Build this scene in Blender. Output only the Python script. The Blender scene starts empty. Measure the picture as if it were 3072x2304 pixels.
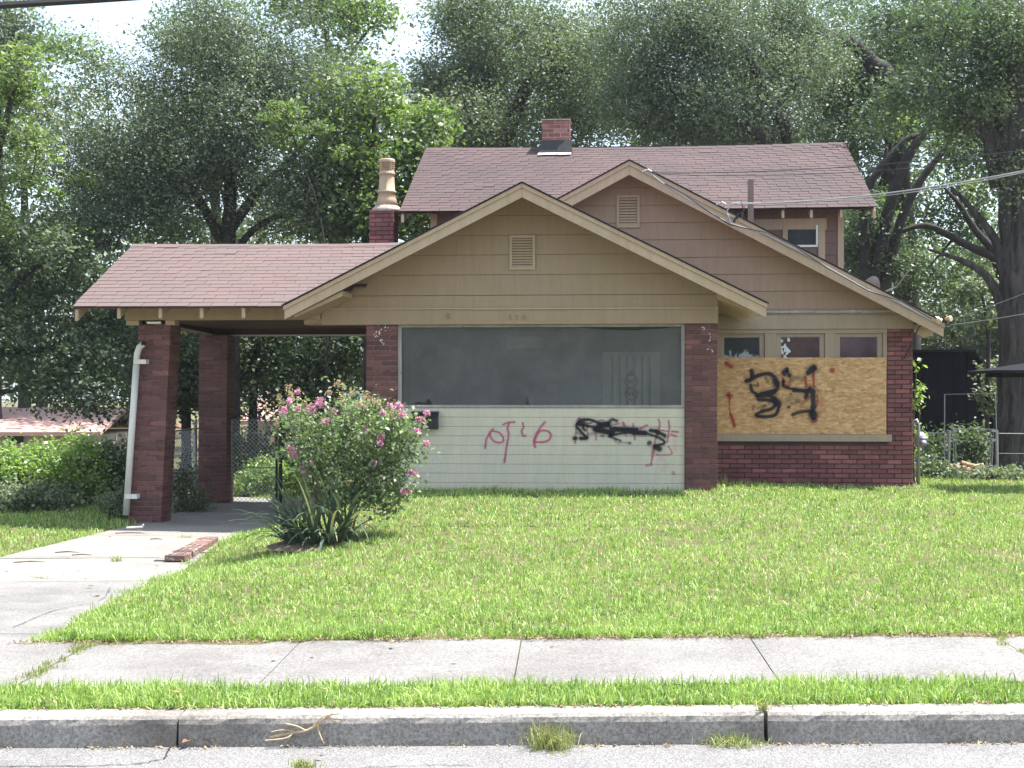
import bpy, math, random
import numpy as np
from mathutils import Vector, Matrix
random.seed(7)
RNG = np.random.default_rng(11)
R = math.radians
sc = bpy.context.scene
col = sc.collection

# ---------------------------------------------------------------- camera, sky, sun, exposure
FPX, CXP, HYP, HCAM, YAW = 4120.0, 1536.0, 1173.0, 1.71, R(4.4)
SN, CS = math.sin(YAW), math.cos(YAW)
cd = bpy.data.cameras.new('camera')
cd.sensor_width = 36.0
cd.lens = FPX / 3072 * 36
cd.shift_y = (HYP - 1152) / 3072
cd.clip_end = 3000
cam = bpy.data.objects.new('camera', cd)
col.objects.link(cam)
cam.location = (0, 0, HCAM)
cam.rotation_euler = (R(90), 0, YAW)
sc.camera = cam

SUNV = Vector((0.42, 0.13, 1.0)).normalized()          # towards the sun
sun_el = math.asin(SUNV.z)
sun_az = math.atan2(SUNV.x, SUNV.y)
w = bpy.data.worlds.new('World')
sc.world = w
w.use_nodes = True
nt = w.node_tree
nt.nodes.clear()
wo = nt.nodes.new('ShaderNodeOutputWorld')
bg = nt.nodes.new('ShaderNodeBackground')
sky = nt.nodes.new('ShaderNodeTexSky')
sky.sky_type = 'NISHITA'
sky.sun_disc = False
sky.sun_elevation = sun_el
sky.sun_rotation = sun_az
sky.air_density = 1.0
sky.dust_density = 2.0
sky.ozone_density = 1.0
tc = nt.nodes.new('ShaderNodeTexCoord')
mp = nt.nodes.new('ShaderNodeMapping')
mp.inputs['Scale'].default_value = (1.0, 1.0, 2.2)
cn = nt.nodes.new('ShaderNodeTexNoise')
cn.inputs['Scale'].default_value = 2.6
cn.inputs['Detail'].default_value = 7
cn.inputs['Roughness'].default_value = 0.6
cr = nt.nodes.new('ShaderNodeValToRGB')
cr.color_ramp.elements[0].position = 0.36
cr.color_ramp.elements[0].color = (0.20, 0.20, 0.20, 1)
cr.color_ramp.elements[1].position = 0.66
cr.color_ramp.elements[1].color = (0.85, 0.85, 0.85, 1)
mx = nt.nodes.new('ShaderNodeMixRGB')
mx.inputs['Color2'].default_value = (3.15, 3.6, 4.05, 1)
nt.links.new(tc.outputs['Generated'], mp.inputs['Vector'])
nt.links.new(mp.outputs['Vector'], cn.inputs['Vector'])
nt.links.new(cn.outputs['Fac'], cr.inputs['Fac'])
nt.links.new(cr.outputs['Color'], mx.inputs['Fac'])
nt.links.new(sky.outputs['Color'], mx.inputs['Color1'])
nt.links.new(mx.outputs['Color'], bg.inputs['Color'])
bg.inputs['Strength'].default_value = 0.118
nt.links.new(bg.outputs['Background'], wo.inputs['Surface'])

sl = bpy.data.lights.new('sun', 'SUN')
sl.energy = 3.7
sl.angle = R(0.53)
sl.color = (1.0, 0.97, 0.93)
so = bpy.data.objects.new('sun', sl)
col.objects.link(so)
so.rotation_euler = (-SUNV).to_track_quat('-Z', 'Y').to_euler()
so.location = (6, 6, 30)
sc.view_settings.view_transform = 'Standard'
sc.view_settings.look = 'None'
sc.view_settings.gamma = 1.0
sc.view_settings.use_curve_mapping = False
sc.view_settings.exposure = 1.85
sc.cycles.max_bounces = 6
sc.cycles.diffuse_bounces = 3
sc.cycles.glossy_bounces = 2
sc.cycles.transmission_bounces = 3
sc.cycles.transparent_max_bounces = 12

# ---------------------------------------------------------------- helpers: measuring
def at(u, v, Y):
    """world point on the upright plane at distance Y that photo position (u, v) was measured on"""
    t = (u - CXP) / FPX
    d = Y / (t * SN + CS)
    r = t * d
    return Vector((r * CS - d * SN, Y, HCAM + (HYP - v) / FPX * d))
def gnd(u, v, z):
    d = (HCAM - z) * FPX / (v - HYP)
    r = (u - CXP) / FPX * d
    return Vector((r * CS - d * SN, r * SN + d * CS, z))

# ---------------------------------------------------------------- helpers: objects
WL = {}
def tag(o, label=None, cat=None, group=None, kind=None):
    if label: o['label'] = label
    if cat: o['category'] = cat
    if group: o['group'] = group
    if kind: o['kind'] = kind
    return o
def place(o, parent=None, wloc=(0, 0, 0)):
    col.objects.link(o)
    wl = Vector(wloc)
    WL[o] = wl
    if parent is not None:
        o.parent = parent
        o.location = wl - WL[parent]
    else:
        o.location = wl
    return o
def empty(name, loc, label=None, cat=None, group=None):
    o = bpy.data.objects.new(name, None)
    o.empty_display_size = 0.2
    place(o, None, loc)
    return tag(o, label, cat, group)

class MB:
    def __init__(s):
        s.v, s.f, s.r = [], [], []
    def add(s, vs, fs, rnd=None):
        n = len(s.v)
        rnd = random.random() if rnd is None else rnd
        s.v.extend([tuple(p) for p in vs])
        for f in fs:
            s.f.append(tuple(i + n for i in f)); s.r.append(rnd)
        return s
    def box(s, x0, x1, y0, y1, z0, z1, rnd=None):
        return s.add([(x0,y0,z0),(x1,y0,z0),(x1,y1,z0),(x0,y1,z0),(x0,y0,z1),(x1,y0,z1),(x1,y1,z1),(x0,y1,z1)],
                     [(0,3,2,1),(4,5,6,7),(0,1,5,4),(1,2,6,5),(2,3,7,6),(3,0,4,7)], rnd)
    def prism(s, poly, y0, y1, lap=0.0, rnd=None):
        """polygon in x,z extruded along y; lap pushes the lowest points forward"""
        n = len(poly)
        zmin = min(p[1] for p in poly); zmax = max(p[1] for p in poly)
        fr = [(x, y0 - lap * (1 - (z - zmin) / max(1e-6, zmax - zmin)), z) for x, z in poly]
        bk = [(x, y1, z) for x, z in poly]
        return s.add(fr + bk, [tuple(range(n)), tuple(range(2*n-1, n-1, -1))] +
                     [(i, i+n, (i+1) % n + n, (i+1) % n) for i in range(n)], rnd)
    def prismx(s, poly, x0, x1, rnd=None):
        n = len(poly)
        a = [(x0, y, z) for y, z in poly]; b = [(x1, y, z) for y, z in poly]
        return s.add(a + b, [tuple(range(n)), tuple(range(2*n-1, n-1, -1))] +
                     [(i, i+n, (i+1) % n + n, (i+1) % n) for i in range(n)], rnd)
    def prismz(s, poly, z0, z1, rnd=None):
        n = len(poly)
        a = [(x, y, z0) for x, y in poly]; b = [(x, y, z1) for x, y in poly]
        return s.add(a + b, [tuple(range(n-1, -1, -1)), tuple(range(n, 2*n))] +
                     [(i, (i+1) % n, (i+1) % n + n, i+n) for i in range(n)], rnd)
    def tube(s, pts, rad, n=6, rnd=None, cap=True):
        pts = [Vector(p) for p in pts]
        if not hasattr(rad, '__len__'): rad = [rad] * len(pts)
        vs, fs = [], []
        prev = None
        for i, p in enumerate(pts):
            t = (pts[min(i+1, len(pts)-1)] - pts[max(i-1, 0)])
            t = t.normalized() if t.length > 1e-9 else Vector((0,0,1))
            if prev is None:
                a = t.orthogonal().normalized()
            else:
                a = prev - t * prev.dot(t)
                a = a.normalized() if a.length > 1e-6 else t.orthogonal().normalized()
            prev = a
            b = t.cross(a)
            for k in range(n):
                an = 2 * math.pi * k / n
                vs.append(p + (a * math.cos(an) + b * math.sin(an)) * rad[i])
        for i in range(len(pts) - 1):
            for k in range(n):
                fs.append((i*n+k, i*n+(k+1) % n, (i+1)*n+(k+1) % n, (i+1)*n+k))
        if cap:
            fs.append(tuple(range(n-1, -1, -1))); fs.append(tuple(range((len(pts)-1)*n, len(pts)*n)))
        return s.add(vs, fs, rnd)
    def lathe(s, c, prof, n=14, rnd=None):
        vs, fs = [], []
        for r, z in prof:
            for k in range(n):
                an = 2 * math.pi * k / n
                vs.append((c[0] + r*math.cos(an), c[1] + r*math.sin(an), c[2] + z))
        for i in range(len(prof) - 1):
            for k in range(n):
                fs.append((i*n+k, i*n+(k+1) % n, (i+1)*n+(k+1) % n, (i+1)*n+k))
        fs.append(tuple(range(n-1, -1, -1))); fs.append(tuple(range((len(prof)-1)*n, len(prof)*n)))
        return s.add(vs, fs, rnd)
    def blob(s, c, r, n=7, m=5, jit=0.15, sq=(1,1,1), rnd=None):
        vs, fs = [], []
        for i in range(m + 1):
            th = math.pi * i / m
            for k in range(n):
                ph = 2 * math.pi * k / n
                q = r * (1 + random.uniform(-jit, jit))
                vs.append((c[0]+sq[0]*q*math.sin(th)*math.cos(ph), c[1]+sq[1]*q*math.sin(th)*math.sin(ph), c[2]+sq[2]*q*math.cos(th)))
        for i in range(m):
            for k in range(n):
                fs.append((i*n+k, (i+1)*n+k, (i+1)*n+(k+1) % n, i*n+(k+1) % n))
        return s.add(vs, fs, rnd)
    def mesh(s, name, mat, smooth=False):
        me = bpy.data.meshes.new(name)
        me.from_pydata(s.v, [], s.f)
        at_ = me.attributes.new('rnd', 'FLOAT', 'FACE')
        at_.data.foreach_set('value', s.r)
        if mat: me.materials.append(mat)
        if smooth: me.shade_smooth()
        me.update()
        return me
    def build(s, name, mat, parent=None, smooth=False, wloc=(0,0,0)):
        o = bpy.data.objects.new(name, s.mesh(name, mat, smooth))
        return place(o, parent, wloc)

def bevelbox(lx, ly, lz, b=0.006):
    """chamfered brick centred on the origin, 26 faces"""
    x, y, z = lx/2, ly/2, lz/2
    V, idx = [], {}
    for sx in (-1,1):
        for sy in (-1,1):
            for sz in (-1,1):
                for ax in range(3):
                    p = [sx*x, sy*y, sz*z]
                    for k in range(3):
                        if k != ax: p[k] -= (sx,sy,sz)[k]*b
                    idx[(sx,sy,sz,ax)] = len(V); V.append(tuple(p))
    Fs = []
    for ax in range(3):
        o = [k for k in range(3) if k != ax]
        for s_ in (-1,1):
            q = []
            for a,b2 in ((-1,-1),(1,-1),(1,1),(-1,1)):
                sg = [0,0,0]; sg[ax]=s_; sg[o[0]]=a; sg[o[1]]=b2
                q.append(idx[(sg[0],sg[1],sg[2],ax)])
            Fs.append(tuple(q))
    for ax in range(3):                      # edges parallel to ax
        o = [k for k in range(3) if k != ax]
        for a in (-1,1):
            for b2 in (-1,1):
                q = []
                for s_ in (-1,1):
                    sg = [0,0,0]; sg[ax]=s_; sg[o[0]]=a; sg[o[1]]=b2
                    q.append((idx[(sg[0],sg[1],sg[2],o[0])], idx[(sg[0],sg[1],sg[2],o[1])]))
                Fs.append((q[0][0], q[0][1], q[1][1], q[1][0]))
    for sx in (-1,1):
        for sy in (-1,1):
            for sz in (-1,1):
                Fs.append(tuple(idx[(sx,sy,sz,k)] for k in range(3)))
    return V, Fs

def npmesh(name, verts, faces_flat, nper, rnd, mat, extra=None, smooth=False):
    """fast mesh from numpy: faces all with nper corners"""
    me = bpy.data.meshes.new(name)
    nv, nf = len(verts), len(faces_flat) // nper
    me.vertices.add(nv); me.loops.add(nf*nper); me.polygons.add(nf)
    me.vertices.foreach_set('co', np.ascontiguousarray(verts, dtype=np.float32).ravel())
    me.loops.foreach_set('vertex_index', np.ascontiguousarray(faces_flat, dtype=np.int32))
    me.polygons.foreach_set('loop_start', np.arange(0, nf*nper, nper, dtype=np.int32))
    me.polygons.foreach_set('loop_total', np.full(nf, nper, dtype=np.int32))
    a = me.attributes.new('rnd', 'FLOAT', 'FACE')
    a.data.foreach_set('value', np.ascontiguousarray(rnd, dtype=np.float32))
    me.materials.append(mat)
    me.update(calc_edges=True)
    if smooth: me.shade_smooth()
    return me

# ---------------------------------------------------------------- materials
def newmat(name):
    m = bpy.data.materials.new(name); m.use_nodes = True
    n = m.node_tree
    b = n.nodes['Principled BSDF']
    return m, n, b
def node(n, t, **k):
    x = n.nodes.new(t)
    for a, b in k.items(): setattr(x, a, b)
    return x
def ramp(n, stops):
    r = n.nodes.new('ShaderNodeValToRGB')
    e = r.color_ramp.elements
    while len(e) > 1: e.remove(e[-1])
    e[0].position = stops[0][0]; e[0].color = (*stops[0][1], 1)
    for p, c in stops[1:]:
        q = e.new(p); q.color = (*c, 1)
    return r
def noise(n, scale, detail=4, rough=0.6, vec=None, dist=0):
    x = n.nodes.new('ShaderNodeTexNoise')
    x.inputs['Scale'].default_value = scale; x.inputs['Detail'].default_value = detail
    x.inputs['Roughness'].default_value = rough; x.inputs['Distortion'].default_value = dist
    if vec is not None: n.links.new(vec, x.inputs['Vector'])
    return x
def pos(n, sx=1, sy=1, sz=1):
    g = n.nodes.new('ShaderNodeNewGeometry')
    if (sx, sy, sz) == (1, 1, 1): return g.outputs['Position']
    m = n.nodes.new('ShaderNodeMapping'); m.inputs['Scale'].default_value = (sx, sy, sz)
    n.links.new(g.outputs['Position'], m.inputs['Vector'])
    return m.outputs['Vector']
def rndval(n):
    a = n.nodes.new('ShaderNodeAttribute'); a.attribute_name = 'rnd'
    o = n.nodes.new('ShaderNodeObjectInfo')
    m = n.nodes.new('ShaderNodeMath'); m.operation = 'ADD'
    f = n.nodes.new('ShaderNodeMath'); f.operation = 'FRACT'
    n.links.new(a.outputs['Fac'], m.inputs[0]); n.links.new(o.outputs['Random'], m.inputs[1])
    n.links.new(m.outputs[0], f.inputs[0])
    return f.outputs[0]
def mixc(n, fac, a, b, mode='MIX'):
    m = n.nodes.new('ShaderNodeMixRGB'); m.blend_type = mode
    for s_, v in (('Fac', fac), ('Color1', a), ('Color2', b)):
        if isinstance(v, (int, float)): m.inputs[s_].default_value = v
        elif isinstance(v, tuple): m.inputs[s_].default_value = (*v, 1)
        else: n.links.new(v, m.inputs[s_])
    return m.outputs['Color']
def bump(n, b, h, strength=0.4, dist=0.01):
    x = n.nodes.new('ShaderNodeBump'); x.inputs['Strength'].default_value = strength; x.inputs['Distance'].default_value = dist
    n.links.new(h, x.inputs['Height']); n.links.new(x.outputs['Normal'], b.inputs['Normal'])

def simple(name, c, rough=0.6, metal=0.0, var=0.15, scale=6.0, spec=0.4, bmp=0.0):
    m, n, b = newmat(name)
    nz = noise(n, scale, 5, 0.65, pos(n))
    lo = tuple(x*(1-var) for x in c); hi = tuple(min(1, x*(1+var)) for x in c)
    r = ramp(n, [(0.3, lo), (0.7, hi)])
    n.links.new(nz.outputs['Fac'], r.inputs['Fac'])
    n.links.new(r.outputs['Color'], b.inputs['Base Color'])
    b.inputs['Roughness'].default_value = rough; b.inputs['Metallic'].default_value = metal
    b.inputs['Specular IOR Level'].default_value = spec
    if bmp:
        n2 = noise(n, scale*8, 3, 0.6, pos(n)); bump(n, b, n2.outputs['Fac'], bmp, 0.006)
    return m

def painted(name, c, c2, rough=0.55, chips=None, streak=0.5, chipamt=0.70):
    """old paint: large faded patches, rain streaks, small chips"""
    m, n, b = newmat(name)
    big = noise(n, 1.3, 4, 0.6, pos(n))
    r = ramp(n, [(0.42, c), (0.72, c2)])
    n.links.new(big.outputs['Fac'], r.inputs['Fac'])
    st = noise(n, 5.0, 5, 0.7, pos(n, 3, 3, 0.35))
    r2 = ramp(n, [(0.35, (0.80, 0.78, 0.76)), (0.62, (1.06, 1.05, 1.03))])
    n.links.new(st.outputs['Fac'], r2.inputs['Fac'])
    cc = mixc(n, streak, r.outputs['Color'], r2.outputs['Color'], 'MULTIPLY')
    fine = noise(n, 60, 3, 0.7, pos(n))
    r4 = ramp(n, [(0.3, (0.90, 0.90, 0.90)), (0.7, (1.07, 1.07, 1.07))])
    n.links.new(fine.outputs['Fac'], r4.inputs['Fac'])
    cc = mixc(n, 0.8, cc, r4.outputs['Color'], 'MULTIPLY')
    if chips:
        ch = noise(n, 9.0, 8, 0.75, pos(n))
        r3 = ramp(n, [(chipamt, (0, 0, 0)), (chipamt + 0.03, (1, 1, 1))])
        n.links.new(ch.outputs['Fac'], r3.inputs['Fac'])
        cc = mixc(n, r3.outputs['Color'], cc, chips)
    n.links.new(cc, b.inputs['Base Color'])
    b.inputs['Roughness'].default_value = rough
    b.inputs['Specular IOR Level'].default_value = 0.35
    bump(n, b, fine.outputs['Fac'], 0.25, 0.004)
    return m

def brickmat(name, c_lo, c_hi, chips=(0.50, 0.42, 0.40), chipamt=0.70, dark=0.5):
    m, n, b = newmat(name)
    r = ramp(n, [(0.0, c_lo), (0.5, tuple((x+y)/2 for x, y in zip(c_lo, c_hi))), (0.92, c_hi), (1.0, tuple(x*1.3 for x in c_hi))])
    n.links.new(rndval(n), r.inputs['Fac'])
    nz = noise(n, 14, 5, 0.7, pos(n))
    r2 = ramp(n, [(0.3, (0.72, 0.70, 0.70)), (0.7, (1.15, 1.15, 1.15))])
    n.links.new(nz.outputs['Fac'], r2.inputs['Fac'])
    cc = mixc(n, 0.85, r.outputs['Color'], r2.outputs['Color'], 'MULTIPLY')
    lg = noise(n, 1.1, 3, 0.6, pos(n))
    r5 = ramp(n, [(0.35, (0.74, 0.72, 0.74)), (0.65, (1.1, 1.08, 1.06))])
    n.links.new(lg.outputs['Fac'], r5.inputs['Fac'])
    cc = mixc(n, dark, cc, r5.outputs['Color'], 'MULTIPLY')
    ch = noise(n, 7.0, 9, 0.8, pos(n))
    r3 = ramp(n, [(chipamt, (0, 0, 0)), (chipamt+0.02, (1, 1, 1))])
    n.links.new(ch.outputs['Fac'], r3.inputs['Fac'])
    cc = mixc(n, r3.outputs['Color'], cc, chips)
    n.links.new(cc, b.inputs['Base Color'])
    b.inputs['Roughness'].default_value = 0.62
    b.inputs['Specular IOR Level'].default_value = 0.35
    f = noise(n, 90, 3, 0.7, pos(n)); bump(n, b, f.outputs['Fac'], 0.35, 0.005)
    return m

def shinglemat(name, c_lo, c_hi, stain):
    m, n, b = newmat(name)
    r = ramp(n, [(0.0, c_lo), (1.0, c_hi)])
    n.links.new(rndval(n), r.inputs['Fac'])
    gr = noise(n, 130, 2, 0.8, pos(n))
    r2 = ramp(n, [(0.3, (0.70, 0.70, 0.70)), (0.7, (1.25, 1.25, 1.25))])
    n.links.new(gr.outputs['Fac'], r2.inputs['Fac'])
    cc = mixc(n, 0.8, r.outputs['Color'], r2.outputs['Color'], 'MULTIPLY')
    lg = noise(n, 0.9, 6, 0.65, pos(n, 0.8, 1.2, 1))
    r3 = ramp(n, [(0.36, (0, 0, 0)), (0.62, (1, 1, 1))])
    n.links.new(lg.outputs['Fac'], r3.inputs['Fac'])
    cc = mixc(n, r3.outputs['Color'], cc, mixc(n, 0.62, cc, stain))
    n.links.new(cc, b.inputs['Base Color'])
    b.inputs['Roughness'].default_value = 0.85
    b.inputs['Specular IOR Level'].default_value = 0.25
    bump(n, b, gr.outputs['Fac'], 0.5, 0.004)
    return m

def leafmat(name, cols, trans, tmix=0.35, rough=0.42, spec=0.5, big=0.25):
    m = bpy.data.materials.new(name); m.use_nodes = True
    n = m.node_tree; n.nodes.remove(n.nodes['Principled BSDF'])
    k = len(cols)
    r = ramp(n, [(i/(k-1), c) for i, c in enumerate(cols)])
    a = n.nodes.new('ShaderNodeAttribute'); a.attribute_name = 'rnd'
    n.links.new(a.outputs['Fac'], r.inputs['Fac'])
    cc = r.outputs['Color']
    d = n.nodes.new('ShaderNodeBsdfDiffuse'); n.links.new(cc, d.inputs['Color'])
    t = n.nodes.new('ShaderNodeBsdfTranslucent')
    n.links.new(mixc(n, 1.0, cc, trans, 'MULTIPLY'), t.inputs['Color'])
    mxs = n.nodes.new('ShaderNodeMixShader'); mxs.inputs['Fac'].default_value = tmix
    n.links.new(d.outputs['BSDF'], mxs.inputs[1]); n.links.new(t.outputs['BSDF'], mxs.inputs[2])
    g = n.nodes.new('ShaderNodeBsdfGlossy'); g.inputs['Roughness'].default_value = rough
    mx2 = n.nodes.new('ShaderNodeMixShader'); mx2.inputs['Fac'].default_value = 0.085*spec
    n.links.new(mxs.outputs['Shader'], mx2.inputs[1]); n.links.new(g.outputs['BSDF'], mx2.inputs[2])
    n.links.new(mx2.outputs['Shader'], n.nodes['Material Output'].inputs['Surface'])
    return m

M = {}
TAN, TAN2 = (0.310, 0.228, 0.138), (0.335, 0.235, 0.158)
M['tan'] = painted('tan_paint', TAN, TAN2, chips=(0.33, 0.20, 0.15), chipamt=0.69)
M['tan_rake'] = painted('rake_paint', (0.41, 0.305, 0.200), (0.43, 0.32, 0.22), chips=(0.25, 0.19, 0.14), chipamt=0.72)
M['rose'] = painted('rosy_tan_paint', (0.312, 0.218, 0.150), (0.322, 0.208, 0.150), chips=(0.30, 0.17, 0.14), chipamt=0.72)
M['rose_rake'] = painted('rosy_rake_paint', (0.41, 0.305, 0.210), (0.40, 0.295, 0.215), chips=(0.25, 0.2, 0.16), chipamt=0.70)
M['cream'] = painted('cream_paint', (0.565, 0.52, 0.40), (0.515, 0.48, 0.385), chips=(0.5, 0.45, 0.36), streak=0.35, chipamt=0.75)
M['sill'] = painted('sill_paint', (0.325, 0.255, 0.185), (0.31, 0.238, 0.175), chips=(0.5, 0.45, 0.4), chipamt=0.66)
M['greywood'] = painted('weathered_wood', (0.30, 0.28, 0.26), (0.42, 0.39, 0.36), chips=(0.16, 0.15, 0.14), chipamt=0.62, streak=0.8)
M['post'] = painted('weathered_post', (0.18, 0.13, 0.12), (0.24, 0.17, 0.15), streak=0.8)
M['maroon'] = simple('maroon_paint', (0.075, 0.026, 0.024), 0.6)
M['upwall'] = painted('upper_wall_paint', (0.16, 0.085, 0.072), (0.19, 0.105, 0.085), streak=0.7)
M['brick'] = brickmat('painted_brick', (0.098, 0.040, 0.037), (0.175, 0.072, 0.064))
M['brick_wing'] = brickmat('painted_brick_wing', (0.125, 0.042, 0.043), (0.225, 0.080, 0.078), chips=(0.42, 0.28, 0.28), chipamt=0.72)
M['brick_raw'] = brickmat('raw_brick', (0.20, 0.068, 0.055), (0.32, 0.12, 0.10), chips=(0.45, 0.4, 0.37), chipamt=0.70)
M['brick_old'] = brickmat('old_dirty_brick', (0.12, 0.072, 0.062), (0.24, 0.135, 0.115), chips=(0.32, 0.28, 0.25), chipamt=0.54)
M['mortar_dark'] = painted('dark_mortar', (0.026, 0.012, 0.013), (0.075, 0.038, 0.038), chips=(0.16, 0.10, 0.10), chipamt=0.62)
M['mortar'] = painted('painted_mortar', (0.15, 0.088, 0.084), (0.25, 0.165, 0.155), chips=(0.03, 0.015, 0.015), chipamt=0.55)
M['mortar_pale'] = simple('pale_mortar', (0.36, 0.30, 0.28), 0.8)
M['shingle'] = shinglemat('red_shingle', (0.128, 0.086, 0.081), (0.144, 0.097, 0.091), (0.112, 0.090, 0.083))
M['shingle_up'] = shinglemat('upper_shingle', (0.080, 0.052, 0.051), (0.094, 0.062, 0.060), (0.053, 0.043, 0.043))  # own darker brown with some tree shade worked into the colour
M['asphalt_edge'] = simple('felt_edge', (0.03, 0.024, 0.023), 0.8)
M['tar'] = simple('roof_tar', (0.018, 0.018, 0.02), 0.45, var=0.4, scale=20, bmp=0.5)
M['white'] = simple('white_paint', (0.75, 0.74, 0.70), 0.5, var=0.08)
M['pvc'] = painted('white_pipe', (0.62, 0.60, 0.54), (0.70, 0.68, 0.63), streak=0.6)
M['dark'] = simple('unlit_dark', (0.02, 0.018, 0.018), 0.8)  # near-black colour standing in for unlit depth
M['inwall'] = simple('porch_interior_paint', (0.42, 0.42, 0.42), 0.7)
M['black'] = simple('black_enamel', (0.012, 0.011, 0.016), 0.35, var=0.3)
M['galv'] = simple('galvanised_steel', (0.30, 0.31, 0.32), 0.5, metal=0.5, var=0.2, scale=20)
M['galv_pale'] = simple('bright_wire', (0.50, 0.51, 0.52), 0.55, metal=0.2, var=0.15)
M['iron'] = simple('dark_iron', (0.035, 0.036, 0.04), 0.5, metal=0.3)
M['cable'] = simple('black_cable', (0.02, 0.02, 0.02), 0.6)
M['cable_grey'] = simple('grey_cable', (0.30, 0.30, 0.31), 0.5)
M['terracotta'] = painted('buff_terracotta', (0.40, 0.29, 0.19), (0.45, 0.33, 0.23), streak=0.7)
M['cap'] = simple('mortar_cap', (0.34, 0.30, 0.26), 0.85, var=0.3, scale=14, bmp=0.4)
M['bark'] = simple('dark_bark', (0.034, 0.029, 0.028), 0.9, var=0.5, scale=7, bmp=0.9)
def barkmat():
    m, n, b = newmat('grey_furrowed_bark')
    a = noise(n, 9, 6, 0.75, pos(n, 1, 1, 0.16), 0.6); r = ramp(n, [(0.36, (0.030, 0.027, 0.027)), (0.52, (0.088, 0.080, 0.078)), (0.7, (0.135, 0.126, 0.12))])
    n.links.new(a.outputs['Fac'], r.inputs['Fac'])
    l = noise(n, 1.4, 4, 0.6, pos(n)); r2 = ramp(n, [(0.3, (0.7, 0.7, 0.72)), (0.7, (1.15, 1.12, 1.08))]); n.links.new(l.outputs['Fac'], r2.inputs['Fac'])
    n.links.new(mixc(n, 1.0, r.outputs['Color'], r2.outputs['Color'], 'MULTIPLY'), b.inputs['Base Color'])
    b.inputs['Roughness'].default_value = 0.95; b.inputs['Specular IOR Level'].default_value = 0.15
    bump(n, b, a.outputs['Fac'], 1.0, 0.05)
    return m
M['bark_big'] = barkmat()
M['lens'] = simple('lamp_lens', (0.45, 0.40, 0.27), 0.4)
M['orange'] = simple('orange_shade', (0.42, 0.22, 0.12), 0.6)
M['dirt'] = simple('brown_mulch', (0.15, 0.11, 0.075), 0.95, var=0.5, scale=25, bmp=0.8)
M['dead'] = simple('dead_leaf_brown', (0.20, 0.11, 0.06), 0.8, var=0.4, scale=30)
M['straw'] = simple('dry_straw', (0.42, 0.32, 0.19), 0.85, var=0.3, scale=30)
M['twig'] = simple('twig_wood', (0.12, 0.085, 0.065), 0.9, var=0.4, scale=30)
M['log'] = simple('cut_log', (0.40, 0.27, 0.17), 0.85, var=0.35, scale=15)
M['shed'] = simple('dark_shed_boards', (0.007, 0.007, 0.011), 0.95, var=0.7, scale=1.5, spec=0.05)
M['pinkroof'] = shinglemat('pale_pink_shingle', (0.42, 0.25, 0.22), (0.50, 0.31, 0.27), (0.36, 0.25, 0.22))
M['farwall'] = simple('far_house_wall', (0.45, 0.38, 0.32), 0.8)
M['greyroof'] = simple('dark_grey_roof', (0.014, 0.015, 0.018), 0.9, spec=0.1)
M['digit'] = painted('painted_digit', (0.31, 0.19, 0.13), (0.36, 0.24, 0.17))
M['sticker'] = simple('pale_sticker', (0.55, 0.58, 0.60), 0.5, var=0.4, scale=60)

# concrete, asphalt, ground, screen, glass, osb
def concretemat(name, lo, hi, stain, scale=1.0, spots=True):
    m, n, b = newmat(name)
    a = noise(n, 1.1*scale, 7, 0.7, pos(n)); r = ramp(n, [(0.34, lo), (0.66, hi)])
    n.links.new(a.outputs['Fac'], r.inputs['Fac'])
    g = noise(n, 55, 4, 0.75, pos(n)); r2 = ramp(n, [(0.36, (0.52, 0.52, 0.52)), (0.64, (1.30, 1.30, 1.30))])
    n.links.new(g.outputs['Fac'], r2.inputs['Fac'])
    cc = mixc(n, 0.8, r.outputs['Color'], r2.outputs['Color'], 'MULTIPLY')
    v = n.nodes.new('ShaderNodeTexVoronoi'); v.inputs['Scale'].default_value = 75
    n.links.new(pos(n), v.inputs['Vector'])
    r6 = ramp(n, [(0.10, (0.58, 0.57, 0.56)), (0.42, (1.12, 1.12, 1.12))])
    n.links.new(v.outputs['Distance'], r6.inputs['Fac'])
    cc = mixc(n, 0.75, cc, r6.outputs['Color'], 'MULTIPLY')
    s = noise(n, 0.7, 8, 0.75, pos(n, 1, 1.8, 1)); r3 = ramp(n, [(0.52, (0, 0, 0)), (0.72, (0.8, 0.8, 0.8))])
    n.links.new(s.outputs['Fac'], r3.inputs['Fac'])
    cc = mixc(n, r3.outputs['Color'], cc, stain)
    n.links.new(cc, b.inputs['Base Color'])
    b.inputs['Roughness'].default_value = 0.9; b.inputs['Specular IOR Level'].default_value = 0.2
    bump(n, b, g.outputs['Fac'], 0.5, 0.006)
    return m
M['walk'] = concretemat('sidewalk_concrete', (0.150, 0.142, 0.134), (0.222, 0.210, 0.198), (0.112, 0.106, 0.10))
M['drive_pale'] = concretemat('pale_driveway_concrete', (0.200, 0.187, 0.168), (0.272, 0.256, 0.228), (0.145, 0.135, 0.12), 0.9)
M['drive'] = concretemat('driveway_concrete', (0.145, 0.139, 0.133), (0.225, 0.214, 0.202), (0.105, 0.102, 0.10), 0.9)
M['kerb'] = concretemat('kerb_concrete', (0.195, 0.178, 0.158), (0.30, 0.278, 0.252), (0.095, 0.084, 0.074), 2.6)
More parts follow.
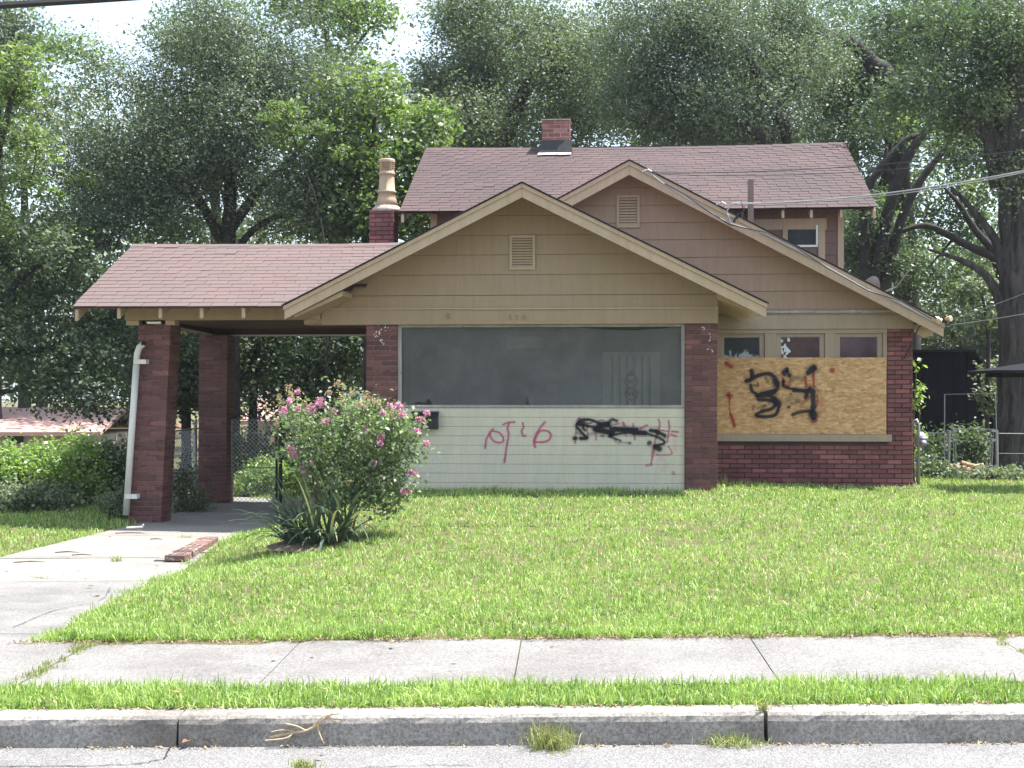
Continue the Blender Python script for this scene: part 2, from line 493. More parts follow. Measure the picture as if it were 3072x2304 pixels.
def asphaltmat():
    m, n, b = newmat('pale_asphalt')
    v = n.nodes.new('ShaderNodeTexVoronoi'); v.inputs['Scale'].default_value = 120
    n.links.new(pos(n), v.inputs['Vector'])
    r = ramp(n, [(0.0, (0.20, 0.195, 0.19)), (0.5, (0.30, 0.29, 0.285)), (1.0, (0.42, 0.41, 0.40))])
    n.links.new(v.outputs['Color'], r.inputs['Fac'])
    r2 = ramp(n, [(0.02, (1.1, 1.1, 1.1)), (0.55, (0.42, 0.42, 0.42))])
    n.links.new(v.outputs['Distance'], r2.inputs['Fac'])
    cc = mixc(n, 0.8, r.outputs['Color'], r2.outputs['Color'], 'MULTIPLY')
    l = noise(n, 1.6, 6, 0.7, pos(n)); r3 = ramp(n, [(0.3, (0.82, 0.82, 0.82)), (0.7, (1.1, 1.1, 1.1))])
    n.links.new(l.outputs['Fac'], r3.inputs['Fac'])
    cc = mixc(n, 1.0, cc, r3.outputs['Color'], 'MULTIPLY')
    n.links.new(cc, b.inputs['Base Color'])
    b.inputs['Roughness'].default_value = 0.92; b.inputs['Specular IOR Level'].default_value = 0.15
    bump(n, b, v.outputs['Distance'], 0.7, 0.006)
    return m
M['asphalt'] = asphaltmat()
def soilmat():
    m, n, b = newmat('soil_and_thatch')
    a = noise(n, 2.2, 8, 0.75, pos(n))
    r = ramp(n, [(0.30, (0.12, 0.092, 0.058)), (0.5, (0.135, 0.122, 0.062)), (0.7, (0.115, 0.142, 0.05))])
    n.links.new(a.outputs['Fac'], r.inputs['Fac'])
    f = noise(n, 45, 4, 0.8, pos(n)); r2 = ramp(n, [(0.3, (0.55, 0.55, 0.55)), (0.7, (1.35, 1.35, 1.35))])
    n.links.new(f.outputs['Fac'], r2.inputs['Fac'])
    n.links.new(mixc(n, 1.0, r.outputs['Color'], r2.outputs['Color'], 'MULTIPLY'), b.inputs['Base Color'])
    b.inputs['Roughness'].default_value = 1.0; b.inputs['Specular IOR Level'].default_value = 0.1
    bump(n, b, f.outputs['Fac'], 0.8, 0.02)
    return m
M['soil'] = soilmat()
def screenmat():
    m, n, b = newmat('grey_insect_screen')
    a = noise(n, 1.3, 6, 0.7, pos(n, 1, 1, 1.4), 0.5)
    r = ramp(n, [(0.28, (0.100, 0.099, 0.096)), (0.72, (0.195, 0.196, 0.194))])
    n.links.new(a.outputs['Fac'], r.inputs['Fac'])
    s2 = noise(n, 6, 5, 0.75, pos(n, 2.5, 1, 0.3)); r2 = ramp(n, [(0.35, (0.86, 0.85, 0.83)), (0.65, (1.08, 1.08, 1.08))]); n.links.new(s2.outputs['Fac'], r2.inputs['Fac'])
    s3 = noise(n, 150, 2, 0.6, pos(n)); r3 = ramp(n, [(0.35, (0.88, 0.88, 0.88)), (0.65, (1.10, 1.10, 1.10))]); n.links.new(s3.outputs['Fac'], r3.inputs['Fac'])
    n.links.new(mixc(n, 1.0, mixc(n, 1.0, r.outputs['Color'], r2.outputs['Color'], 'MULTIPLY'), r3.outputs['Color'], 'MULTIPLY'), b.inputs['Base Color'])
    b.inputs['Roughness'].default_value = 0.7; b.inputs['Specular IOR Level'].default_value = 0.25
    t = n.nodes.new('ShaderNodeBsdfTransparent')
    x = n.nodes.new('ShaderNodeMixShader'); x.inputs['Fac'].default_value = 0.45
    n.links.new(b.outputs['BSDF'], x.inputs[1]); n.links.new(t.outputs['BSDF'], x.inputs[2])
    n.links.new(x.outputs['Shader'], n.nodes['Material Output'].inputs['Surface'])
    return m
M['screen'] = screenmat()
def glassmat(name, tint, smear=None, thr=0.5, zref=0.0, zspan=1.0):
    m, n, b = newmat(name)
    a = noise(n, 3.0, 5, 0.6, pos(n)); r = ramp(n, [(0.3, tuple(x*0.6 for x in tint)), (0.7, tuple(x*1.5 for x in tint))])
    n.links.new(a.outputs['Fac'], r.inputs['Fac'])
    cc = r.outputs['Color']; rg = 0.08
    if smear:
        s = noise(n, 11, 6, 0.75, pos(n, 1.0, 1, 0.35), 0.4)
        sp = n.nodes.new('ShaderNodeSeparateXYZ'); n.links.new(pos(n), sp.inputs[0])
        mr = n.nodes.new('ShaderNodeMapRange'); mr.inputs['From Min'].default_value = zref; mr.inputs['From Max'].default_value = zref + zspan
        mr.inputs['To Min'].default_value = 0.25; mr.inputs['To Max'].default_value = -0.25
        n.links.new(sp.outputs['Z'], mr.inputs['Value'])
        ad = n.nodes.new('ShaderNodeMath'); ad.operation = 'ADD'
        n.links.new(s.outputs['Fac'], ad.inputs[0]); n.links.new(mr.outputs[0], ad.inputs[1])
        r3 = ramp(n, [(thr, (0, 0, 0)), (thr+0.04, (1, 1, 1))])
        n.links.new(ad.outputs[0], r3.inputs['Fac'])
        cc = mixc(n, r3.outputs['Color'], cc, smear)
    n.links.new(cc, b.inputs['Base Color'])
    b.inputs['Roughness'].default_value = rg; b.inputs['Specular IOR Level'].default_value = 0.14
    return m
M['pane1'] = glassmat('smeared_pane', (0.020, 0.024, 0.026), (0.36, 0.38, 0.38), 0.66, 2.2, 0.3)
M['pane2'] = glassmat('maroon_backed_pane', (0.070, 0.038, 0.040))
M['pane3'] = glassmat('purple_pane', (0.075, 0.048, 0.060))
M['glass'] = glassmat('dark_pane', (0.022, 0.026, 0.028))
def osbmat():
    m, n, b = newmat('osb_flakes')
    cols = None
    for sc_, rot, off in ((26, 0.5, 0.0), (30, 2.1, 3.3)):
        mpn = n.nodes.new('ShaderNodeMapping'); mpn.inputs['Rotation'].default_value = (0, rot, 0); mpn.inputs['Scale'].default_value = (0.55, 1, 1.5)
        mpn.inputs['Location'].default_value = (off, off, off)
        n.links.new(pos(n), mpn.inputs['Vector'])
        dn = noise(n, 6, 2, 0.5, pos(n))
        vec = n.nodes.new('ShaderNodeMixRGB'); vec.inputs['Fac'].default_value = 0.06
        n.links.new(mpn.outputs['Vector'], vec.inputs['Color1']); n.links.new(dn.outputs['Color'], vec.inputs['Color2'])
        v = n.nodes.new('ShaderNodeTexVoronoi'); v.inputs['Scale'].default_value = sc_
        n.links.new(vec.outputs['Color'], v.inputs['Vector'])
        r = ramp(n, [(0.0, (0.22, 0.105, 0.042)), (0.22, (0.42, 0.235, 0.098)), (0.6, (0.54, 0.325, 0.148)), (1.0, (0.74, 0.52, 0.30))])
        n.links.new(v.outputs['Color'], r.inputs['Fac'])
        cols = r.outputs['Color'] if cols is None else mixc(n, 0.5, cols, r.outputs['Color'])
    st = noise(n, 30, 5, 0.75, pos(n, 1, 1, 1.3), 3.0); r2 = ramp(n, [(0.38, (0.34, 0.25, 0.19)), (0.455, (1, 1, 1))])
    n.links.new(st.outputs['Fac'], r2.inputs['Fac'])
    cc = mixc(n, 0.8, cols, r2.outputs['Color'], 'MULTIPLY')
    n.links.new(cc, b.inputs['Base Color'])
    b.inputs['Roughness'].default_value = 0.7; b.inputs['Specular IOR Level'].default_value = 0.3
    return m
M['osb'] = osbmat()
def spraymat(name, c):
    """spray paint: opaque along the middle of the stroke, misty at its edge (attribute a)"""
    m, n, b = newmat(name)
    b.inputs['Base Color'].default_value = (*c, 1); b.inputs['Roughness'].default_value = 0.55
    b.inputs['Specular IOR Level'].default_value = 0.2
    a = n.nodes.new('ShaderNodeAttribute'); a.attribute_name = 'a'
    nz = noise(n, 70, 3, 0.7, pos(n))
    mr = n.nodes.new('ShaderNodeMapRange'); mr.inputs['From Min'].default_value = 0.25; mr.inputs['From Max'].default_value = 0.75
    mr.inputs['To Min'].default_value = 0.72; mr.inputs['To Max'].default_value = 1.15
    n.links.new(nz.outputs['Fac'], mr.inputs['Value'])
    mu = n.nodes.new('ShaderNodeMath'); mu.operation = 'MULTIPLY'; mu.use_clamp = True
    n.links.new(a.outputs['Fac'], mu.inputs[0]); n.links.new(mr.outputs[0], mu.inputs[1])
    t = n.nodes.new('ShaderNodeBsdfTransparent')
    x = n.nodes.new('ShaderNodeMixShader')
    n.links.new(mu.outputs[0], x.inputs['Fac'])
    n.links.new(t.outputs['BSDF'], x.inputs[1]); n.links.new(b.outputs['BSDF'], x.inputs[2])
    n.links.new(x.outputs['Shader'], n.nodes['Material Output'].inputs['Surface'])
    return m
M['spray_black'] = spraymat('black_spray', (0.012, 0.012, 0.020))
M['spray_pink'] = spraymat('pink_spray', (0.52, 0.09, 0.20))
M['spray_red'] = spraymat('red_spray', (0.36, 0.022, 0.025))

LT = (1.5, 1.9, 0.7)
LT2 = (1.3, 1.55, 0.85)
M['leaf_oak'] = leafmat('leaf_grey_green', [(0.048, 0.070, 0.046), (0.082, 0.110, 0.068), (0.125, 0.156, 0.092), (0.205, 0.232, 0.128)], LT2, 0.38, 0.6, 0.8)
M['leaf_dark'] = leafmat('leaf_dark', [(0.040, 0.064, 0.040), (0.064, 0.096, 0.052), (0.100, 0.137, 0.066), (0.175, 0.215, 0.085)], LT2, 0.38, 0.6, 0.7)  # darkened further for the shade inside the left tree's crown
M['leaf_bright'] = leafmat('leaf_bright', [(0.055, 0.082, 0.038), (0.10, 0.140, 0.054), (0.16, 0.205, 0.078), (0.25, 0.29, 0.11)], LT, 0.38, 0.5, 0.5)
M['leaf_mid'] = leafmat('leaf_mid', [(0.062, 0.084, 0.054), (0.100, 0.127, 0.074), (0.145, 0.175, 0.097), (0.22, 0.24, 0.125)], LT2, 0.40, 0.6, 0.7)
M['leaf_hedge'] = leafmat('leaf_hedge', [(0.11, 0.165, 0.055), (0.16, 0.23, 0.07), (0.215, 0.29, 0.09), (0.28, 0.345, 0.12)], LT, 0.38, 0.45, 0.6)
M['leaf_bush'] = leafmat('leaf_myrtle', [(0.070, 0.105, 0.062), (0.115, 0.160, 0.085), (0.17, 0.22, 0.11), (0.25, 0.29, 0.15)], LT, 0.30, 0.5, 0.6, 0.15)
M['leaf_iris'] = leafmat('leaf_iris', [(0.050, 0.078, 0.058), (0.070, 0.102, 0.072), (0.10, 0.135, 0.088), (0.28, 0.26, 0.15)], (1.2, 1.4, 0.8), 0.22, 0.42, 0.8, 0.15)
M['petal'] = leafmat('pink_petals', [(0.46, 0.18, 0.29), (0.60, 0.28, 0.40), (0.68, 0.37, 0.47), (0.72, 0.47, 0.53)], (1.1, 0.9, 1.0), 0.3, 0.6, 0.2, 0.1)
M['bud'] = leafmat('bud_panicle', [(0.24, 0.24, 0.11), (0.36, 0.33, 0.18), (0.46, 0.31, 0.22), (0.52, 0.45, 0.28)], (1.2, 1.1, 0.7), 0.25, 0.6, 0.3, 0.1)
M['grass'] = leafmat('grass_blades', [(0.10, 0.175, 0.045), (0.205, 0.320, 0.075), (0.305, 0.44, 0.11), (0.42, 0.52, 0.17), (0.48, 0.42, 0.25)], (1.15, 1.25, 0.6), 0.32, 0.5, 0.5, 0.22)
M['straw_leaf'] = leafmat('straw_bits', [(0.10, 0.07, 0.045), (0.20, 0.14, 0.08), (0.32, 0.24, 0.14), (0.42, 0.34, 0.22)], (1, 1, 1), 0.1, 0.8, 0.2, 0.15)
M['weed'] = leafmat('weed_blades', [(0.17, 0.21, 0.08), (0.23, 0.27, 0.10), (0.30, 0.31, 0.13), (0.38, 0.34, 0.19)], (1.3, 1.4, 0.6), 0.3, 0.5, 0.35, 0.1)

M['haze'] = bpy.data.materials.new('pale_haze'); M['haze'].use_nodes = True
_n = M['haze'].node_tree; _n.nodes.remove(_n.nodes['Principled BSDF'])
_v = _n.nodes.new('ShaderNodeVolumePrincipled')
_v.inputs['Color'].default_value = (0.86, 0.92, 1.0, 1); _v.inputs['Density'].default_value = 0.00035; _v.inputs['Anisotropy'].default_value = 0.2
_n.links.new(_v.outputs['Volume'], _n.nodes['Material Output'].inputs['Volume'])
# ---------------------------------------------------------------- terrain
DL = R(2.0)
EX, NX = Vector((math.cos(DL), math.sin(DL))), Vector((-math.sin(DL), math.cos(DL)))
T_KERB, T_BACK, T_WALK0, T_WALK1 = 6.64, 6.81, 7.30, 8.47
GRADE = 0.016
def st(x, y): return x*EX.x + y*EX.y, x*NX.x + y*NX.y
def xy(s, t): return s*EX.x + t*NX.x, s*EX.y + t*NX.y
def sm(a, b, v):
    q = min(1.0, max(0.0, (v-a)/(b-a))); return q*q*(3-2*q)
DR = [(7.0, -3.60), (8.6, -3.80), (9.23, -3.86), (10.26, -4.02), (11.1, -4.10), (11.8, -4.18), (12.5, -4.16), (13.7, -4.36), (15.0, -4.62), (16.05, -4.78), (17.6, -4.70), (19.0, -4.0), (30, -4.0)]
def drive_r(y):
    for (a, b), (c, d) in zip(DR, DR[1:]):
        if y <= c: return b + (d-b) * max(0, (y-a)/(c-a))
    return DR[-1][1]
def drive_l(y): return -6.40 if y > 12 else -6.40 - 0.05*(12-y)
def z_drive(x, y):
    s, t = st(x, y)
    q = sm(8.4, 18.0, y)
    return (GRADE*max(s, -6) + 0.15) * (1-q) + (-0.07) * q
def zg(x, y):
    s, t = st(x, y)
    sc_ = max(-14, min(14, s))
    zs = GRADE*sc_
    if t < T_BACK: return zs - 0.03
    zw = zs + 0.15 + 0.015*(min(t, T_WALK1) - T_BACK)
    if t < T_WALK1: return zw
    q = sm(T_WALK1, 18.6, t)
    hz = 0.40 - 0.06*sm(1.2, 4.0, x)
    hz += 0.04*sm(5, 12, x) - 0.16*sm(22, 30, y)
    lawn = zw + 0.025 + (hz - zw - 0.025)*q + 0.05*math.sin(math.pi*min(1, (t-T_WALK1)/10))
    zd = z_drive(x, y)
    xr = drive_r(y)
    b = sm(xr - 0.05, xr + (0.45 + 1.6*sm(9, 13, y)), x)
    if y > 18: b = sm(-3.5, -3.2, x)
    z = zd*(1-b) + lawn*b
    if x < -6.4: z = zd + 0.05*sm(6.4, 8.0, -x) - 0.25*sm(8, 30, -x)
    if y > 22 and x < -3: z -= 0.006*(min(y, 60)-22)
    return z
def axis(a, fine0, fine1, b, step, grow=1.25):
    xs = list(np.arange(fine0, fine1 + 1e-6, step))
    d, x = step, fine1
    while x < b: d *= grow; x += d; xs.append(x)
    d, x = step, fine0
    while x > a: d *= grow; x -= d; xs.insert(0, x)
    return xs
def grid(name, xs, ys, zf, mat, kind='structure', parent=None):
    vs = [(x, y, zf(x, y)) for y in ys for x in xs]
    nx = len(xs)
    fs = [(j*nx+i, j*nx+i+1, (j+1)*nx+i+1, (j+1)*nx+i) for j in range(len(ys)-1) for i in range(nx-1)]
    mb = MB(); mb.add(vs, fs, 0.5)
    o = mb.build(name, mat, parent, smooth=True)
    if kind: o['kind'] = kind
    return o
grid('ground', axis(-220, -9, 8, 220, 0.2), axis(-40, 6.4, 22, 240, 0.2), lambda x, y: zg(x, y) - 0.012, M['soil'])

def strip(name, s0, s1, t0, t1, dz, mat, ns, ntt, zoff, parent=None, wav=0.0):
    vs = []
    for j in range(ntt+1):
        for i in range(ns+1):
            s = s0 + (s1-s0)*i/ns; t = t0 + (t1-t0)*j/ntt
            x, y = xy(s, t)
            vs.append((x, y, GRADE*max(-14, min(14, s)) + zoff(s, t) + random.uniform(-wav, wav)))
    fs = [(j*(ns+1)+i, j*(ns+1)+i+1, (j+1)*(ns+1)+i+1, (j+1)*(ns+1)+i) for j in range(ntt) for i in range(ns)]
    mb = MB(); mb.add(vs, fs, 0.5)
    return mb.build(name, mat, parent, smooth=True)
road = strip('road', -150, 150, -8, T_KERB + 0.03, 0, M['asphalt'], 120, 12, lambda s, t: 0.0 + 0.004*(T_KERB - t)); road['kind'] = 'structure'

# kerb: sections with a rounded nose, a crack and an open joint
kerb = empty('kerb', (0, T_KERB, 0)); kerb['kind'] = 'structure'
def kerb_section(s0, s1):
    prof = [(0.012, -0.10), (0.0, 0.0), (0.006, 0.108), (0.014, 0.132), (0.032, 0.146), (0.17, 0.150), (0.17, -0.1)]
    ns = max(2, int((s1-s0)/0.06))
    vs, fs = [], []
    for i in range(ns+1):
        s = s0 + (s1-s0)*i/ns
        for k, (dt, z) in enumerate(prof):
            j = 0.0035 if 0 < k < 6 else 0
            x, y = xy(s + (random.uniform(-j, j) if i in (0, ns) else 0), T_KERB + dt + random.uniform(-j, j))
            vs.append((x, y, GRADE*s + z + random.uniform(-j, j)*0.7))
    m = len(prof)
    for i in range(ns):
        for k in range(m-1):
            fs.append((i*m+k, (i+1)*m+k, (i+1)*m+k+1, i*m+k+1))
    fs.append(tuple(range(m))); fs.append(tuple(range((ns+1)*m-1, ns*m-1, -1)))
    mb = MB(); mb.add(vs, fs)
    return mb.build('kerb_section', M['kerb'], kerb)
sj = st(*gnd(2300, 2180, 0.1)[:2])[0]; sk = st(*gnd(512, 2190, 0.08)[:2])[0]
kerb_section(-14, sk - 0.006); kerb_section(sk + 0.006, sj - 0.009); kerb_section(sj + 0.009, 14)

# sidewalk slabs
walk = empty('sidewalk', (0, 8, 0.15)); walk['kind'] = 'structure'
sjs = [st(*gnd(u, v, 0.17)[:2])[0] for u, v in ((235, 1930), (847, 1965), (1564, 1919), (2250, 1925), (2985, 1930))]
edges = [-14, -10.4, -8.9, -7.4, -5.9] + sjs + [sjs[-1]+1.45*k for k in (1, 2, 3, 4, 5)]
for i, (a, b) in enumerate(zip(edges, edges[1:])):
    g = 0.0035
    slope = random.uniform(-0.004, 0.004)
    mb = MB()
    ns, ntt = 14, 12
    def zz(s, t): return GRADE*s + 0.154 + 0.015*(t-T_BACK) + slope*(s-a) + 0.0012*math.sin(7*s+3*t)
    vs = []
    for j in range(ntt+1):
        for k in range(ns+1):
            s = a + g + (b-a-2*g)*k/ns; t = T_WALK0 - 0.04 + (T_WALK1 + 0.06 - T_WALK0)*j/ntt
            x, y = xy(s, t)
            vs.append((x, y, zz(s, t) - (0.004 if k in (0, ns) else 0)))
    n0 = len(vs)
    fs = [(j*(ns+1)+k, j*(ns+1)+k+1, (j+1)*(ns+1)+k+1, (j+1)*(ns+1)+k) for j in range(ntt) for k in range(ns)]
    ring = [k for k in range(ns+1)] + [j*(ns+1)+ns for j in range(1, ntt+1)] + [ntt*(ns+1)+k for k in range(ns-1, -1, -1)] + [j*(ns+1) for j in range(ntt-1, 0, -1)]
    vs += [(vs[q][0], vs[q][1], vs[q][2]-0.09) for q in ring]
    L = len(ring)
    fs += [(ring[q], n0+q, n0+(q+1) % L, ring[(q+1) % L]) for q in range(L)]
    mb.add(vs, fs)
    mb.build('sidewalk_slab', M['walk'], walk)

# driveway slabs
drv = empty('driveway', (-5.3, 13, 0)); drv['kind'] = 'structure'
for ya, yb in ((7.0, 8.86), (8.875, 11.75), (11.765, 13.9), (13.915, 16.35), (16.365, 19.2), (19.215, 22.6)):
    vs, ny, nx = [], 16, 14
    for j in range(ny+1):
        y = ya + (yb-ya)*j/ny
        x0 = drive_l(y) - 0.02; x1 = drive_r(y) + 0.12
        if y < 8.6: x1 = xy(sjs[0], st(-4, y)[1])[0] - 0.03 - 0.35*max(0, 8.6-y)*0
        for k in range(nx+1):
            x = x0 + (x1-x0)*k/nx
            vs.append((x, y, z_drive(x, y) + 0.006 + 0.004*math.sin(2.1*x+1.3*y) - (0.004 if j in (0, ny) else 0)))
    fs = [(j*(nx+1)+k, j*(nx+1)+k+1, (j+1)*(nx+1)+k+1, (j+1)*(nx+1)+k) for j in range(ny) for k in range(nx)]
    n0 = len(vs)
    ring = [k for k in range(nx+1)] + [j*(nx+1)+nx for j in range(1, ny+1)] + [ny*(nx+1)+k for k in range(nx-1, -1, -1)] + [j*(nx+1) for j in range(ny-1, 0, -1)]
    vs += [(vs[q][0], vs[q][1], vs[q][2]-0.08) for q in ring]; L = len(ring)
    fs += [(ring[q], n0+q, n0+(q+1) % L, ring[(q+1) % L]) for q in range(L)]
    mb = MB(); mb.add(vs, fs); mb.build('concrete_slab', M['drive'] if ya < 11 else M['drive_pale'], drv, smooth=False)

# ================================================================ the house
house = empty('brick_bungalow', (0.4, 20.5, 0.33), 'boarded-up brick bungalow with tan gables, red shingle roofs and a carport', 'house')
JT, COURSE = 0.0105, 0.0677
_bm = {}
NB = [0]
def brick_mesh(lx, ly, lz, mat):
    k = (round(lx, 3), round(ly, 3), round(lz, 3), mat.name)
    if k not in _bm:
        V, Fs = bevelbox(k[0], k[1], k[2], 0.005)
        mb = MB(); mb.add(V, Fs, 0.0)
        _bm[k] = mb.mesh('brick', mat)
    return _bm[k]
def put_brick(x0, x1, y0, y1, z0, z1, mat, parent, joined=None, dx=0.0):
    j = 0.0022
    c = ((x0+x1)/2 + dx + random.uniform(-j, j)*0.5, (y0+y1)/2 + random.uniform(-j, j), (z0+z1)/2 + random.uniform(-j, j)*0.5)
    if joined is not None:
        V, Fs = bevelbox(x1-x0, y1-y0, z1-z0, 0.005)
        joined.add([(v[0]+c[0], v[1]+c[1], v[2]+c[2]) for v in V], Fs)
    else:
        o = bpy.data.objects.new('brick', brick_mesh(x1-x0, y1-y0, z1-z0, mat))
        place(o, parent, c); NB[0] += 1
        o.rotation_euler = (random.uniform(-0.006, 0.006), random.uniform(-0.006, 0.006), random.uniform(-0.006, 0.006))
rest = MB()                                   # bricks past the ones told apart
def pier(name, x0, x1, y0, y1, z0, z1, single=lambda z: True, lean=0.0, mat=None, mortar=None, sides=True):
    mat = mat or M['brick']; mortar = mortar or M['mortar']
    c = MB(); q = 0.009
    c.add([(x0+q, y0+q, z0), (x1-q, y0+q, z0), (x1-q, y1-q, z0), (x0+q, y1-q, z0),
           (x0+q+lean, y0+q, z1), (x1-q+lean, y0+q, z1), (x1-q+lean, y1-q, z1), (x0+q+lean, y1-q, z1)],
          [(0,3,2,1),(4,5,6,7),(0,1,5,4),(1,2,6,5),(2,3,7,6),(3,0,4,7)])
    p = c.build(name, mortar, house)
    n = int(round((z1-z0)/COURSE)); h = (z1-z0)/n; th = 0.095
    w_ = x1-x0; d_ = y1-y0
    for i in range(n):
        za, zb = z0 + i*h + JT/2, z0 + (i+1)*h - JT/2
        dx = lean*(i+0.5)/n
        s = single(za)
        A = lambda *b: put_brick(*b, za, zb, mat, p, None if s else rest, dx)
        B = lambda *b: put_brick(*b, za, zb, mat, p, rest, dx)
        if i % 2 == 0:
            l = (w_-JT)/2
            for k in (0, 1):
                A(x0+k*(l+JT), x0+k*(l+JT)+l, y0, y0+th); B(x0+k*(l+JT), x0+k*(l+JT)+l, y1-th, y1)
            B(x0, x0+th, y0+th+JT, y1-th-JT); B(x1-th, x1, y0+th+JT, y1-th-JT)
        else:
            l = (d_-JT)/2
            A(x0, x0+th, y0, y0+l); A(x1-th, x1, y0, y0+l)
            B(x0, x0+th, y0+l+JT, y1); B(x1-th, x1, y0+l+JT, y1)
            A(x0+th+JT, x1-th-JT, y0, y0+th); B(x0+th+JT, x1-th-JT, y1-th, y1)
    return p
YP = 18.10
PL0, PL1, PR0, PR1 = -3.345, -2.925, 0.878, 1.300
pier('porch_pillar', PL0, PL1, YP, YP+0.42, 0.15, 2.585, single=lambda z: z > 1.75)
pier('porch_pillar', PR0, PR1, YP, YP+0.42, 0.28, 2.585)
pier('carport_pillar', -6.60, -6.15, 18.12, 18.55, -0.12, 2.60, single=lambda z: False, lean=0.14)
pier('carport_pillar', -6.62, -6.16, 21.25, 21.70, -0.14, 2.60, single=lambda z: False, lean=0.03)

# wing front: brick apron under the sill, brick corner column
YW = 20.10
WX0, WX1 = 1.30, 4.225
wing = MB().box(WX0, WX1-0.012, YW+0.014, YW+0.22, 0.10, 1.0).box(3.865, WX1-0.009, YW+0.010, YW+0.42, 1.0, 2.60).build('wing_brick_wall', M['mortar_dark'], house)
nc = int(round((2.60-0.25)/COURSE))
for i in range(nc):
    za = 0.25 + i*COURSE + JT/2; zb = za + COURSE - JT
    off = (i % 2)*0.1068
    if zb < 0.975:
        x = WX0 + 0.003 - off
        while x < WX1 - 0.02:
            a, b = max(x, WX0+0.003), min(x+0.203, WX1)
            if WX1 - b < 0.06: b = WX1
            if b-a > 0.03: put_brick(a, b, YW, YW+0.095, za, zb, M['brick_wing'], wing)
            x = b + JT
    else:
        a = 3.862
        cuts = [a, a+0.203, WX1] if i % 2 == 0 else [a, a+0.105, a+0.105+JT+0.203, WX1]
        xs_ = [(cuts[0], cuts[1])] + [(cuts[k]+JT, cuts[k+1]) for k in range(1, len(cuts)-1)]
        for (p0, p1) in xs_:
            if p1-p0 > 0.025: put_brick(p0, p1, YW, YW+0.095, za, zb, M['brick_wing'], wing)
    put_brick(WX1-0.095, WX1, YW+0.11, YW+0.31, za, zb, M['brick_wing'], wing, rest)
MB().box(WX0-0.0, WX1+0.06, YW-0.05, YW+0.3, 0.02, 0.245).build('footing', M['kerb'], house)
MB().box(3.95, 4.36, YW-0.16, YW+0.1, 0.1, 0.335).build('footing_block', M['walk'], house)

# body walls behind the fronts
b = MB()
b.box(-3.34, -3.22, YP+0.45, 27.5, -0.2, 2.72)
b.box(4.10, 4.215, YW+0.45, 27.5, 0.0, 2.72)
b.box(-3.34, 4.2, 27.4, 27.5, 0.0, 4.2)
b.build('side_walls', M['tan'], house)
b = MB()
b.box(-3.2, 1.32, 21.0, 21.08, 0.0, 2.76)
b.box(1.34, 1.42, YW+0.24, 21.0, 0.0, 2.76)
b.build('porch_back_wall', M['inwall'], house)
MB().box(-3.2, 1.32, 18.32, 20.98, 0.12, 0.36).build('porch_floor', M['kerb'], house)
MB().box(-3.2, 1.33, 18.56, 20.98, 2.70, 2.75).build('porch_ceiling', M['inwall'], house)
MB().box(1.45, 4.08, YW+0.5, YW+0.56, 0.2, 2.7).build('wing_inner_wall', M['dark'], house)

# ---- roofs
def frame_from(o, u, v):
    u = Vector(u).normalized(); v = Vector(v).normalized()
    return Matrix((( u.x, v.x, u.cross(v).x, o[0]), (u.y, v.y, u.cross(v).y, o[1]), (u.z, v.z, u.cross(v).z, o[2]), (0,0,0,1)))
_tm = {}
def tab_pts(w_, h_, q=0.008):
    return [(0,0,-0.004),(w_,0,-0.004),(w_,h_,-0.008),(0,h_,-0.008),(0,0,q),(w_,0,q),(w_,h_,0.001),(0,h_,0.001)], \
           [(0,3,2,1),(4,5,6,7),(0,1,5,4),(1,2,6,5),(2,3,7,6),(3,0,4,7)]
def shingles(origin, u, v, L, S, mat, parent, joined=None, expo=0.142, tab=0.305, limit=None, name='shingle', lift=0.004, sag=0.0):
    fm = frame_from(origin, u, v)
    rows = int(math.ceil(S/expo)); e = S/rows
    rot = fm.to_3x3()
    for i in range(rows):
        x = -(i % 2)*tab*0.5 + random.uniform(-0.015, 0.015) - (0.31*(i//2 % 3))*0.1
        lim = limit(i*e) if limit else L
        while x < lim:
            a, b_ = max(x, 0), min(x+tab, L)
            if b_-a > 0.03:
                w_ = round(b_-a-0.007, 3)
                h_ = e + (0.045 if i < rows-1 else 0.0)
                p = Vector((a, i*e + random.uniform(-0.004, 0.004), lift + random.uniform(0, 0.002) + (random.uniform(0.002, 0.006) if random.random() < 0.02 else 0) - sag*math.sin(math.pi*min(1, a/L))*(0.35+0.65*i/rows)))
                if joined is not None:
                    V, Fs = tab_pts(w_, h_)
                    joined.add([fm @ (p + Vector(q)) for q in V], Fs)
                else:
                    k = (w_, round(h_, 3), mat.name)
                    if k not in _tm:
                        mb = MB(); mb.add(*tab_pts(*k[:2]), 0.0); _tm[k] = mb.mesh('shingle', mat)
                    o = bpy.data.objects.new(name, _tm[k])
                    place(o, parent, fm @ p)
                    o.rotation_euler = rot.to_euler()
            x += tab
def slab(name, pts, th, mat, parent=None):
    """thick roof sheet: top outline pts, lower face th below"""
    n = len(pts)
    vs = [tuple(p) for p in pts] + [(p[0], p[1], p[2]-th) for p in pts]
    mb = MB(); mb.add(vs, [tuple(range(n)), tuple(range(2*n-1, n-1, -1))] + [(i, i+n, (i+1) % n+n, (i+1) % n) for i in range(n)])
    return mb.build(name, mat, parent or house)

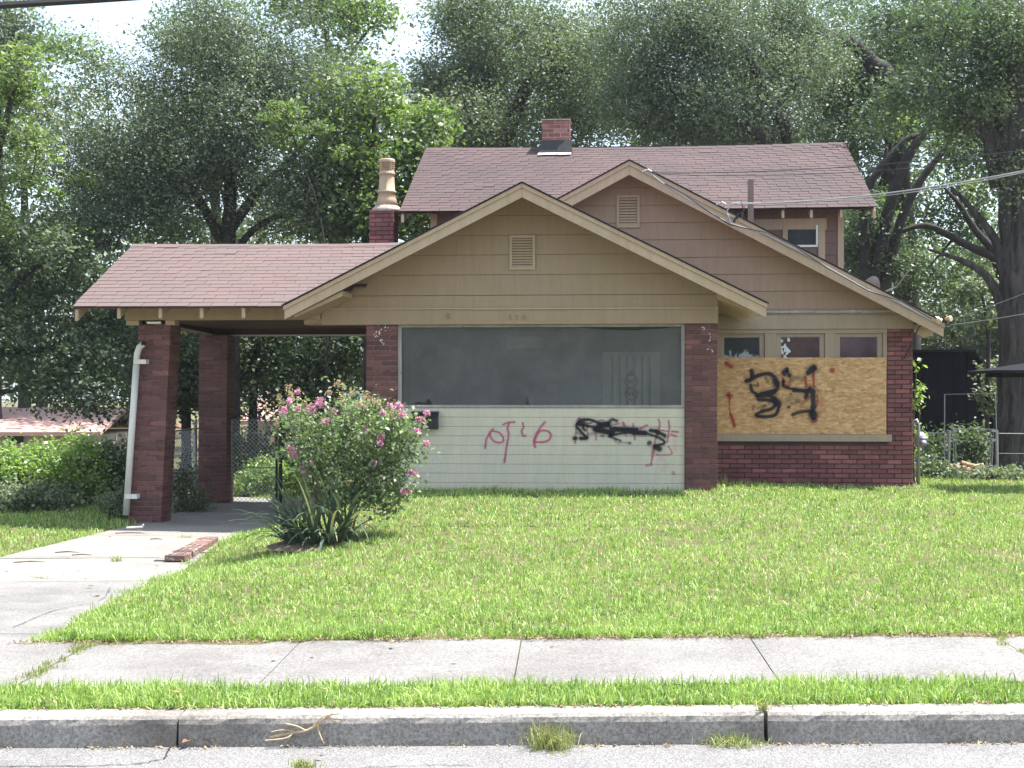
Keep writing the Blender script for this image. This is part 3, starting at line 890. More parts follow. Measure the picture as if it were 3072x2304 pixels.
# carport roof: ridge along x
CE_Y, CE_Z, CR_Y, CR_Z, CX0 = 17.35, 2.800, 19.60, 3.835, -7.05
CB_Y = 21.98
vs_ = Vector((0, CR_Y-CE_Y, CR_Z-CE_Z)); SL = vs_.length
PK_X, PK_Z, PY0 = -1.205, 4.345, 17.30       # porch gable peak, rake plane
PSL, PHALF = 0.5015, 3.05
cr_deck = slab('carport_roof', [(CX0, CE_Y, CE_Z), (-3.9, CE_Y, CE_Z), (-2.0, CR_Y, CR_Z), (-2.0, CB_Y, CE_Z-0.02), (CX0, CB_Y, CE_Z-0.02), (CX0, CR_Y, CR_Z)][:0] or
               [(CX0, CE_Y, CE_Z), (-4.1, CE_Y, CE_Z), (-2.1, CR_Y, CR_Z), (CX0, CR_Y, CR_Z)][:0] or [(CX0+0.01, CE_Y+0.06, CE_Z-0.004), (-4.1, CE_Y+0.06, CE_Z-0.004), (-2.1, CR_Y, CR_Z-0.03), (CX0+0.01, CR_Y, CR_Z-0.03)], 0.018, M['shingle'])
slab('carport_back_slope', [(CX0, CR_Y, CR_Z), (-2.1, CR_Y, CR_Z), (-3.3, CB_Y, CE_Z), (CX0, CB_Y, CE_Z)], 0.035, M['shingle'])
shingles((CX0-0.015, CE_Y-0.02, CE_Z), (1,0,0), vs_, 5.2, SL, M['shingle'], cr_deck,
         limit=lambda d: (-4.30 - CX0) + d/SL*2.15 + 0.20, sag=0.022)
xx = CX0 - 0.015
while xx < -2.6:                               # ridge caps
    cp = MB(); w_ = 0.30
    cp.add([(0,-0.10,-0.036),(w_,-0.10,-0.036),(w_,0,0.012),(0,0,0.012),(0,0.10,-0.036),(w_,0.10,-0.036),
            (0,-0.10,-0.045),(w_,-0.10,-0.045),(w_,0,0.0),(0,0,0.0),(0,0.10,-0.045),(w_,0.10,-0.045)],
           [(0,1,2,3),(3,2,5,4),(0,6,7,1),(4,5,11,10),(0,3,9,6),(3,4,10,9),(1,7,8,2),(2,8,11,5)])
    cp.build('ridge_cap', M['shingle'], cr_deck, wloc=(xx, CR_Y, CR_Z+0.012+random.uniform(0, 0.006)-0.022*math.sin(math.pi*min(1, (xx-CX0)/5.2)))); xx += 0.29
# carport rafters, end rafters, beams
def rafter(x, y0, z0, y1, z1, w_=0.045, d_=0.13, name='rafter', mat=None):
    MB().prismx([(y0, z0), (y0, z0-d_), (y1, z1-d_), (y1, z1)], x-w_/2, x+w_/2).build(name, mat or M['tan_rake'], house)
sl_ = (CR_Z-CE_Z)/(CR_Y-CE_Y)
for u in (352, 477, 601, 727):
    x = at(u, 950, CE_Y)[0]
    rafter(x, CE_Y+0.05, CE_Z-0.038+0.02, 18.2, CE_Z-0.038+sl_*0.85)
    rafter(x, CB_Y-0.05, CE_Z-0.02, 21.3, CE_Z-0.02+sl_*0.6)
for y1_, z1_ in ((CR_Y, CR_Z-0.038),):
    rafter(CX0+0.03, CE_Y+0.03, CE_Z-0.038, y1_, z1_, 0.045, 0.14, 'rake_board')
    rafter(CX0+0.03, CB_Y-0.03, CE_Z-0.038, y1_+0.002, z1_, 0.045, 0.14, 'rake_board')
MB().box(-6.62, -3.95, 18.04, 18.24, 2.665, 2.93).build('carport_beam', M['tan'], house)
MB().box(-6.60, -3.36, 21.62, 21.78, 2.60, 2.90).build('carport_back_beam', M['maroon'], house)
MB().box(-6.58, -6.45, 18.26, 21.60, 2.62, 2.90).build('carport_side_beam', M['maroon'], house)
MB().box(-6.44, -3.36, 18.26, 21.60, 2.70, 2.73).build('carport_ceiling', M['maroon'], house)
MB().box(-6.42, -3.36, 21.56, 21.61, 2.585, 2.61).build('light_trim', M['pvc'], house)
MB().tube([(-6.42, 18.3, 2.655), (-6.40, 21.5, 2.60)], 0.018, 6).build('conduit', M['pvc'], house)
MB().box(-6.62, -6.45, 18.10, 18.28, 2.60, 2.662).build('beam_block', M['tan_rake'], house)
MB().box(-6.08, -5.95, 18.10, 18.3, 2.60, 2.662).build('beam_block', M['tan_rake'], house)
MB().box(-6.33, -6.14, 18.09, 18.12, 2.615, 2.645).build('loose_trim', M['white'], house)
# end gable of the carport
MB().prismx([(18.0, 2.86), (21.8, 2.86), (CR_Y, CR_Z-0.08)], -6.62, -6.56).build('carport_end_gable', M['tan'], house)

# porch roof
pz = lambda x: PK_Z - PSL*abs(x-PK_X)
pl = PK_X-PHALF; pr = PK_X+PHALF
for sx, nm in ((-1, 'porch_roof_slope'), (1, 'porch_roof_slope')):
    e = PK_X + sx*PHALF
    pts = [(e, PY0, pz(e)), (PK_X, PY0, PK_Z), (PK_X, 20.9, PK_Z), (e, 20.9 if sx < 0 else 20.05, pz(e))]
    dk = slab(nm, pts if sx < 0 else pts[::-1], 0.03, M['asphalt_edge'])
    j = MB()
    if sx < 0: shingles((e, 19.9, pz(e)), (0,-1,0), (1,0,PSL), 2.62, PHALF*math.sqrt(1+PSL*PSL), M['shingle'], None, j)
    else: shingles((e, PY0-0.02, pz(e)), (0,1,0), (-1,0,PSL), 2.75, PHALF*math.sqrt(1+PSL*PSL), M['shingle'], None, j)
    o = j.build('shingle_courses', M['shingle'], dk); o['kind'] = 'stuff'
def rake(x0, z0, x1, z1, y0, d_, th, mat, name='rake_board', pk=None):
    MB().prism([(x0, z0), (x1, z1), (x1, z1-d_), (x0, z0-d_)], y0, y0+th).build(name, mat, house)
off = 0.032
def rake_pair(px_, pz_, sl, hl, hr, y0, mat, d1=0.155, d2=0.05, off=0.032):
    for sx, h in ((-1, hl), (1, hr)):
        e = px_ + sx*h
        A, B = (e, pz_-sl*h-off), (px_ + sx*0.0015, pz_-off)
        rake(A[0], A[1], B[0], B[1], y0, d1, 0.035, mat)
        rake(A[0]+sx*0.012, A[1]+0.012, B[0], B[1]+0.018, y0-0.022, d2, 0.02, mat, 'rake_trim')
        rake(A[0]+sx*0.03, A[1]+0.026, B[0], B[1]+0.041, y0-0.045, 0.012, 0.06, M['asphalt_edge'], 'drip_edge')
rake_pair(PK_X, PK_Z, PSL, PHALF, PHALF, PY0+0.012, M['tan_rake'])
# soffit lookouts at the lower left and the exposed rafter tails at the right eave
MB().prism([(pl+0.10, pz(pl+0.10)-0.19), (pl+0.74, pz(pl+0.74)-0.19), (pl+0.74, pz(pl+0.74)-0.255), (pl+0.12, pz(pl+0.10)-0.205)][::-1], PY0+0.09, 18.03).build('soffit_block', M['tan_rake'], house)
for y in (17.55, 17.92, 18.35, 18.80, 19.25, 19.70):
    MB().prism([(1.28, pz(1.28)-0.035), (pr-0.02, pz(pr-0.02)-0.035), (pr-0.03, pz(pr)-0.13), (1.28, pz(1.28)-0.20)], y, y+0.045).build('rafter_tail', M['tan_rake'], house)
MB().prism([(1.305, pz(1.305)-0.032), (pr-0.01, pz(pr)-0.032), (pr-0.01, pz(pr)-0.045), (1.305, pz(1.305)-0.045)], PY0+0.06, 20.0).build('soffit', M['tan_rake'], house)
MB().prism([(pl+0.02, pz(pl)-0.03), (PK_X, PK_Z-0.045), (PK_X, PK_Z-0.058), (pl+0.02, pz(pl)-0.045)], PY0+0.06, 18.02).prism([(PK_X, PK_Z-0.045), (1.3, pz(1.3)-0.045), (1.3, pz(1.3)-0.058), (PK_X, PK_Z-0.058)], PY0+0.06, 18.02).build('soffit', M['tan_rake'], house)

# ---- gable siding boards
def boards(zs, xl, xr, under, y, mat, parent, joints, lap=0.014, th=0.02):
    for i, (z0, z1) in enumerate(zip(zs, zs[1:])):
        gap = 0.004
        za, zb = z0 + gap/2, z1 - gap/2
        cuts = sorted(joints.get(i, []))
        L0, R0 = under(za); L1, R1 = under(zb)
        L0, L1, R0, R1 = max(L0, xl), max(L1, xl), min(R0, xr), min(R1, xr)
        if R0 <= L0: continue
        if R1 <= L1:                      # the topmost piece runs to a point
            zt = zb
            for k in range(40):
                zt = za + (zb-za)*(1-k/40)
                a, b_ = under(zt)
                if min(b_, xr) > max(a, xl): break
            L1, R1, zb = max(under(zt)[0], xl), min(under(zt)[1], xr), zt
        ed = [None] + cuts + [None]
        for a, b_ in zip(ed, ed[1:]):
            g = 0.0007
            poly = [(L0 if a is None else a+g, za), (R0 if b_ is None else b_-g, za), (R1 if b_ is None else min(b_-g, R1), zb), (L1 if a is None else max(a+g, L1), zb)]
            MB().prism(poly, y, y+th, lap).build('siding_board', mat, parent)
def under_gable(px_, pz_, sl, dz):
    return lambda z: (px_ - (pz_-dz-z)/sl, px_ + (pz_-dz-z)/sl)
yg = 18.065
g1 = MB().prism([(-4.15, 2.62), (1.29, 2.62), (1.29, pz(1.29)-0.07), (PK_X, PK_Z-0.07), (-4.15, pz(-4.15)-0.07)], yg+0.022, yg+0.10).build('porch_gable_wall', M['tan'], house)
zq = lambda v: HCAM + (HYP-v)/FPX*18.02
xq = lambda u: at(u, 800, yg)[0]
boards([2.975, zq(822), zq(762), zq(703), zq(644), zq(590), 4.4], -4.2, 1.30, under_gable(PK_X, PK_Z, PSL, 0.06), yg, M['tan'], g1,
       {0: [xq(1503)], 1: [xq(1440), xq(1730)], 2: [xq(1370), xq(1690)], 3: [xq(1640)], 4: []})
boards([2.80, 2.972], -4.2, 1.30, under_gable(PK_X, PK_Z, PSL, 0.06), yg-0.004, M['tan'], g1, {0: [xq(1420)]}, lap=0.006)
boards([2.59, 2.795], -4.2, 1.305, lambda z: (-3.93, 9), yg-0.01, M['tan'], g1, {0: [xq(1148)]}, lap=0.0, th=0.05)
MB().box(xq(1416), 1.307, yg-0.034, yg-0.012, 2.785, 2.803).build('trim_strip', M['tan_rake'], house)
MB().prism([(-4.1, 2.795), (xq(1416), 2.790), (xq(1416), 2.806), (-4.1, 2.811)], yg-0.034, yg-0.012).build('trim_strip', M['tan_rake'], house)
MB().box(-4.2, 1.30, 18.18, 18.50, 2.60, 2.95).build('porch_beam', M['tan'], house)
for x in (PL0+0.16, PR0+0.06, PR0+0.27):
    MB().box(x, x+0.012, YP-0.037, YP-0.02, 2.60, 2.66).build('joint_gap', M['dark'], house)

def vent(x0, x1, z0, z1, y, mat, nsl):
    f = 0.035
    v = MB().box(x0, x1, y-0.02, y+0.004, z0, z0+f).box(x0, x1, y-0.02, y+0.004, z1-f, z1).box(x0, x0+f, y-0.02, y+0.004, z0+f, z1-f).box(x1-f, x1, y-0.02, y+0.004, z0+f, z1-f)
    o = v.build('gable_vent', mat, house)
    MB().box(x0+f, x1-f, y+0.001, y+0.003, z0+f, z1-f).build('vent_shade_sheet', M['dark'], o)  # dark sheet carrying the shade of the space behind the slats
    hh = (z1-z0-2*f)/nsl
    for i in range(nsl):
        zb = z0+f+i*hh
        MB().add([(x0+f, y-0.016, zb+0.002), (x1-f, y-0.016, zb+0.002), (x1-f, y-0.003, zb+hh*0.80), (x0+f, y-0.003, zb+hh*0.80),
                  (x0+f, y-0.010, zb), (x1-f, y-0.010, zb), (x1-f, y+0.0, zb+hh*0.78), (x0+f, y+0.0, zb+hh*0.78)],
                 [(0,1,2,3),(7,6,5,4),(0,4,5,1),(3,2,6,7),(0,3,7,4),(1,5,6,2)]).build('vent_slat', mat, o)
a, c = at(1529, 810, yg), at(1606, 706, yg)
vent(a[0], c[0], a[2], c[2], yg-0.018, M['tan_rake'], 11)

# house number and the painted-over bell on the beam
def text(name, s, size, loc, mat, parent, depth=0.004, shear=0.0, spacing=1.0):
    cu = bpy.data.curves.new(name, 'FONT'); cu.body = s; cu.size = size; cu.extrude = depth; cu.space_character = spacing; cu.resolution_u = 3
    ob = bpy.data.objects.new(name+'_tmp', cu); col.objects.link(ob)
    dg = bpy.context.evaluated_depsgraph_get(); me = bpy.data.meshes.new_from_object(ob.evaluated_get(dg))
    bpy.data.objects.remove(ob)
    rot = Matrix.Rotation(math.pi/2, 4, 'X'); me.transform(rot)
    me.materials.clear(); me.materials.append(mat)
    a_ = me.attributes.new('rnd', 'FLOAT', 'FACE')
    o = bpy.data.objects.new(name, me)
    return place(o, parent, loc)
p = at(1524, 960, yg-0.012)
for k_, ch_ in enumerate('530'): text('house_number', ch_, 0.10, (p[0]+k_*0.092, yg-0.014, p[2]), M['digit'], house, 0.009)
p = at(1344, 945, yg-0.02); MB().tube([(p[0], yg-0.045, p[2]+0.02), (p[0]+0.005, yg-0.03, p[2]-0.05)], [0.016, 0.008], 8).build('bell_hook', M['digit'], house)

# ---- porch front: screen, frame, cream boards
SX0, SX1, SZ0, SZ1 = -2.925, 0.878, 1.49, 2.592
yf = 18.145
fr = MB()
for bx in ((SX0, SX1, SZ1-0.035, SZ1), (SX0, SX1, SZ0, SZ0+0.035), (SX0, SX0+0.05, SZ0+0.036, SZ1-0.036), (SX1-0.045, SX1, SZ0+0.036, SZ1-0.036)):
    fr.box(bx[0], bx[1], yf, yf+0.05, bx[2], bx[3])
scr_f = fr.build('screen_frame', M['greywood'], house)
nx_, nz_ = 150, 44
x0, x1, z0, z1 = SX0+0.045, SX1-0.04, SZ0+0.030, SZ1-0.030
vs, fs = [], []
def tear(u):                                     # how far the lower edge has come up
    q = 0
    for c_, w_, h_ in ((at(1285,1200,yf)[0], 0.06, 0.10), (at(1258,1205,yf)[0], 0.17, 0.050), (at(1582,1200,yf)[0], 0.026, 0.125), (at(1582,1200,yf)[0], 0.09, 0.03)):
        q = max(q, h_*max(0, 1-abs(u-c_)/w_))
    return q
xa, xb = at(1735, 970, yf)[0], at(2035, 970, yf)[0]
for j in range(nz_+1):
    for i in range(nx_+1):
        x = x0 + (x1-x0)*i/nx_
        top = z1 - (0.050*math.sin(math.pi*min(1, max(0, (x-xa)/(xb-xa))))**0.7 if xa < x < xb else 0)
        bot = z0 + tear(x)
        f_ = (j/nz_)**1.6
        z = bot + (top-bot)*f_
        dep = 0.020*math.sin(3.1*x+1)*math.sin(2.4*z) + 0.010*math.sin(9*x+5*z) + 0.006*math.sin(17*x-11*z) + 0.016*math.exp(-((f_-0.12)/0.12)**2)*math.sin(11*x+2*math.sin(3*x))
        dep *= min(1, 4*f_)
        dep -= 0.10*tear(x)/0.1*math.exp(-f_*14)*0.35
        vs.append((x, yf+0.032+dep*0.9, z))
mb = MB(); mb.add(vs, [(j*(nx_+1)+i, j*(nx_+1)+i+1, (j+1)*(nx_+1)+i+1, (j+1)*(nx_+1)+i) for j in range(nz_) for i in range(nx_)], 0.5)
mb.build('porch_screen', M['screen'], house, smooth=True)['label'] = 'sagging grey insect screen with tears along its lower edge'

yc = 18.160
zb_ = 1.487
pan = MB().box(SX0+0.004, SX1-0.004, yc+0.012, yc+0.05, 0.1, zb_-0.004).build('lower_porch_wall', M['cream'], house)
hb = (zb_-0.36)/9.0 * 1.0
xs_ = at(1690, 1300, yc)[0]
for i in range(10):
    zt = zb_ - i*0.1245; zl = zt - 0.1245
    for a, b_ in ((SX0+0.003, xs_-0.0015), (xs_+0.0015, SX1-0.003)):
        q = 0.0045
        MB().add([(a, yc, zl+q), (b_, yc, zl+q), (b_, yc, zt-q), (a, yc, zt-q), (a, yc+0.009, zl), (b_, yc+0.009, zl), (b_, yc+0.009, zt), (a, yc+0.009, zt)],
                 [(0,1,2,3),(0,4,5,1),(3,2,6,7),(0,3,7,4),(1,5,6,2)]).build('siding_board', M['cream'], pan)

MB().box(1.225, 1.285, 18.53, 20.095, 0.1, 1.50).build('porch_side_wall', M['cream'], house)
MB().box(1.225, 1.285, 18.53, 20.095, 2.60, 2.69).build('porch_side_beam', M['tan'], house)
MB().add([(1.255, 18.53, 1.505), (1.255, 20.095, 1.505), (1.255, 20.095, 2.595), (1.255, 18.53, 2.595)], [(0, 1, 2, 3)]).build('added_side_screen', M['screen'], house)  # unseen side, added as mesh so sun still reaches the porch interior
# porch interior seen through the screen
a, c = at(1820, 1066, 20.95), at(1968, 1066, 20.95)
dr = MB().box(a[0]-0.06, c[0]+0.06, 20.93, 20.99, 0.36, a[2]+0.05).build('porch_door', M['white'], house)
MB().box(a[0], c[0], 20.90, 20.935, 0.37, a[2]).build('door_leaf', M['white'], dr)
for k in range(6):
    x = a[0] + (c[0]-a[0])*(k+0.75)/6.6
    MB().tube([(x, 20.87, 0.4), (x, 20.87, a[2]-0.02)], 0.010, 6).build('security_bar', M['iron'], dr)
xm = (a[0]+c[0])/2
ring = MB()
for zc, r in ((1.86, 0.095), (1.67, 0.095)):
    ring.tube([(xm+r*math.cos(t), 20.865, zc+r*math.sin(t)) for t in np.linspace(0, 6.283, 17)], 0.011, 6)
    for sx in (-1, 1):
        ring.tube([(xm+sx*(0.045+0.03*math.cos(t)), 20.862, zc+0.03*math.sin(t)) for t in np.linspace(0, 5.2, 11)], 0.009, 5)
for sx in (-1, 0, 1): ring.tube([(xm+sx*0.04, 20.865, 1.95), (xm+sx*0.02, 20.865, 2.0+0.03*(1-abs(sx)))], 0.010, 5)
ring.build('scroll_ornament', M['iron'], dr)
text('door_number', '5', 0.13, (at(1742, 1127, 20.99)[0], 20.985, at(1742, 1127, 20.99)[2]), M['white'], house)
a, c = at(1395, 1250, 20.99), at(1650, 1075, 20.99)
wn = MB().box(a[0], c[0], 20.96, 20.995, 1.2, c[2]).build('porch_window', M['inwall'], house)
MB().box(a[0]+0.07, c[0]-0.07, 20.945, 20.958, 1.27, c[2]-0.08).build('window_blind', M['inwall'], wn)
a, c = at(1520, 1045, 20.99), at(1630, 1010, 20.99)
MB().box(a[0], c[0], 20.97, 20.995, a[2], c[2]).build('pale_panel', M['white'], house)  # plain white rectangle on the porch back wall

# ---- wing front above the apron
MB().box(WX0, WX1+0.005, YW-0.03, YW+0.12, 2.605, 2.800).build('wing_beam', M['sill'], house)
fl = MB()
xs2 = np.linspace(1.32, 4.16, 18)
for p0, p1 in zip(xs2, xs2[1:]):
    fl.prism([(p0+0.002, 2.836+random.uniform(-0.005, 0.005)), (p1-0.002, 2.836+random.uniform(-0.005, 0.005)), (p1-0.002, 2.872+random.uniform(-0.006, 0.004)), (p0+0.002, 2.872+random.uniform(-0.006, 0.004))], YW-0.045, YW-0.015)
fl.build('peeling_trim', M['greywood'], house)
MB().box(WX0, 4.18, YW-0.012, YW+0.05, 2.80, 2.90).build('wing_frieze', M['rose'], house)
MB().box(1.40, 3.915, YW-0.075, YW+0.05, 0.985, 1.085).build('window_sill', M['sill'], house)
# window frame: head, jambs and mullions round three transom panes
ZH0, ZH1, ZB = 2.50, 2.603, 2.02
win = MB().box(WX0+0.05, 3.86, YW-0.004, YW+0.08, ZH1-0.06, ZH1-0.001).build('wing_window', M['sill'], house)
spans = [(1.535, 2.055), (2.355, 2.915), (3.195, 3.735)]
for a, b_ in ((WX0+0.05, 1.465), (2.125, 2.285), (2.985, 3.125), (3.805, 3.858)):
    MB().box(a, b_, YW-0.002, YW+0.085, ZB, ZH1-0.062).build('mullion', M['sill'], win)
for (a, b_), mt in zip(spans, ('pane1', 'pane2', 'pane3')):
    f = MB().box(a-0.066, a, YW+0.03, YW+0.08, ZB, ZH1-0.063).box(b_, b_+0.066, YW+0.03, YW+0.08, ZB, ZH1-0.063).box(a, b_, YW+0.031, YW+0.08, ZH0, ZH1-0.063).build('sash_frame', M['sill'], win)
    MB().box(a-0.004, b_+0.004, YW+0.055, YW+0.060, ZB, ZH0+0.004).build('pane', M[mt], win)
    MB().box(a, a+0.008, YW+0.046, YW+0.054, ZB, ZH0).box(b_-0.008, b_, YW+0.046, YW+0.054, ZB, ZH0).box(a+0.009, b_-0.009, YW+0.046, YW+0.054, ZH0-0.012, ZH0).build('putty', M['greywood'], win)
# flaked paint left on the middle pane
fk = MB()
for k in range(16):
    cx, cz = 2.37+random.random()**1.4*0.12, 2.20+random.random()*0.28
    n = 7; ph = random.random()*6
    fk.add([(cx+random.uniform(0.012, 0.03)*math.cos(ph+i*6.283/n), YW+0.0535-0.0001*k, cz+random.uniform(0.012, 0.035)*math.sin(ph+i*6.283/n)) for i in range(n)], [tuple(range(n))])
fk.build('paint_flakes', M['sticker'], win)
# boarding: OSB sheet with a saw cut low down
ob_ = MB()
xc = at(2312, 1280, YW)[0]
ob_.prism([(1.425, 1.088), (xc-0.0025, 1.088), (xc-0.0015, 1.30), (xc+0.0015, 1.30), (xc+0.0025, 1.088), (3.848, 1.088), (3.850, 2.192), (1.430, 2.196)], YW-0.022, YW-0.006)
osb = ob_.build('osb_board', M['osb'], house); osb['label'] = 'sprayed OSB sheet boarding up the wing window'

# main gable
GPX, GPZ, GSL, GY = 0.165, 4.995, 0.530, 19.60
g2 = MB().prism([(-3.9, 2.90), (4.13, 2.90), (GPX, GPZ-0.075)], YW+0.012, YW+0.09).build('main_gable_wall', M['rose'], house)
zw_ = lambda v: HCAM + (HYP-v)/FPX*20.15
xw = lambda u: at(u, 800, YW)[0]
boards([2.892]+[zw_(v) for v in (878, 827, 776, 723, 672, 620, 568, 516, 480)], -3.9, 4.15, under_gable(GPX, GPZ, GSL, 0.07), YW-0.006, M['rose'], g2,
       {0: [xw(1900), xw(2380)], 1: [xw(2202)], 2: [xw(2000)], 3: [xw(2088)], 4: [xw(1973), xw(2032)+0.35], 5: [xw(2032)], 6: [xw(1800)]})
a, c = at(1850, 684, YW), at(1919, 586, YW)
vent(a[0], c[0], a[2], c[2], YW-0.022, M['rose_rake'], 10)
gz = lambda x: GPZ - GSL*abs(x-GPX)
GH = 4.38
for sx in (-1, 1):
    e = GPX + sx*GH
    pts = [(e, GY, gz(e)), (GPX, GY, GPZ), (GPX, 28.2, GPZ), (e, 28.2, gz(e))]
    if sx < 0:
        e2 = GPX - 3.6
        pts = [(e2, 20.2, gz(e2)), (GPX-1.2, GY, gz(GPX-1.2)), (GPX, GY, GPZ), (GPX, 28.2, GPZ), (e2, 28.2, gz(e2))]
    dk = slab('main_roof_slope', pts if sx < 0 else pts[::-1], 0.03, M['asphalt_edge'])
    if sx > 0:
        j = MB()
        shingles((e, GY-0.02, gz(e)), (0,1,0), (-1,0,GSL), 8.5, GH*math.sqrt(1+GSL*GSL), M['shingle_up'], None, j)
        o = j.build('shingle_courses', M['shingle_up'], dk); o['kind'] = 'stuff'
rake_pair(GPX, GPZ, GSL, 2.2, GH, GY+0.012, M['rose_rake'], 0.175, 0.06)
MB().prism([(GPX, GPZ-0.05), (GPX+GH-0.02, gz(GPX+GH)-0.05), (GPX+GH-0.02, gz(GPX+GH)-0.065), (GPX, GPZ-0.065)], GY+0.05, YW-0.02).build('soffit', M['rose_rake'], house)
MB().box(4.235, 4.47, GY+0.25, GY+0.45, 2.60, 2.66).prism([(4.235, 2.66), (4.50, 2.60), (4.50, 2.50), (4.36, 2.47), (4.235, 2.56)], YW-0.05, YW+0.05).build('eave_end', M['tan_rake'], house)

# upper storey
UY0, UZ0, UYR, UZR, UX0, UX1 = 20.62, 4.425, 23.50, 5.885, -3.285, 3.81
vs_ = Vector((0, UYR-UY0, UZR-UZ0)); SU = vs_.length
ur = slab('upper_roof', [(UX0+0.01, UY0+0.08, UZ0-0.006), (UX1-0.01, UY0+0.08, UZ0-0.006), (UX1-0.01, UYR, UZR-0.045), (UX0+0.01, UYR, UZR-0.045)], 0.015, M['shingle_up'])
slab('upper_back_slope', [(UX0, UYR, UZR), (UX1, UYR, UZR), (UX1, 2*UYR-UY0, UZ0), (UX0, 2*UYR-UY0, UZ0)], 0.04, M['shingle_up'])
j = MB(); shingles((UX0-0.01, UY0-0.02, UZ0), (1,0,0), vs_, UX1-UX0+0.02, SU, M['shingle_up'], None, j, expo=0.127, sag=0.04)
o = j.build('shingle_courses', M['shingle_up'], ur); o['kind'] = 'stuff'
cp = MB()
x = UX0
while x < UX1-0.05:
    x2 = min(x+0.31, UX1+0.01); z = UZR+0.014+random.uniform(0, 0.006)-0.04*math.sin(math.pi*min(1, max(0, (x-UX0)/(UX1-UX0))))
    cp.add([(x, UYR-0.11, z-0.05), (x2, UYR-0.11, z-0.052), (x2, UYR, z+0.002), (x, UYR, z+0.006), (x, UYR+0.11, z-0.05), (x2, UYR+0.11, z-0.052)], [(0,1,2,3), (3,2,5,4)])
    x = x2
cp.build('ridge_caps', M['shingle_up'], ur)
fp = MB()                                        # a bare scraped patch near the left
for (u0, u1, v) in ((1318, 1356, 547), (1355, 1420, 543)):
    t_ = (UZR-UZ0)/(UYR-UY0)
    for yy in np.arange(UY0+0.1, UYR, 0.02):
        q = at(u0, v, yy)
        if abs(q[2] - (UZ0 + t_*(yy-UY0))) < 0.02:
            xA, xB = q[0], at(u1, v, yy)[0]
            fp.add([(xA, yy, UZ0+t_*(yy-UY0)+0.004), (xB, yy, UZ0+t_*(yy-UY0)+0.004), (xB-0.03, yy+0.07, UZ0+t_*(yy+0.07-UY0)+0.004), (xA+0.05, yy+0.06, UZ0+t_*(yy+0.06-UY0)+0.004)], [(0,1,2,3)])
            break
fp.build('scraped_patch', M['greywood'], ur)
for xe in (UX0+0.03, UX1-0.03):
    for ya, yb in ((UY0+0.02, UYR), (2*UYR-UY0-0.02, UYR+0.002)):
        MB().prismx([(ya, UZ0-0.045), (ya, UZ0-0.16), (yb, UZR-0.17), (yb, UZR-0.045)], xe-0.022, xe+0.022).build('rake_board', M['rose_rake'], house)
UWY = 21.10
ux0, ux1 = at(1292, 660, UWY)[0], at(2531, 660, UWY)[0]
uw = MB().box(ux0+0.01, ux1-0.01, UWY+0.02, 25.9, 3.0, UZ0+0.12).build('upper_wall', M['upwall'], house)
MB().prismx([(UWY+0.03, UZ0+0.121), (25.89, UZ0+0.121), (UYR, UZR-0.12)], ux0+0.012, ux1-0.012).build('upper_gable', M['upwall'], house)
z = 3.05; k = 0
while z < UZ0 + 0.05:
    cuts = [ux0+0.1, ux0+0.45+0.5*(k % 2), 2.75, 2.75+0.36*(k % 2)+0.02, ux1-0.1] if k % 2 else [ux0+0.1, 0, 3.0, ux1-0.1]
    for a, b_ in zip(cuts, cuts[1:]):
        if b_-a > 0.03: MB().prism([(a+0.002, z), (b_-0.002, z), (b_-0.002, z+0.176), (a+0.002, z+0.176)], UWY+0.012, UWY+0.03, 0.010).build('siding_board', M['upwall'], uw)
    z += 0.18; k += 1
for a, b_ in ((ux0, ux0+0.1), (ux1-0.09, ux1)):
    MB().box(a, b_, UWY-0.012, UWY+0.035, 3.0, UZ0+0.02).build('corner_board', M['rose_rake'], house)
MB().box(at(2250, 660, UWY)[0], at(2480, 660, UWY)[0], UWY-0.008, UWY+0.02, 4.16, 4.32).build('window_head', M['rose_rake'], house)
for u in (2349, 2434, 2524, 2621):
    x = at(u, 650, UY0+0.05)[0]
    rafter(x, UY0+0.04, UZ0-0.03, UWY+0.1, UZ0-0.03+0.5*0.5, 0.04, 0.115, 'rafter_tail', M['rose_rake'])
a, c = at(2348, 760, UWY), at(2475, 655, UWY)
uwn = MB().box(a[0], a[0]+0.075, UWY-0.015, UWY+0.02, 3.4, c[2]).box(c[0]-0.10, c[0], UWY-0.015, UWY+0.02, 3.4, c[2]).box(a[0]+0.076, c[0]-0.101, UWY-0.015, UWY+0.02, c[2]-0.09, c[2]-0.001).build('upper_window', M['rose_rake'], house)
p0, p1 = at(2357, 733, UWY), at(2448, 669, UWY)
MB().box(a[0]+0.078, c[0]-0.103, UWY-0.004, UWY+0.012, p0[2]-0.05, c[2]-0.095).build('pane', M['glass'], uwn)
xr_ = c[0]-0.105
MB().box(xr_-0.03, xr_, UWY-0.012, UWY-0.005, p0[2]-0.02, c[2]-0.10).box(a[0]+0.078, xr_, UWY-0.012, UWY-0.005, p0[2]-0.045, p0[2]-0.012).build('sash_frame', M['white'], uwn)

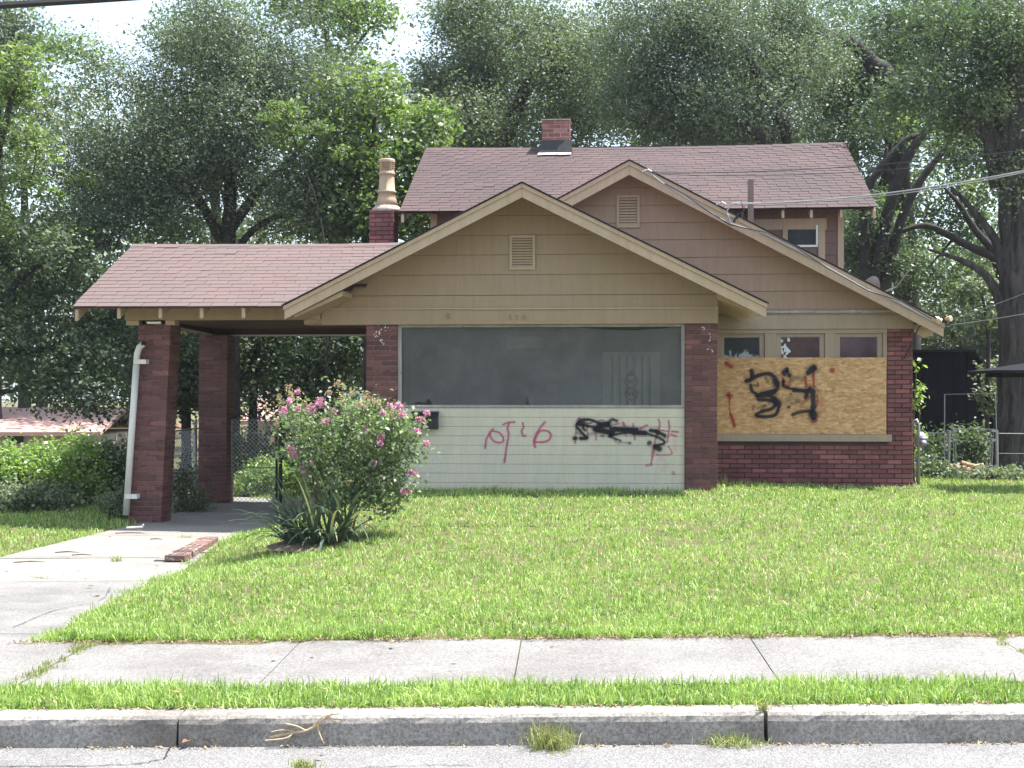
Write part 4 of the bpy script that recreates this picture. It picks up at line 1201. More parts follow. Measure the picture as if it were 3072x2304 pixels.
# chimneys
def chimney(x0, x1, y0, y1, z0, z1, mat, mortar, name='chimney'):
    c = MB().box(x0+0.007, x1-0.007, y0+0.007, y1-0.007, z0, z1-0.004).build(name, mortar, house)
    n = int(round((z1-z0)/COURSE)); h = (z1-z0)/n
    back = MB()
    for i in range(n):
        za, zb = z0+i*h+JT/2, z0+(i+1)*h-JT/2
        vis = True
        x = x0 - (0.107 if i % 2 else 0)
        while x < x1-0.01:
            a, b_ = max(x, x0), min(x+0.203, x1)
            if x1-b_ < 0.05: b_ = x1
            if b_-a > 0.02: put_brick(a, b_, y0, y0+0.095, za, zb, mat, c)
            if b_-a > 0.02: put_brick(a, b_, y1-0.095, y1, za, zb, mat, c, back)
            x = b_ + JT
        y = y0+0.105 - (0.05 if i % 2 else 0)
        while y < y1-0.11:
            a, b_ = max(y, y0+0.105), min(y+0.203, y1-0.105)
            if b_-a > 0.02:
                put_brick(x1-0.095, x1, a, b_, za, zb, mat, c, back); put_brick(x0, x0+0.095, a, b_, za, zb, mat, c, back)
            y = b_ + JT
    o = back.build('side_brickwork', mat, c); o['kind'] = 'stuff'
    return c
CY = 21.2
a, c = at(1108, 735, CY), at(1181, 628, CY)
ch = chimney(a[0], c[0], CY, CY+0.46, 2.6, c[2], M['brick_wing'], M['mortar_dark'])
cx, cy = (a[0]+c[0])/2 + 0.045, CY+0.23
MB().lathe((cx, cy, c[2]), [(0.25, -0.02), (0.235, 0.03), (0.19, 0.075), (0.15, 0.10)], 16).build('mortar_cap', M['cap'], ch, smooth=True)
hp = at(1150, 480, cy)[2] - c[2]
pot = MB()
pr_ = [(0.185, 0.07), (0.150, 0.20), (0.128, 0.30), (0.150, 0.305), (0.153, 0.33), (0.130, 0.345), (0.120, 0.56), (0.118, 0.60), (0.132, 0.605), (0.135, 0.635), (0.120, 0.65), (0.118, 0.675)]
pot.lathe((cx, cy, c[2]), [(r, z*hp/0.86) for r, z in pr_], 18)
po = pot.build('chimney_pot', M['terracotta'], ch, smooth=True)
lv = MB()
for k in range(4):
    zz_ = (0.688+k*0.032)*hp/0.86
    lv.lathe((cx, cy, c[2]+zz_), [(0.085, 0.0), (0.122, -0.004), (0.124, 0.010), (0.086, 0.018)], 18)
lv.lathe((cx, cy, c[2]+0.675*hp/0.86), [(0.078, 0.0), (0.078, 0.14*hp/0.86)], 12)
for k in range(4):
    an = math.pi/4+k*math.pi/2
    lv.box(cx+0.108*math.cos(an)-0.014, cx+0.108*math.cos(an)+0.014, cy+0.108*math.sin(an)-0.014, cy+0.108*math.sin(an)+0.014, c[2]+0.672*hp/0.86, c[2]+0.815*hp/0.86)
lv.lathe((cx, cy, c[2]+0.805*hp/0.86), [(0.125, 0.0), (0.132, 0.012), (0.132, 0.045), (0.118, 0.062), (0.0, 0.066)], 18)
lv.build('louvred_top', M['terracotta'], ch, smooth=False)

CY2 = 23.25
a, c = at(1626, 440, CY2), at(1709, 360, CY2)
zb2 = UZR - 0.12
ch2 = chimney(a[0], c[0], CY2, CY2+0.46, zb2+0.18, c[2], M['brick_raw'], M['mortar_pale'])
MB().box(a[0]-0.012, c[0]+0.012, CY2-0.012, CY2+0.47, c[2]+0.001, c[2]+0.022).build('mortar_cap', M['cap'], ch2)
t_ = (UZR-UZ0)/(UYR-UY0)
yl = CY2-0.10
zl = UZ0 + t_*(yl-UY0)
MB().add([(a[0]-0.05, yl, zl+0.02), (c[0]+0.05, yl, zl+0.02), (c[0]+0.02, CY2-0.016, zb2+0.19), (a[0]-0.02, CY2-0.016, zb2+0.19),
          (a[0]-0.05, CY2+0.52, zl+0.02), (c[0]+0.05, CY2+0.52, zl+0.02), (c[0]+0.02, CY2+0.476, zb2+0.19), (a[0]-0.02, CY2+0.476, zb2+0.19)],
         [(0,1,2,3), (1,5,6,2), (5,4,7,6), (4,0,3,7)]).build('tar_flashing', M['tar'], ch2)
wf = MB()
xsf = np.linspace(a[0]-0.06, c[0]+0.03, 9)
for p0, p1 in zip(xsf, xsf[1:]):
    y_ = yl - 0.085 + random.uniform(-0.012, 0.012)
    wf.add([(p0, y_, UZ0+t_*(y_-UY0)+0.021), (p1, y_, UZ0+t_*(y_-UY0)+0.021), (p1, yl-0.004, zl+0.021), (p0, yl-0.004, zl+0.021)], [(0,1,2,3)])
wf.build('white_sealant', M['white'], ch2)

# weathered post standing on the roof
p0, p1 = at(2252, 540, 20.35), at(2252, 655, 20.35)
MB().box(p0[0]-0.040, p0[0]+0.040, 20.31, 20.39, gz(p0[0])-0.2, p0[2]).build('roof_post', M['post'], house)

# downspout on the leaning pillar
d = MB()
pts = [at(430, 1032, 18.02), at(418, 1042, 18.02), at(411, 1065, 18.03), at(409, 1100, 18.04)]
ds = MB().tube(pts, [0.042, 0.042, 0.042, 0.042], 12).tube([at(409, 1098, 18.04), at(378, 1545, 18.04)], [0.044, 0.044], 12).build('downspout', M['pvc'], house, smooth=True)
q = at(430.5, 1031.5, 18.0); MB().tube([q + Vector((-0.004, -0.002, 0.004)), q + Vector((0.006, -0.008, 0.002))], 0.034, 12).build('mouth_shade_disc', M['dark'], ds)  # dark disc standing in for the shaded inside of the pipe
for (u, v) in ((411, 1085), (384, 1490)):
    q = at(u, v, 17.985); MB().box(q[0]-0.05, q[0]+0.12, 17.99, 18.115, q[2]-0.03, q[2]+0.03).build('strap', M['pvc'], ds)

o = rest.build('brickwork', M['brick'], house); o['kind'] = 'stuff'

# ---- spray paint
def cat(pts, n=5):
    P = [Vector(p) for p in pts]
    if len(P) < 3: return [P[0].lerp(P[-1], i/4) for i in range(5)]
    out = []
    for i in range(len(P)-1):
        p0, p1, p2, p3 = P[max(i-1, 0)], P[i], P[i+1], P[min(i+2, len(P)-1)]
        for k in range(n):
            t = k/n
            out.append(0.5*((2*p1) + (-p0+p2)*t + (2*p0-5*p1+4*p2-p3)*t*t + (-p0+3*p1-3*p2+p3)*t**3))
    out.append(P[-1]); return out
def spray(name, strokes, ox, oy, scl, Y, mat, parent, fat=1.35):
    strokes = [(p_, w_*2.3, 0.16*a_) for p_, w_, a_ in strokes if a_ >= 0.7] + list(strokes)
    for si, (pts, wpx, alpha) in enumerate(strokes):
        vs, fs, al = [], [], []
        y = Y - 0.0012 - 0.00012*si
        c = [at(ox+p[0]/scl, oy+p[1]/scl, y) for p in cat([(a, b, 0) for a, b in pts])]
        hw = wpx/scl/FPX*Y/2 * fat
        t0 = (c[0]-c[1]).normalized()*hw*0.8; t1 = (c[-1]-c[-2]).normalized()*hw*0.8
        ring = [(c[0]+t0, 0.35, 0.0)] + [(p, random.uniform(0.88, 1.1), 1.0) for p in c] + [(c[-1]+t1, 0.35, 0.0)]
        for i, (p, wm, am) in enumerate(ring):
            tn = (ring[min(i+1, len(ring)-1)][0] - ring[max(i-1, 0)][0])
            nr = Vector((-tn.z, 0, tn.x)); nr = nr.normalized() if nr.length > 1e-9 else Vector((0,0,1))
            for k, a_ in ((-1, 0), (-0.6, 0.75), (0, 1.0), (0.6, 0.75), (1, 0)):
                q = p + nr*hw*wm*k
                vs.append((q.x, y, q.z)); al.append(a_*am*alpha)
        for i in range(len(ring)-1):
            for k in range(4): fs.append((i*5+k, (i+1)*5+k, (i+1)*5+k+1, i*5+k+1))
        mb = MB(); mb.add(vs, fs, 0.5)
        o = mb.build(name, mat, parent)
        a_ = o.data.attributes.new('a', 'FLOAT', 'POINT'); a_.data.foreach_set('value', al)
ysp = yc - 0.001
spray('spray_stroke', [
    ([(715,795),(720,750),(740,705),(765,675)], 12, 0.7), ([(752,690),(745,718),(765,750),(800,760),(825,750),(820,722),(795,697),(757,690)], 10, 0.9),
    ([(820,652),(850,640),(895,635)], 10, 0.8), ([(860,640),(850,675),(856,710),(845,780),(838,830),(830,880)], 12, 0.8),
    ([(940,640),(946,665),(935,690),(945,720),(962,716)], 11, 0.85), ([(1077,635),(1040,680),(1015,735),(1010,760),(1018,790)], 13, 0.8),
    ([(1012,755),(1050,757),(1095,747),(1112,715),(1090,690),(1050,690),(1022,718),(1010,752)], 11, 0.9)], 1100, 950, 2.011, ysp, M['spray_pink'], pan, 1.15)
spray('spray_stroke', [
    ([(180,335),(220,295)], 34, 0.7), ([(155,470),(145,600),(140,725)], 30, 0.55), ([(330,350),(345,480),(350,620)], 28, 0.5), ([(505,400),(495,520),(485,660)], 36, 0.5),
    ([(520,355),(600,332),(640,380)], 28, 0.5), ([(780,405),(870,390)], 34, 0.5), ([(930,370),(960,430)], 40, 0.75), ([(1095,390),(1108,450),(1125,560),(1130,660)], 36, 0.6),
    ([(1220,470),(1340,420)], 44, 0.6), ([(1520,320),(1545,385),(1530,480),(1475,640),(1440,850),(1400,1060)], 32, 0.6), ([(1690,340),(1702,480),(1668,700)], 24, 0.7),
    ([(1540,500),(1690,520)], 18, 0.7), ([(1740,518),(1850,532)], 26, 0.8), ([(1730,570),(1825,602)], 28, 0.75), ([(1315,1085),(1420,1072)], 40, 0.5),
    ([(1480,912),(1730,902),(1722,820),(1680,765)], 34, 0.45), ([(1760,1195),(1790,1235)], 50, 0.35), ([(1560,960),(1640,1050),(1600,1180)], 90, 0.10), ([(1780,640),(1800,820)], 80, 0.10),
    ([(800,650),(820,690)], 50, 0.4), ([(980,570),(990,610)], 30, 0.4), ([(1460,760),(1420,930)], 70, 0.25)], 1700, 1200, 5.53, ysp, M['spray_pink'], pan)
spray('spray_stroke', [
    ([(115,637),(165,632)], 44, 0.95), ([(220,638),(340,630)], 44, 1.0), ([(340,630),(250,540),(165,440),(180,385),(240,335),(320,322),(420,335),(520,375),(560,395),(690,382)], 32, 1.0),
    ([(200,392),(290,390)], 66, 1.0), ([(270,430),(280,480),(320,505)], 34, 0.8), ([(290,420),(400,438),(560,445),(690,432)], 30, 0.95), ([(450,478),(600,500),(770,525)], 50, 1.0),
    ([(460,500),(600,530),(760,555)], 40, 0.95), ([(560,400),(570,440)], 26, 0.9), ([(690,385),(710,440),(770,530),(700,600),(800,572),(960,545),(1100,532)], 28, 1.0), ([(540,398),(690,385)], 44, 1.0),
    ([(700,600),(800,640),(900,672)], 22, 0.8), ([(760,470),(960,472),(1180,482)], 40, 0.95), ([(790,488),(1000,510),(1310,545)], 48, 1.0), ([(1100,545),(1320,550)], 50, 1.0),
    ([(1310,550),(1500,612),(1620,685),(1600,728),(1450,760)], 26, 1.0), ([(1470,775),(1550,815)], 70, 1.0), ([(1380,500),(1490,522),(1630,585)], 42, 1.0), ([(1480,500),(1520,560)], 40, 0.9),
    ([(1355,725),(1390,700)], 52, 0.8), ([(712,350),(760,322),(840,350)], 36, 0.8), ([(720,370),(745,430)], 40, 0.45), ([(1640,590),(1625,630)], 40, 0.5), ([(850,720),(900,700),(1050,715)], 30, 0.3),
    ([(560,600),(610,590),(600,620)], 30, 0.45), ([(350,560),(480,560)], 40, 0.3), ([(160,540),(230,560)], 30, 0.4), ([(340,400),(430,370)], 22, 0.6), ([(1040,700),(1060,725)], 40, 0.5)], 1700, 1200, 5.53, ysp-0.006, M['spray_black'], pan, 1.7)
yo = YW - 0.0225
spray('spray_stroke', [
    ([(305,430),(325,455)], 40, 0.8), ([(340,460),(370,470)], 40, 0.55), ([(330,720),(345,765)], 36, 0.85), ([(310,735),(370,745)], 20, 0.5), ([(342,770),(338,850),(350,920)], 16, 0.6), ([(352,920),(372,975),(385,1028)], 30, 0.8),
    ([(1050,560),(1062,660)], 22, 0.8), ([(1125,510),(1132,660)], 22, 0.75), ([(840,570),(848,630),(895,662)], 18, 0.8), ([(1120,975),(1150,965)], 50, 0.75), ([(1162,735),(1166,800),(1150,850)], 22, 0.5),
    ([(1292,500),(1318,505)], 44, 0.7), ([(1005,850),(1060,780),(1090,760)], 40, 0.35), ([(590,935),(660,945)], 14, 0.7), ([(1400,880),(1560,890)], 26, 0.16), ([(1200,760),(1220,880)], 60, 0.15), ([(850,600),(900,640)], 50, 0.3)], 2080, 950, 3.13, yo, M['spray_red'], osb, 1.2)
spray('spray_stroke', [
    ([(492,605),(550,580),(548,500)], 32, 1.0), ([(550,582),(610,552),(700,535),(755,562),(792,620),(782,685),(715,705),(640,725),(590,740)], 30, 1.0), ([(540,640),(552,695),(590,725)], 26, 0.9),
    ([(600,752),(680,728),(745,760),(795,815),(800,860),(770,920),(690,938),(590,928),(640,892),(740,862),(790,800)], 26, 1.0), ([(605,780),(690,782),(770,800)], 26, 0.9), ([(640,740),(740,720),(770,690)], 34, 0.95),
    ([(750,770),(795,810),(800,830)], 50, 0.95), ([(760,600),(790,640)], 44, 0.9), ([(570,640),(610,650),(600,620)], 20, 0.6), ([(558,880),(570,830)], 18, 0.5), ([(620,850),(680,830),(640,870)], 26, 0.4), ([(700,620),(680,570)], 26, 0.4),
    ([(848,535),(880,500)], 46, 1.0), ([(900,540),(905,560)], 34, 0.9), ([(880,480),(885,520)], 18, 0.8), ([(850,600),(848,655),(950,680),(1060,692),(1100,660)], 22, 0.9), ([(940,695),(1060,702),(1052,765)], 28, 1.0),
    ([(1072,535),(1112,495),(1142,468)], 40, 0.95), ([(1100,490),(1150,490)], 40, 0.8), ([(1122,690),(1128,800),(1122,900),(1130,955)], 38, 1.0), ([(930,922),(1010,892),(1130,885)], 26, 0.85), ([(1110,915),(1140,930)], 60, 1.0),
    ([(905,610),(960,580),(1030,590)], 44, 0.35), ([(880,780),(950,760),(1010,800)], 40, 0.3), ([(890,845),(905,850)], 26, 0.7), ([(910,720),(920,730)], 20, 0.6), ([(920,820),(990,790)], 30, 0.35), ([(1060,700),(1130,690)], 34, 0.9)], 2080, 950, 3.13, yo-0.005, M['spray_black'], osb, 1.5)
sm_ = spraymat('faded_stencil', (0.22, 0.05, 0.10))
for u_, ch_ in ((2452, 'U'), (2474, 'S'), (2494, '2')):
    p = at(u_, 1177, yo); _o = text('stencil_mark', ch_, 0.085, (p[0], yo-0.0012, p[2]), sm_, osb, 0.0)
    _a = _o.data.attributes.new('a', 'FLOAT', 'POINT'); _a.data.foreach_set('value', [0.55]*len(_o.data.vertices))
# white splashes on the two porch pillars
sp_ = MB()
for (u, v, n, du, dv) in ((1147, 985, 7, 18, 14), (1138, 1003, 6, 16, 8), (1146, 1028, 4, 8, 10), (2108, 985, 3, 5, 6), (2130, 1048, 4, 8, 8), (2120, 1010, 3, 14, 20)):
    for k in range(n):
        q = at(u+random.uniform(-du, du), v+random.uniform(-dv, dv), YP-0.006)
        a, l = random.uniform(0.6, 1.4), random.uniform(0.008, 0.026)
        dx, dz = l*math.cos(a), l*math.sin(a)
        sp_.add([(q.x-dx, q.y, q.z-dz), (q.x+0.006, q.y, q.z-0.003), (q.x+dx, q.y, q.z+dz), (q.x-0.006, q.y, q.z+0.003)], [(0,1,2,3)])
sp_.build('paint_splashes', M['white'], house)

# ================================================================ fittings and small things
yc_m = 18.15
a, c = at(1234, 1287, 18.05), at(1313, 1235, 18.05)
mb_root = empty('mailbox', ((a[0]+c[0])/2, 18.1, a[2]), 'black wall mailbox with pale stickers beside the pink flowering shrub', 'mailbox')
MB().prismx([(18.153, a[2]), (18.04, a[2]), (18.045, c[2]-0.07), (18.153, c[2]-0.01)], a[0], c[0]).build('box', M['black'], mb_root)
MB().prismx([(18.154, c[2]+0.005), (18.154, c[2]-0.008), (18.025, c[2]-0.085), (18.022, c[2]-0.055), (18.06, c[2]-0.01)], a[0]-0.008, c[0]+0.008).build('lid', M['black'], mb_root)
MB().box(a[0]+0.03, a[0]+0.075, 18.036, 18.039, a[2]+0.015, a[2]+0.085).build('sticker', M['sticker'], mb_root)
MB().blob((a[0]+0.115, 18.038, a[2]+0.055), 0.03, 8, 4, 0.05, (1, 0.05, 0.9)).build('sticker', M['sticker'], mb_root)

q = at(2828, 962, 19.62)
fl_ = empty('floodlight', q, 'twin floodlight with pale lens and orange shade at the wing eave end', 'floodlight')
MB().box(q[0]-0.05, q[0]+0.05, 19.58, 19.70, q[2]-0.03, q[2]+0.045).tube([(q[0]-0.14, 19.63, q[2]+0.05), (q[0], 19.63, q[2]+0.02)], 0.02, 6).build('mount', M['black'], fl_)
for sx, mt in ((-1, 'lens'), (1, 'orange')):
    p0 = Vector((q[0]+sx*0.02, 19.60, q[2]+0.02)); dr_ = Vector((sx*0.55, -0.75, -0.30 if sx < 0 else 0.02)).normalized()
    MB().tube([p0, p0+dr_*0.04, p0+dr_*0.10, p0+dr_*0.11], [0.018, 0.026, 0.046, 0.044], 10).build('lamp_head', M['pvc'] if sx < 0 else M['orange'], fl_, smooth=True)
    MB().tube([p0+dr_*0.111, p0+dr_*0.118], [0.042, 0.036], 10).build('lens', M['lens'], fl_)
MB().tube([(q[0]-0.1, 19.66, q[2]), (q[0]-0.3, 19.75, q[2]-0.08), (q[0]-0.38, 19.9, q[2]-0.35), (q[0]-0.46, 20.2, q[2]-0.6)], 0.010, 5).build('lead', M['cable'], fl_)

# gas meter by the wing corner
q = at(2757, 1320, 20.7)
gm = empty('gas_meter', (q[0], 20.7, 0.28), 'grey gas meter on a riser pipe at the brick wing corner', 'gas meter')
MB().lathe((q[0]+0.03, 20.75, q[2]-0.10), [(0.05, 0.0), (0.095, 0.03), (0.10, 0.14), (0.06, 0.20), (0.03, 0.22)], 12).build('meter_body', M['galv'], gm, smooth=True)
MB().tube([(q[0]-0.01, 20.68, 0.2), (q[0]-0.01, 20.68, q[2]+0.22), (q[0]-0.04, 20.68, q[2]+0.30), (q[0]-0.09, 20.68, q[2]+0.28), (q[0]-0.10, 20.68, q[2]+0.10)], 0.022, 8).build('riser_pipe', M['galv'], gm, smooth=True)
MB().tube([(q[0]+0.0, 20.67, q[2]+0.02), (q[0]+0.12, 20.67, q[2]+0.02)], 0.028, 8).tube([(q[0]+0.05, 20.64, q[2]-0.05), (q[0]+0.05, 20.60, q[2]-0.05)], 0.05, 10).build('regulator', M['galv'], gm, smooth=True)

# satellite dish behind the main roof slope
q = at(2598, 875, 22.3)
dish = empty('satellite_dish', (q[0], 22.3, gz(q[0])), 'grey satellite dish with its arm behind the right roof slope', 'satellite dish')
dm = MB(); vsd, fsd = [], []
for i in range(6):
    for k in range(16):
        r = 0.30*i/5; an = 2*math.pi*k/16
        p = Vector((r*math.cos(an), r*r*0.55, r*math.sin(an)))
        p = Matrix.Rotation(R(-35), 3, 'X') @ (Matrix.Rotation(R(-62), 3, 'Z') @ p)
        vsd.append((q[0]+p.x, 22.3+p.y, q[2]-0.02+p.z))
for i in range(5):
    for k in range(16): fsd.append((i*16+k, i*16+(k+1) % 16, (i+1)*16+(k+1) % 16, (i+1)*16+k))
dm.add(vsd, fsd); dm.build('reflector', M['galv'], dish, smooth=True)
t1, t2 = at(2690, 860, 22.2), at(2738, 795, 22.0)
MB().tube([(q[0], 22.3, gz(q[0])-0.05), (q[0]+0.05, 22.3, q[2]-0.08)], 0.025, 8).build('mast', M['galv'], dish)
MB().tube([q+Vector((0.05, 0, -0.12)), t1, t1.lerp(t2, 0.8), t2], [0.014, 0.014, 0.014, 0.03], 7).build('feed_arm', M['galv'], dish)

# wires
def wire(name, pts, r, mat, label, sag=0.0, n=14, group=None):
    P = [Vector(p) for p in pts]
    if len(P) == 2:
        P = [P[0].lerp(P[1], i/n) - Vector((0, 0, sag*4*(i/n)*(1-i/n))) for i in range(n+1)]
    o = MB().tube(P, r, 5).build(name, mat)
    return tag(o, label, 'cable', group)
wire('street_cable', [at(-700, 62, 14.5), at(0, 17, 14.5), at(290, -1, 14.5), at(900, -42, 14.5), at(2400, -160, 14.6)], 0.040, M['cable'], 'thick black utility cable crossing the top left sky')
wire('service_cable', [at(2195, 612, 19.52), at(3500, 415, 14.5)], 0.009, M['cable_grey'], 'thick pale twisted service cable running from the rake to the right', 0.16)
wire('service_cable', [at(2210, 608, 19.52), at(3500, 410, 14.4)], 0.006, M['cable_grey'], 'thinner service cable wound close beside the thick pale one', 0.20)
wire('telephone_wire', [at(1952, 518, 19.5), at(3500, 395, 14.0)], 0.005, M['cable'], 'upper thin dark wire running from the main gable peak to the right', 0.12)
wire('telephone_wire', [at(1956, 521, 19.5), at(3500, 408, 14.0)], 0.004, M['cable'], 'lower thin dark wire running from the main gable peak to the right', 0.16)
wire('back_wire', [at(2838, 965, 19.8), at(3400, 740, 17)], 0.004, M['cable_grey'], 'thin wire rising right from the floodlight past the big trunk', 0.04)
wire('back_wire', [at(2850, 975, 20.2), at(3400, 870, 17)], 0.004, M['cable_grey'], 'flatter thin wire crossing the big trunk below the other one', 0.04)
# cables and fittings along the rake
rk = [at(1935, 508, 19.50), at(1990, 550, 19.48), at(2050, 590, 19.46), at(2110, 625, 19.46), at(2185, 668, 19.46), at(2290, 700, 19.46), at(2380, 745, 19.46), at(2480, 800, 19.46), at(2600, 868, 19.46), at(2700, 910, 19.46), at(2790, 960, 19.48)]
wire('rake_cable', rk, 0.012, M['cable_grey'], 'slack grey cable hanging along the right rake board')
wire('rake_cable', [p + Vector((0.02, -0.012, 0.035*math.sin(i*1.7))) for i, p in enumerate(rk[1:])], 0.008, M['cable'], 'thin black cable tangled along the right rake board')
q = at(2195, 640, 19.45)
cl = empty('service_clamp', q, 'tangle of looped wires and black clamps on the rake', 'wire clamp')
MB().tube([q+Vector((-0.03,0,-0.10)), q+Vector((-0.07,0,0.03)), q+Vector((0.0,-0.02,0.13)), q+Vector((0.12,-0.01,0.15))], 0.011, 6).tube([q+Vector((-0.02,0,-0.12)), q+Vector((-0.06,-0.02,-0.02)), q+Vector((0.05,-0.03,-0.06))], 0.010, 6).build('loop', M['cable_grey'], cl)
for dx, dz in ((0.03, -0.09), (0.07, -0.04), (0.13, -0.03)):
    MB().tube([q+Vector((dx, -0.02, dz-0.045)), q+Vector((dx+0.02, -0.02, dz+0.045))], [0.02, 0.016], 7).build('connector', M['black'], cl)
MB().tube([q+Vector((0.13,-0.01,0.15)), q+Vector((0.17,-0.02,0.04)), q+Vector((0.10,-0.02,-0.02)), q+Vector((0.05,-0.02,-0.08))], 0.009, 6).build('loop', M['cable'], cl)
for u, v in ((2160, 614), (1938, 516)):
    p = at(u, v, 19.5); MB().tube([p+Vector((-0.05,0,0.0)), p+Vector((0.03,-0.02,0.03)), p+Vector((0.08,-0.02,0.0))], 0.014, 6).build('anchor', M['cable_grey'], cl)

# ---- chain link
def link_mesh(p0, p1, z0, z1, r=0.0034, pitch=0.068):
    """two sets of slanted wires between p0 and p1 (ground points), z0..z1 above them"""
    A, B = Vector(p0), Vector(p1); L = (B-A).length; H = z1-z0
    mb = MB()
    def pt(u, h): q = A.lerp(B, u/L); return Vector((q.x, q.y, q.z+z0+h))
    n = int((L+H)/pitch)
    for i in range(n+1):
        c = i*pitch
        for s in (1, -1):
            us = []
            if s == 1: a_, b_ = (c-H, H), (c, 0)
            else: a_, b_ = (c-H, 0), (c, H)
            t0, t1 = 0.0, 1.0
            du = b_[0]-a_[0]
            t0 = max(0, (0-a_[0])/du); t1 = min(1, (L-a_[0])/du)
            if t1 <= t0: continue
            f = lambda t: pt(a_[0]+du*t, a_[1]+(b_[1]-a_[1])*t)
            mb.tube([f(t0)+Vector((0, 0.003*s, 0)), f(t1)+Vector((0, 0.003*s, 0))], r, 3, cap=False)
    return mb
GY_ = 21.45
g0, g1 = at(692, 1400, GY_)[0], at(836, 1400, GY_)[0]
zt_ = at(750, 1259, GY_)[2]; zm = at(750, 1403, GY_)[2]; zb0 = -0.06
gt = empty('garden_gate', (g0, GY_, zg(g0, GY_)), 'chain link garden gate with scrolled top rail under the carport', 'gate')
MB().tube([(g0+0.02, GY_, zb0), (g0+0.02, GY_, zt_), (g1-0.02, GY_, zt_), (g1-0.02, GY_, zb0), (g0+0.02, GY_, zb0)], 0.015, 7).build('frame', M['galv'], gt)
MB().tube([(g0+0.02, GY_, zm), (g1-0.02, GY_, zm)], 0.012, 6).build('middle_rail', M['galv'], gt)
o = link_mesh((g0+0.02, GY_, zb0), (g1-0.02, GY_, zb0), 0.0, zt_-zb0).build('wire_mesh', M['galv_pale'], gt)
MB().tube([(g1+0.03, GY_, -0.15), (g1+0.03, GY_, zt_+0.02)], 0.028, 8).build('post', M['iron'], gt)
MB().tube([(g1-0.035, GY_-0.02, -0.02), (g1-0.035, GY_-0.02, zm+0.5)], 0.016, 6).build('latch_rod', M['iron'], gt)
sc_m = MB()
sc_m.tube([(g0+0.0, GY_, zt_+0.015), (g0+0.06, GY_, zt_+0.03), (g0+0.12, GY_, zt_+0.075), (g0+0.17, GY_, zt_+0.085), (g0+0.24, GY_, zt_+0.065), (g0+0.36, GY_, zt_+0.02), (g0+0.48, GY_, zt_+0.015)], 0.013, 6)
for cx_, r_ in ((0.15, 0.03), (0.22, 0.025), (0.44, 0.022)):
    sc_m.tube([(g0+cx_+r_*math.cos(t), GY_, zt_+0.03+r_*math.sin(t)) for t in np.linspace(0, 6.28, 11)], 0.008, 5)
sc_m.tube([(g0+0.145+0.035*math.cos(t), GY_, zt_+0.135+0.04*math.sin(t)) for t in np.linspace(0, 6.28, 13)], 0.011, 6)
sc_m.build('scroll', M['iron'], gt)

f0 = at(586, 1400, 20.9)[0]; f1 = at(470, 1400, 19.3)[0]
fn = empty('chain_link_fence', (f0, 20.9, -0.05), 'leaning chain link fence panel between the carport pillars', 'fence')
MB().tube([(f0, 20.9, -0.2), (f0, 20.9, at(584, 1272, 20.9)[2])], 0.03, 8).blob((f0, 20.9, at(584, 1266, 20.9)[2]), 0.034, 8, 5, 0).build('post', M['galv'], fn, smooth=True)
ft = at(584, 1286, 20.9)[2]
MB().tube([(f0, 20.9, ft), (f1, 19.3, ft-0.02)], 0.012, 6).build('top_rail', M['galv'], fn)
link_mesh((f0, 20.9, -0.05), (f1, 19.3, -0.05), 0.0, ft+0.03, 0.0036).build('wire_mesh', M['galv_pale'], fn)

# right hand yard gate: tall outer frame, inner gate leaf, wire fence
RY = 24.2
rg = empty('yard_gate', (at(2900, 1400, RY)[0], RY, 0.3), 'galvanised pipe gate within a tall frame beside the big trunk', 'gate')
A_ = lambda u, v: at(u, v, RY)
MB().tube([A_(2833, 1440), A_(2834, 1183), A_(2986, 1180), A_(2994, 1440)], 0.010, 7).build('outer_frame', M['galv'], rg)
MB().tube([A_(2845, 1430), A_(2848, 1290)], 0.026, 8).build('post', M['galv'], rg)
for uu in (2992,): MB().tube([A_(uu, 1430), A_(uu-2, 1290)], 0.028, 8).build('post', M['galv'], rg)
MB().tube([A_(2862, 1415), A_(2860, 1286), A_(2980, 1288), A_(2978, 1360), A_(2976, 1395), A_(2958, 1420)], 0.010, 7).build('leaf_frame', M['galv'], rg)
MB().tube([A_(2868, 1415), A_(2866, 1288)], 0.009, 5).build('inner_bar', M['galv'], rg)
MB().tube([A_(2972, 1400), A_(2972, 1290)], 0.009, 5).build('inner_bar', M['galv'], rg)
for u in (2862, 2978):
    for v in (1292, 1320, 1400): MB().box(A_(u-4, v)[0], A_(u+8, v)[0], RY-0.03, RY+0.02, A_(u, v+4)[2], A_(u, v-4)[2]).build('clamp', M['galv'], rg)
gp = (A_(2866, 1400)[0], RY, A_(2866, 1412)[2])
link_mesh(gp, (A_(2972, 1400)[0], RY, gp[2]), 0.0, A_(2900, 1290)[2]-gp[2], 0.0014, 0.07).build('wire_mesh', M['iron'], rg)
wf_ = empty('wire_fence', (A_(2790, 1400)[0], RY+0.1, 0.3), 'low wire fence between the gas meter and the yard gate', 'fence')
MB().tube([at(2700, 1300, RY+0.1), at(2838, 1299, RY+0.1)], 0.011, 6).tube([at(2700, 1372, RY+0.1), at(2838, 1371, RY+0.1)], 0.007, 5).build('rail', M['galv'], wf_)
p_ = at(2700, 1430, RY+0.1)
link_mesh((p_[0], RY+0.1, p_[2]), (at(2838, 1430, RY+0.1)[0], RY+0.1, p_[2]), 0, at(2700, 1300, RY+0.1)[2]-p_[2], 0.0014, 0.07).build('wire_mesh', M['iron'], wf_)
wf2 = empty('wire_fence', (at(3060, 1400, RY)[0], RY-0.9, 0.3), 'wire fence strands crossing in front of the big trunk', 'fence')
MB().tube([at(2996, 1300, RY-0.9), at(3300, 1303, RY-0.9)], 0.007, 5).tube([at(2996, 1360, RY-0.9), at(3300, 1362, RY-0.9)], 0.004, 5).build('strand', M['galv'], wf2)
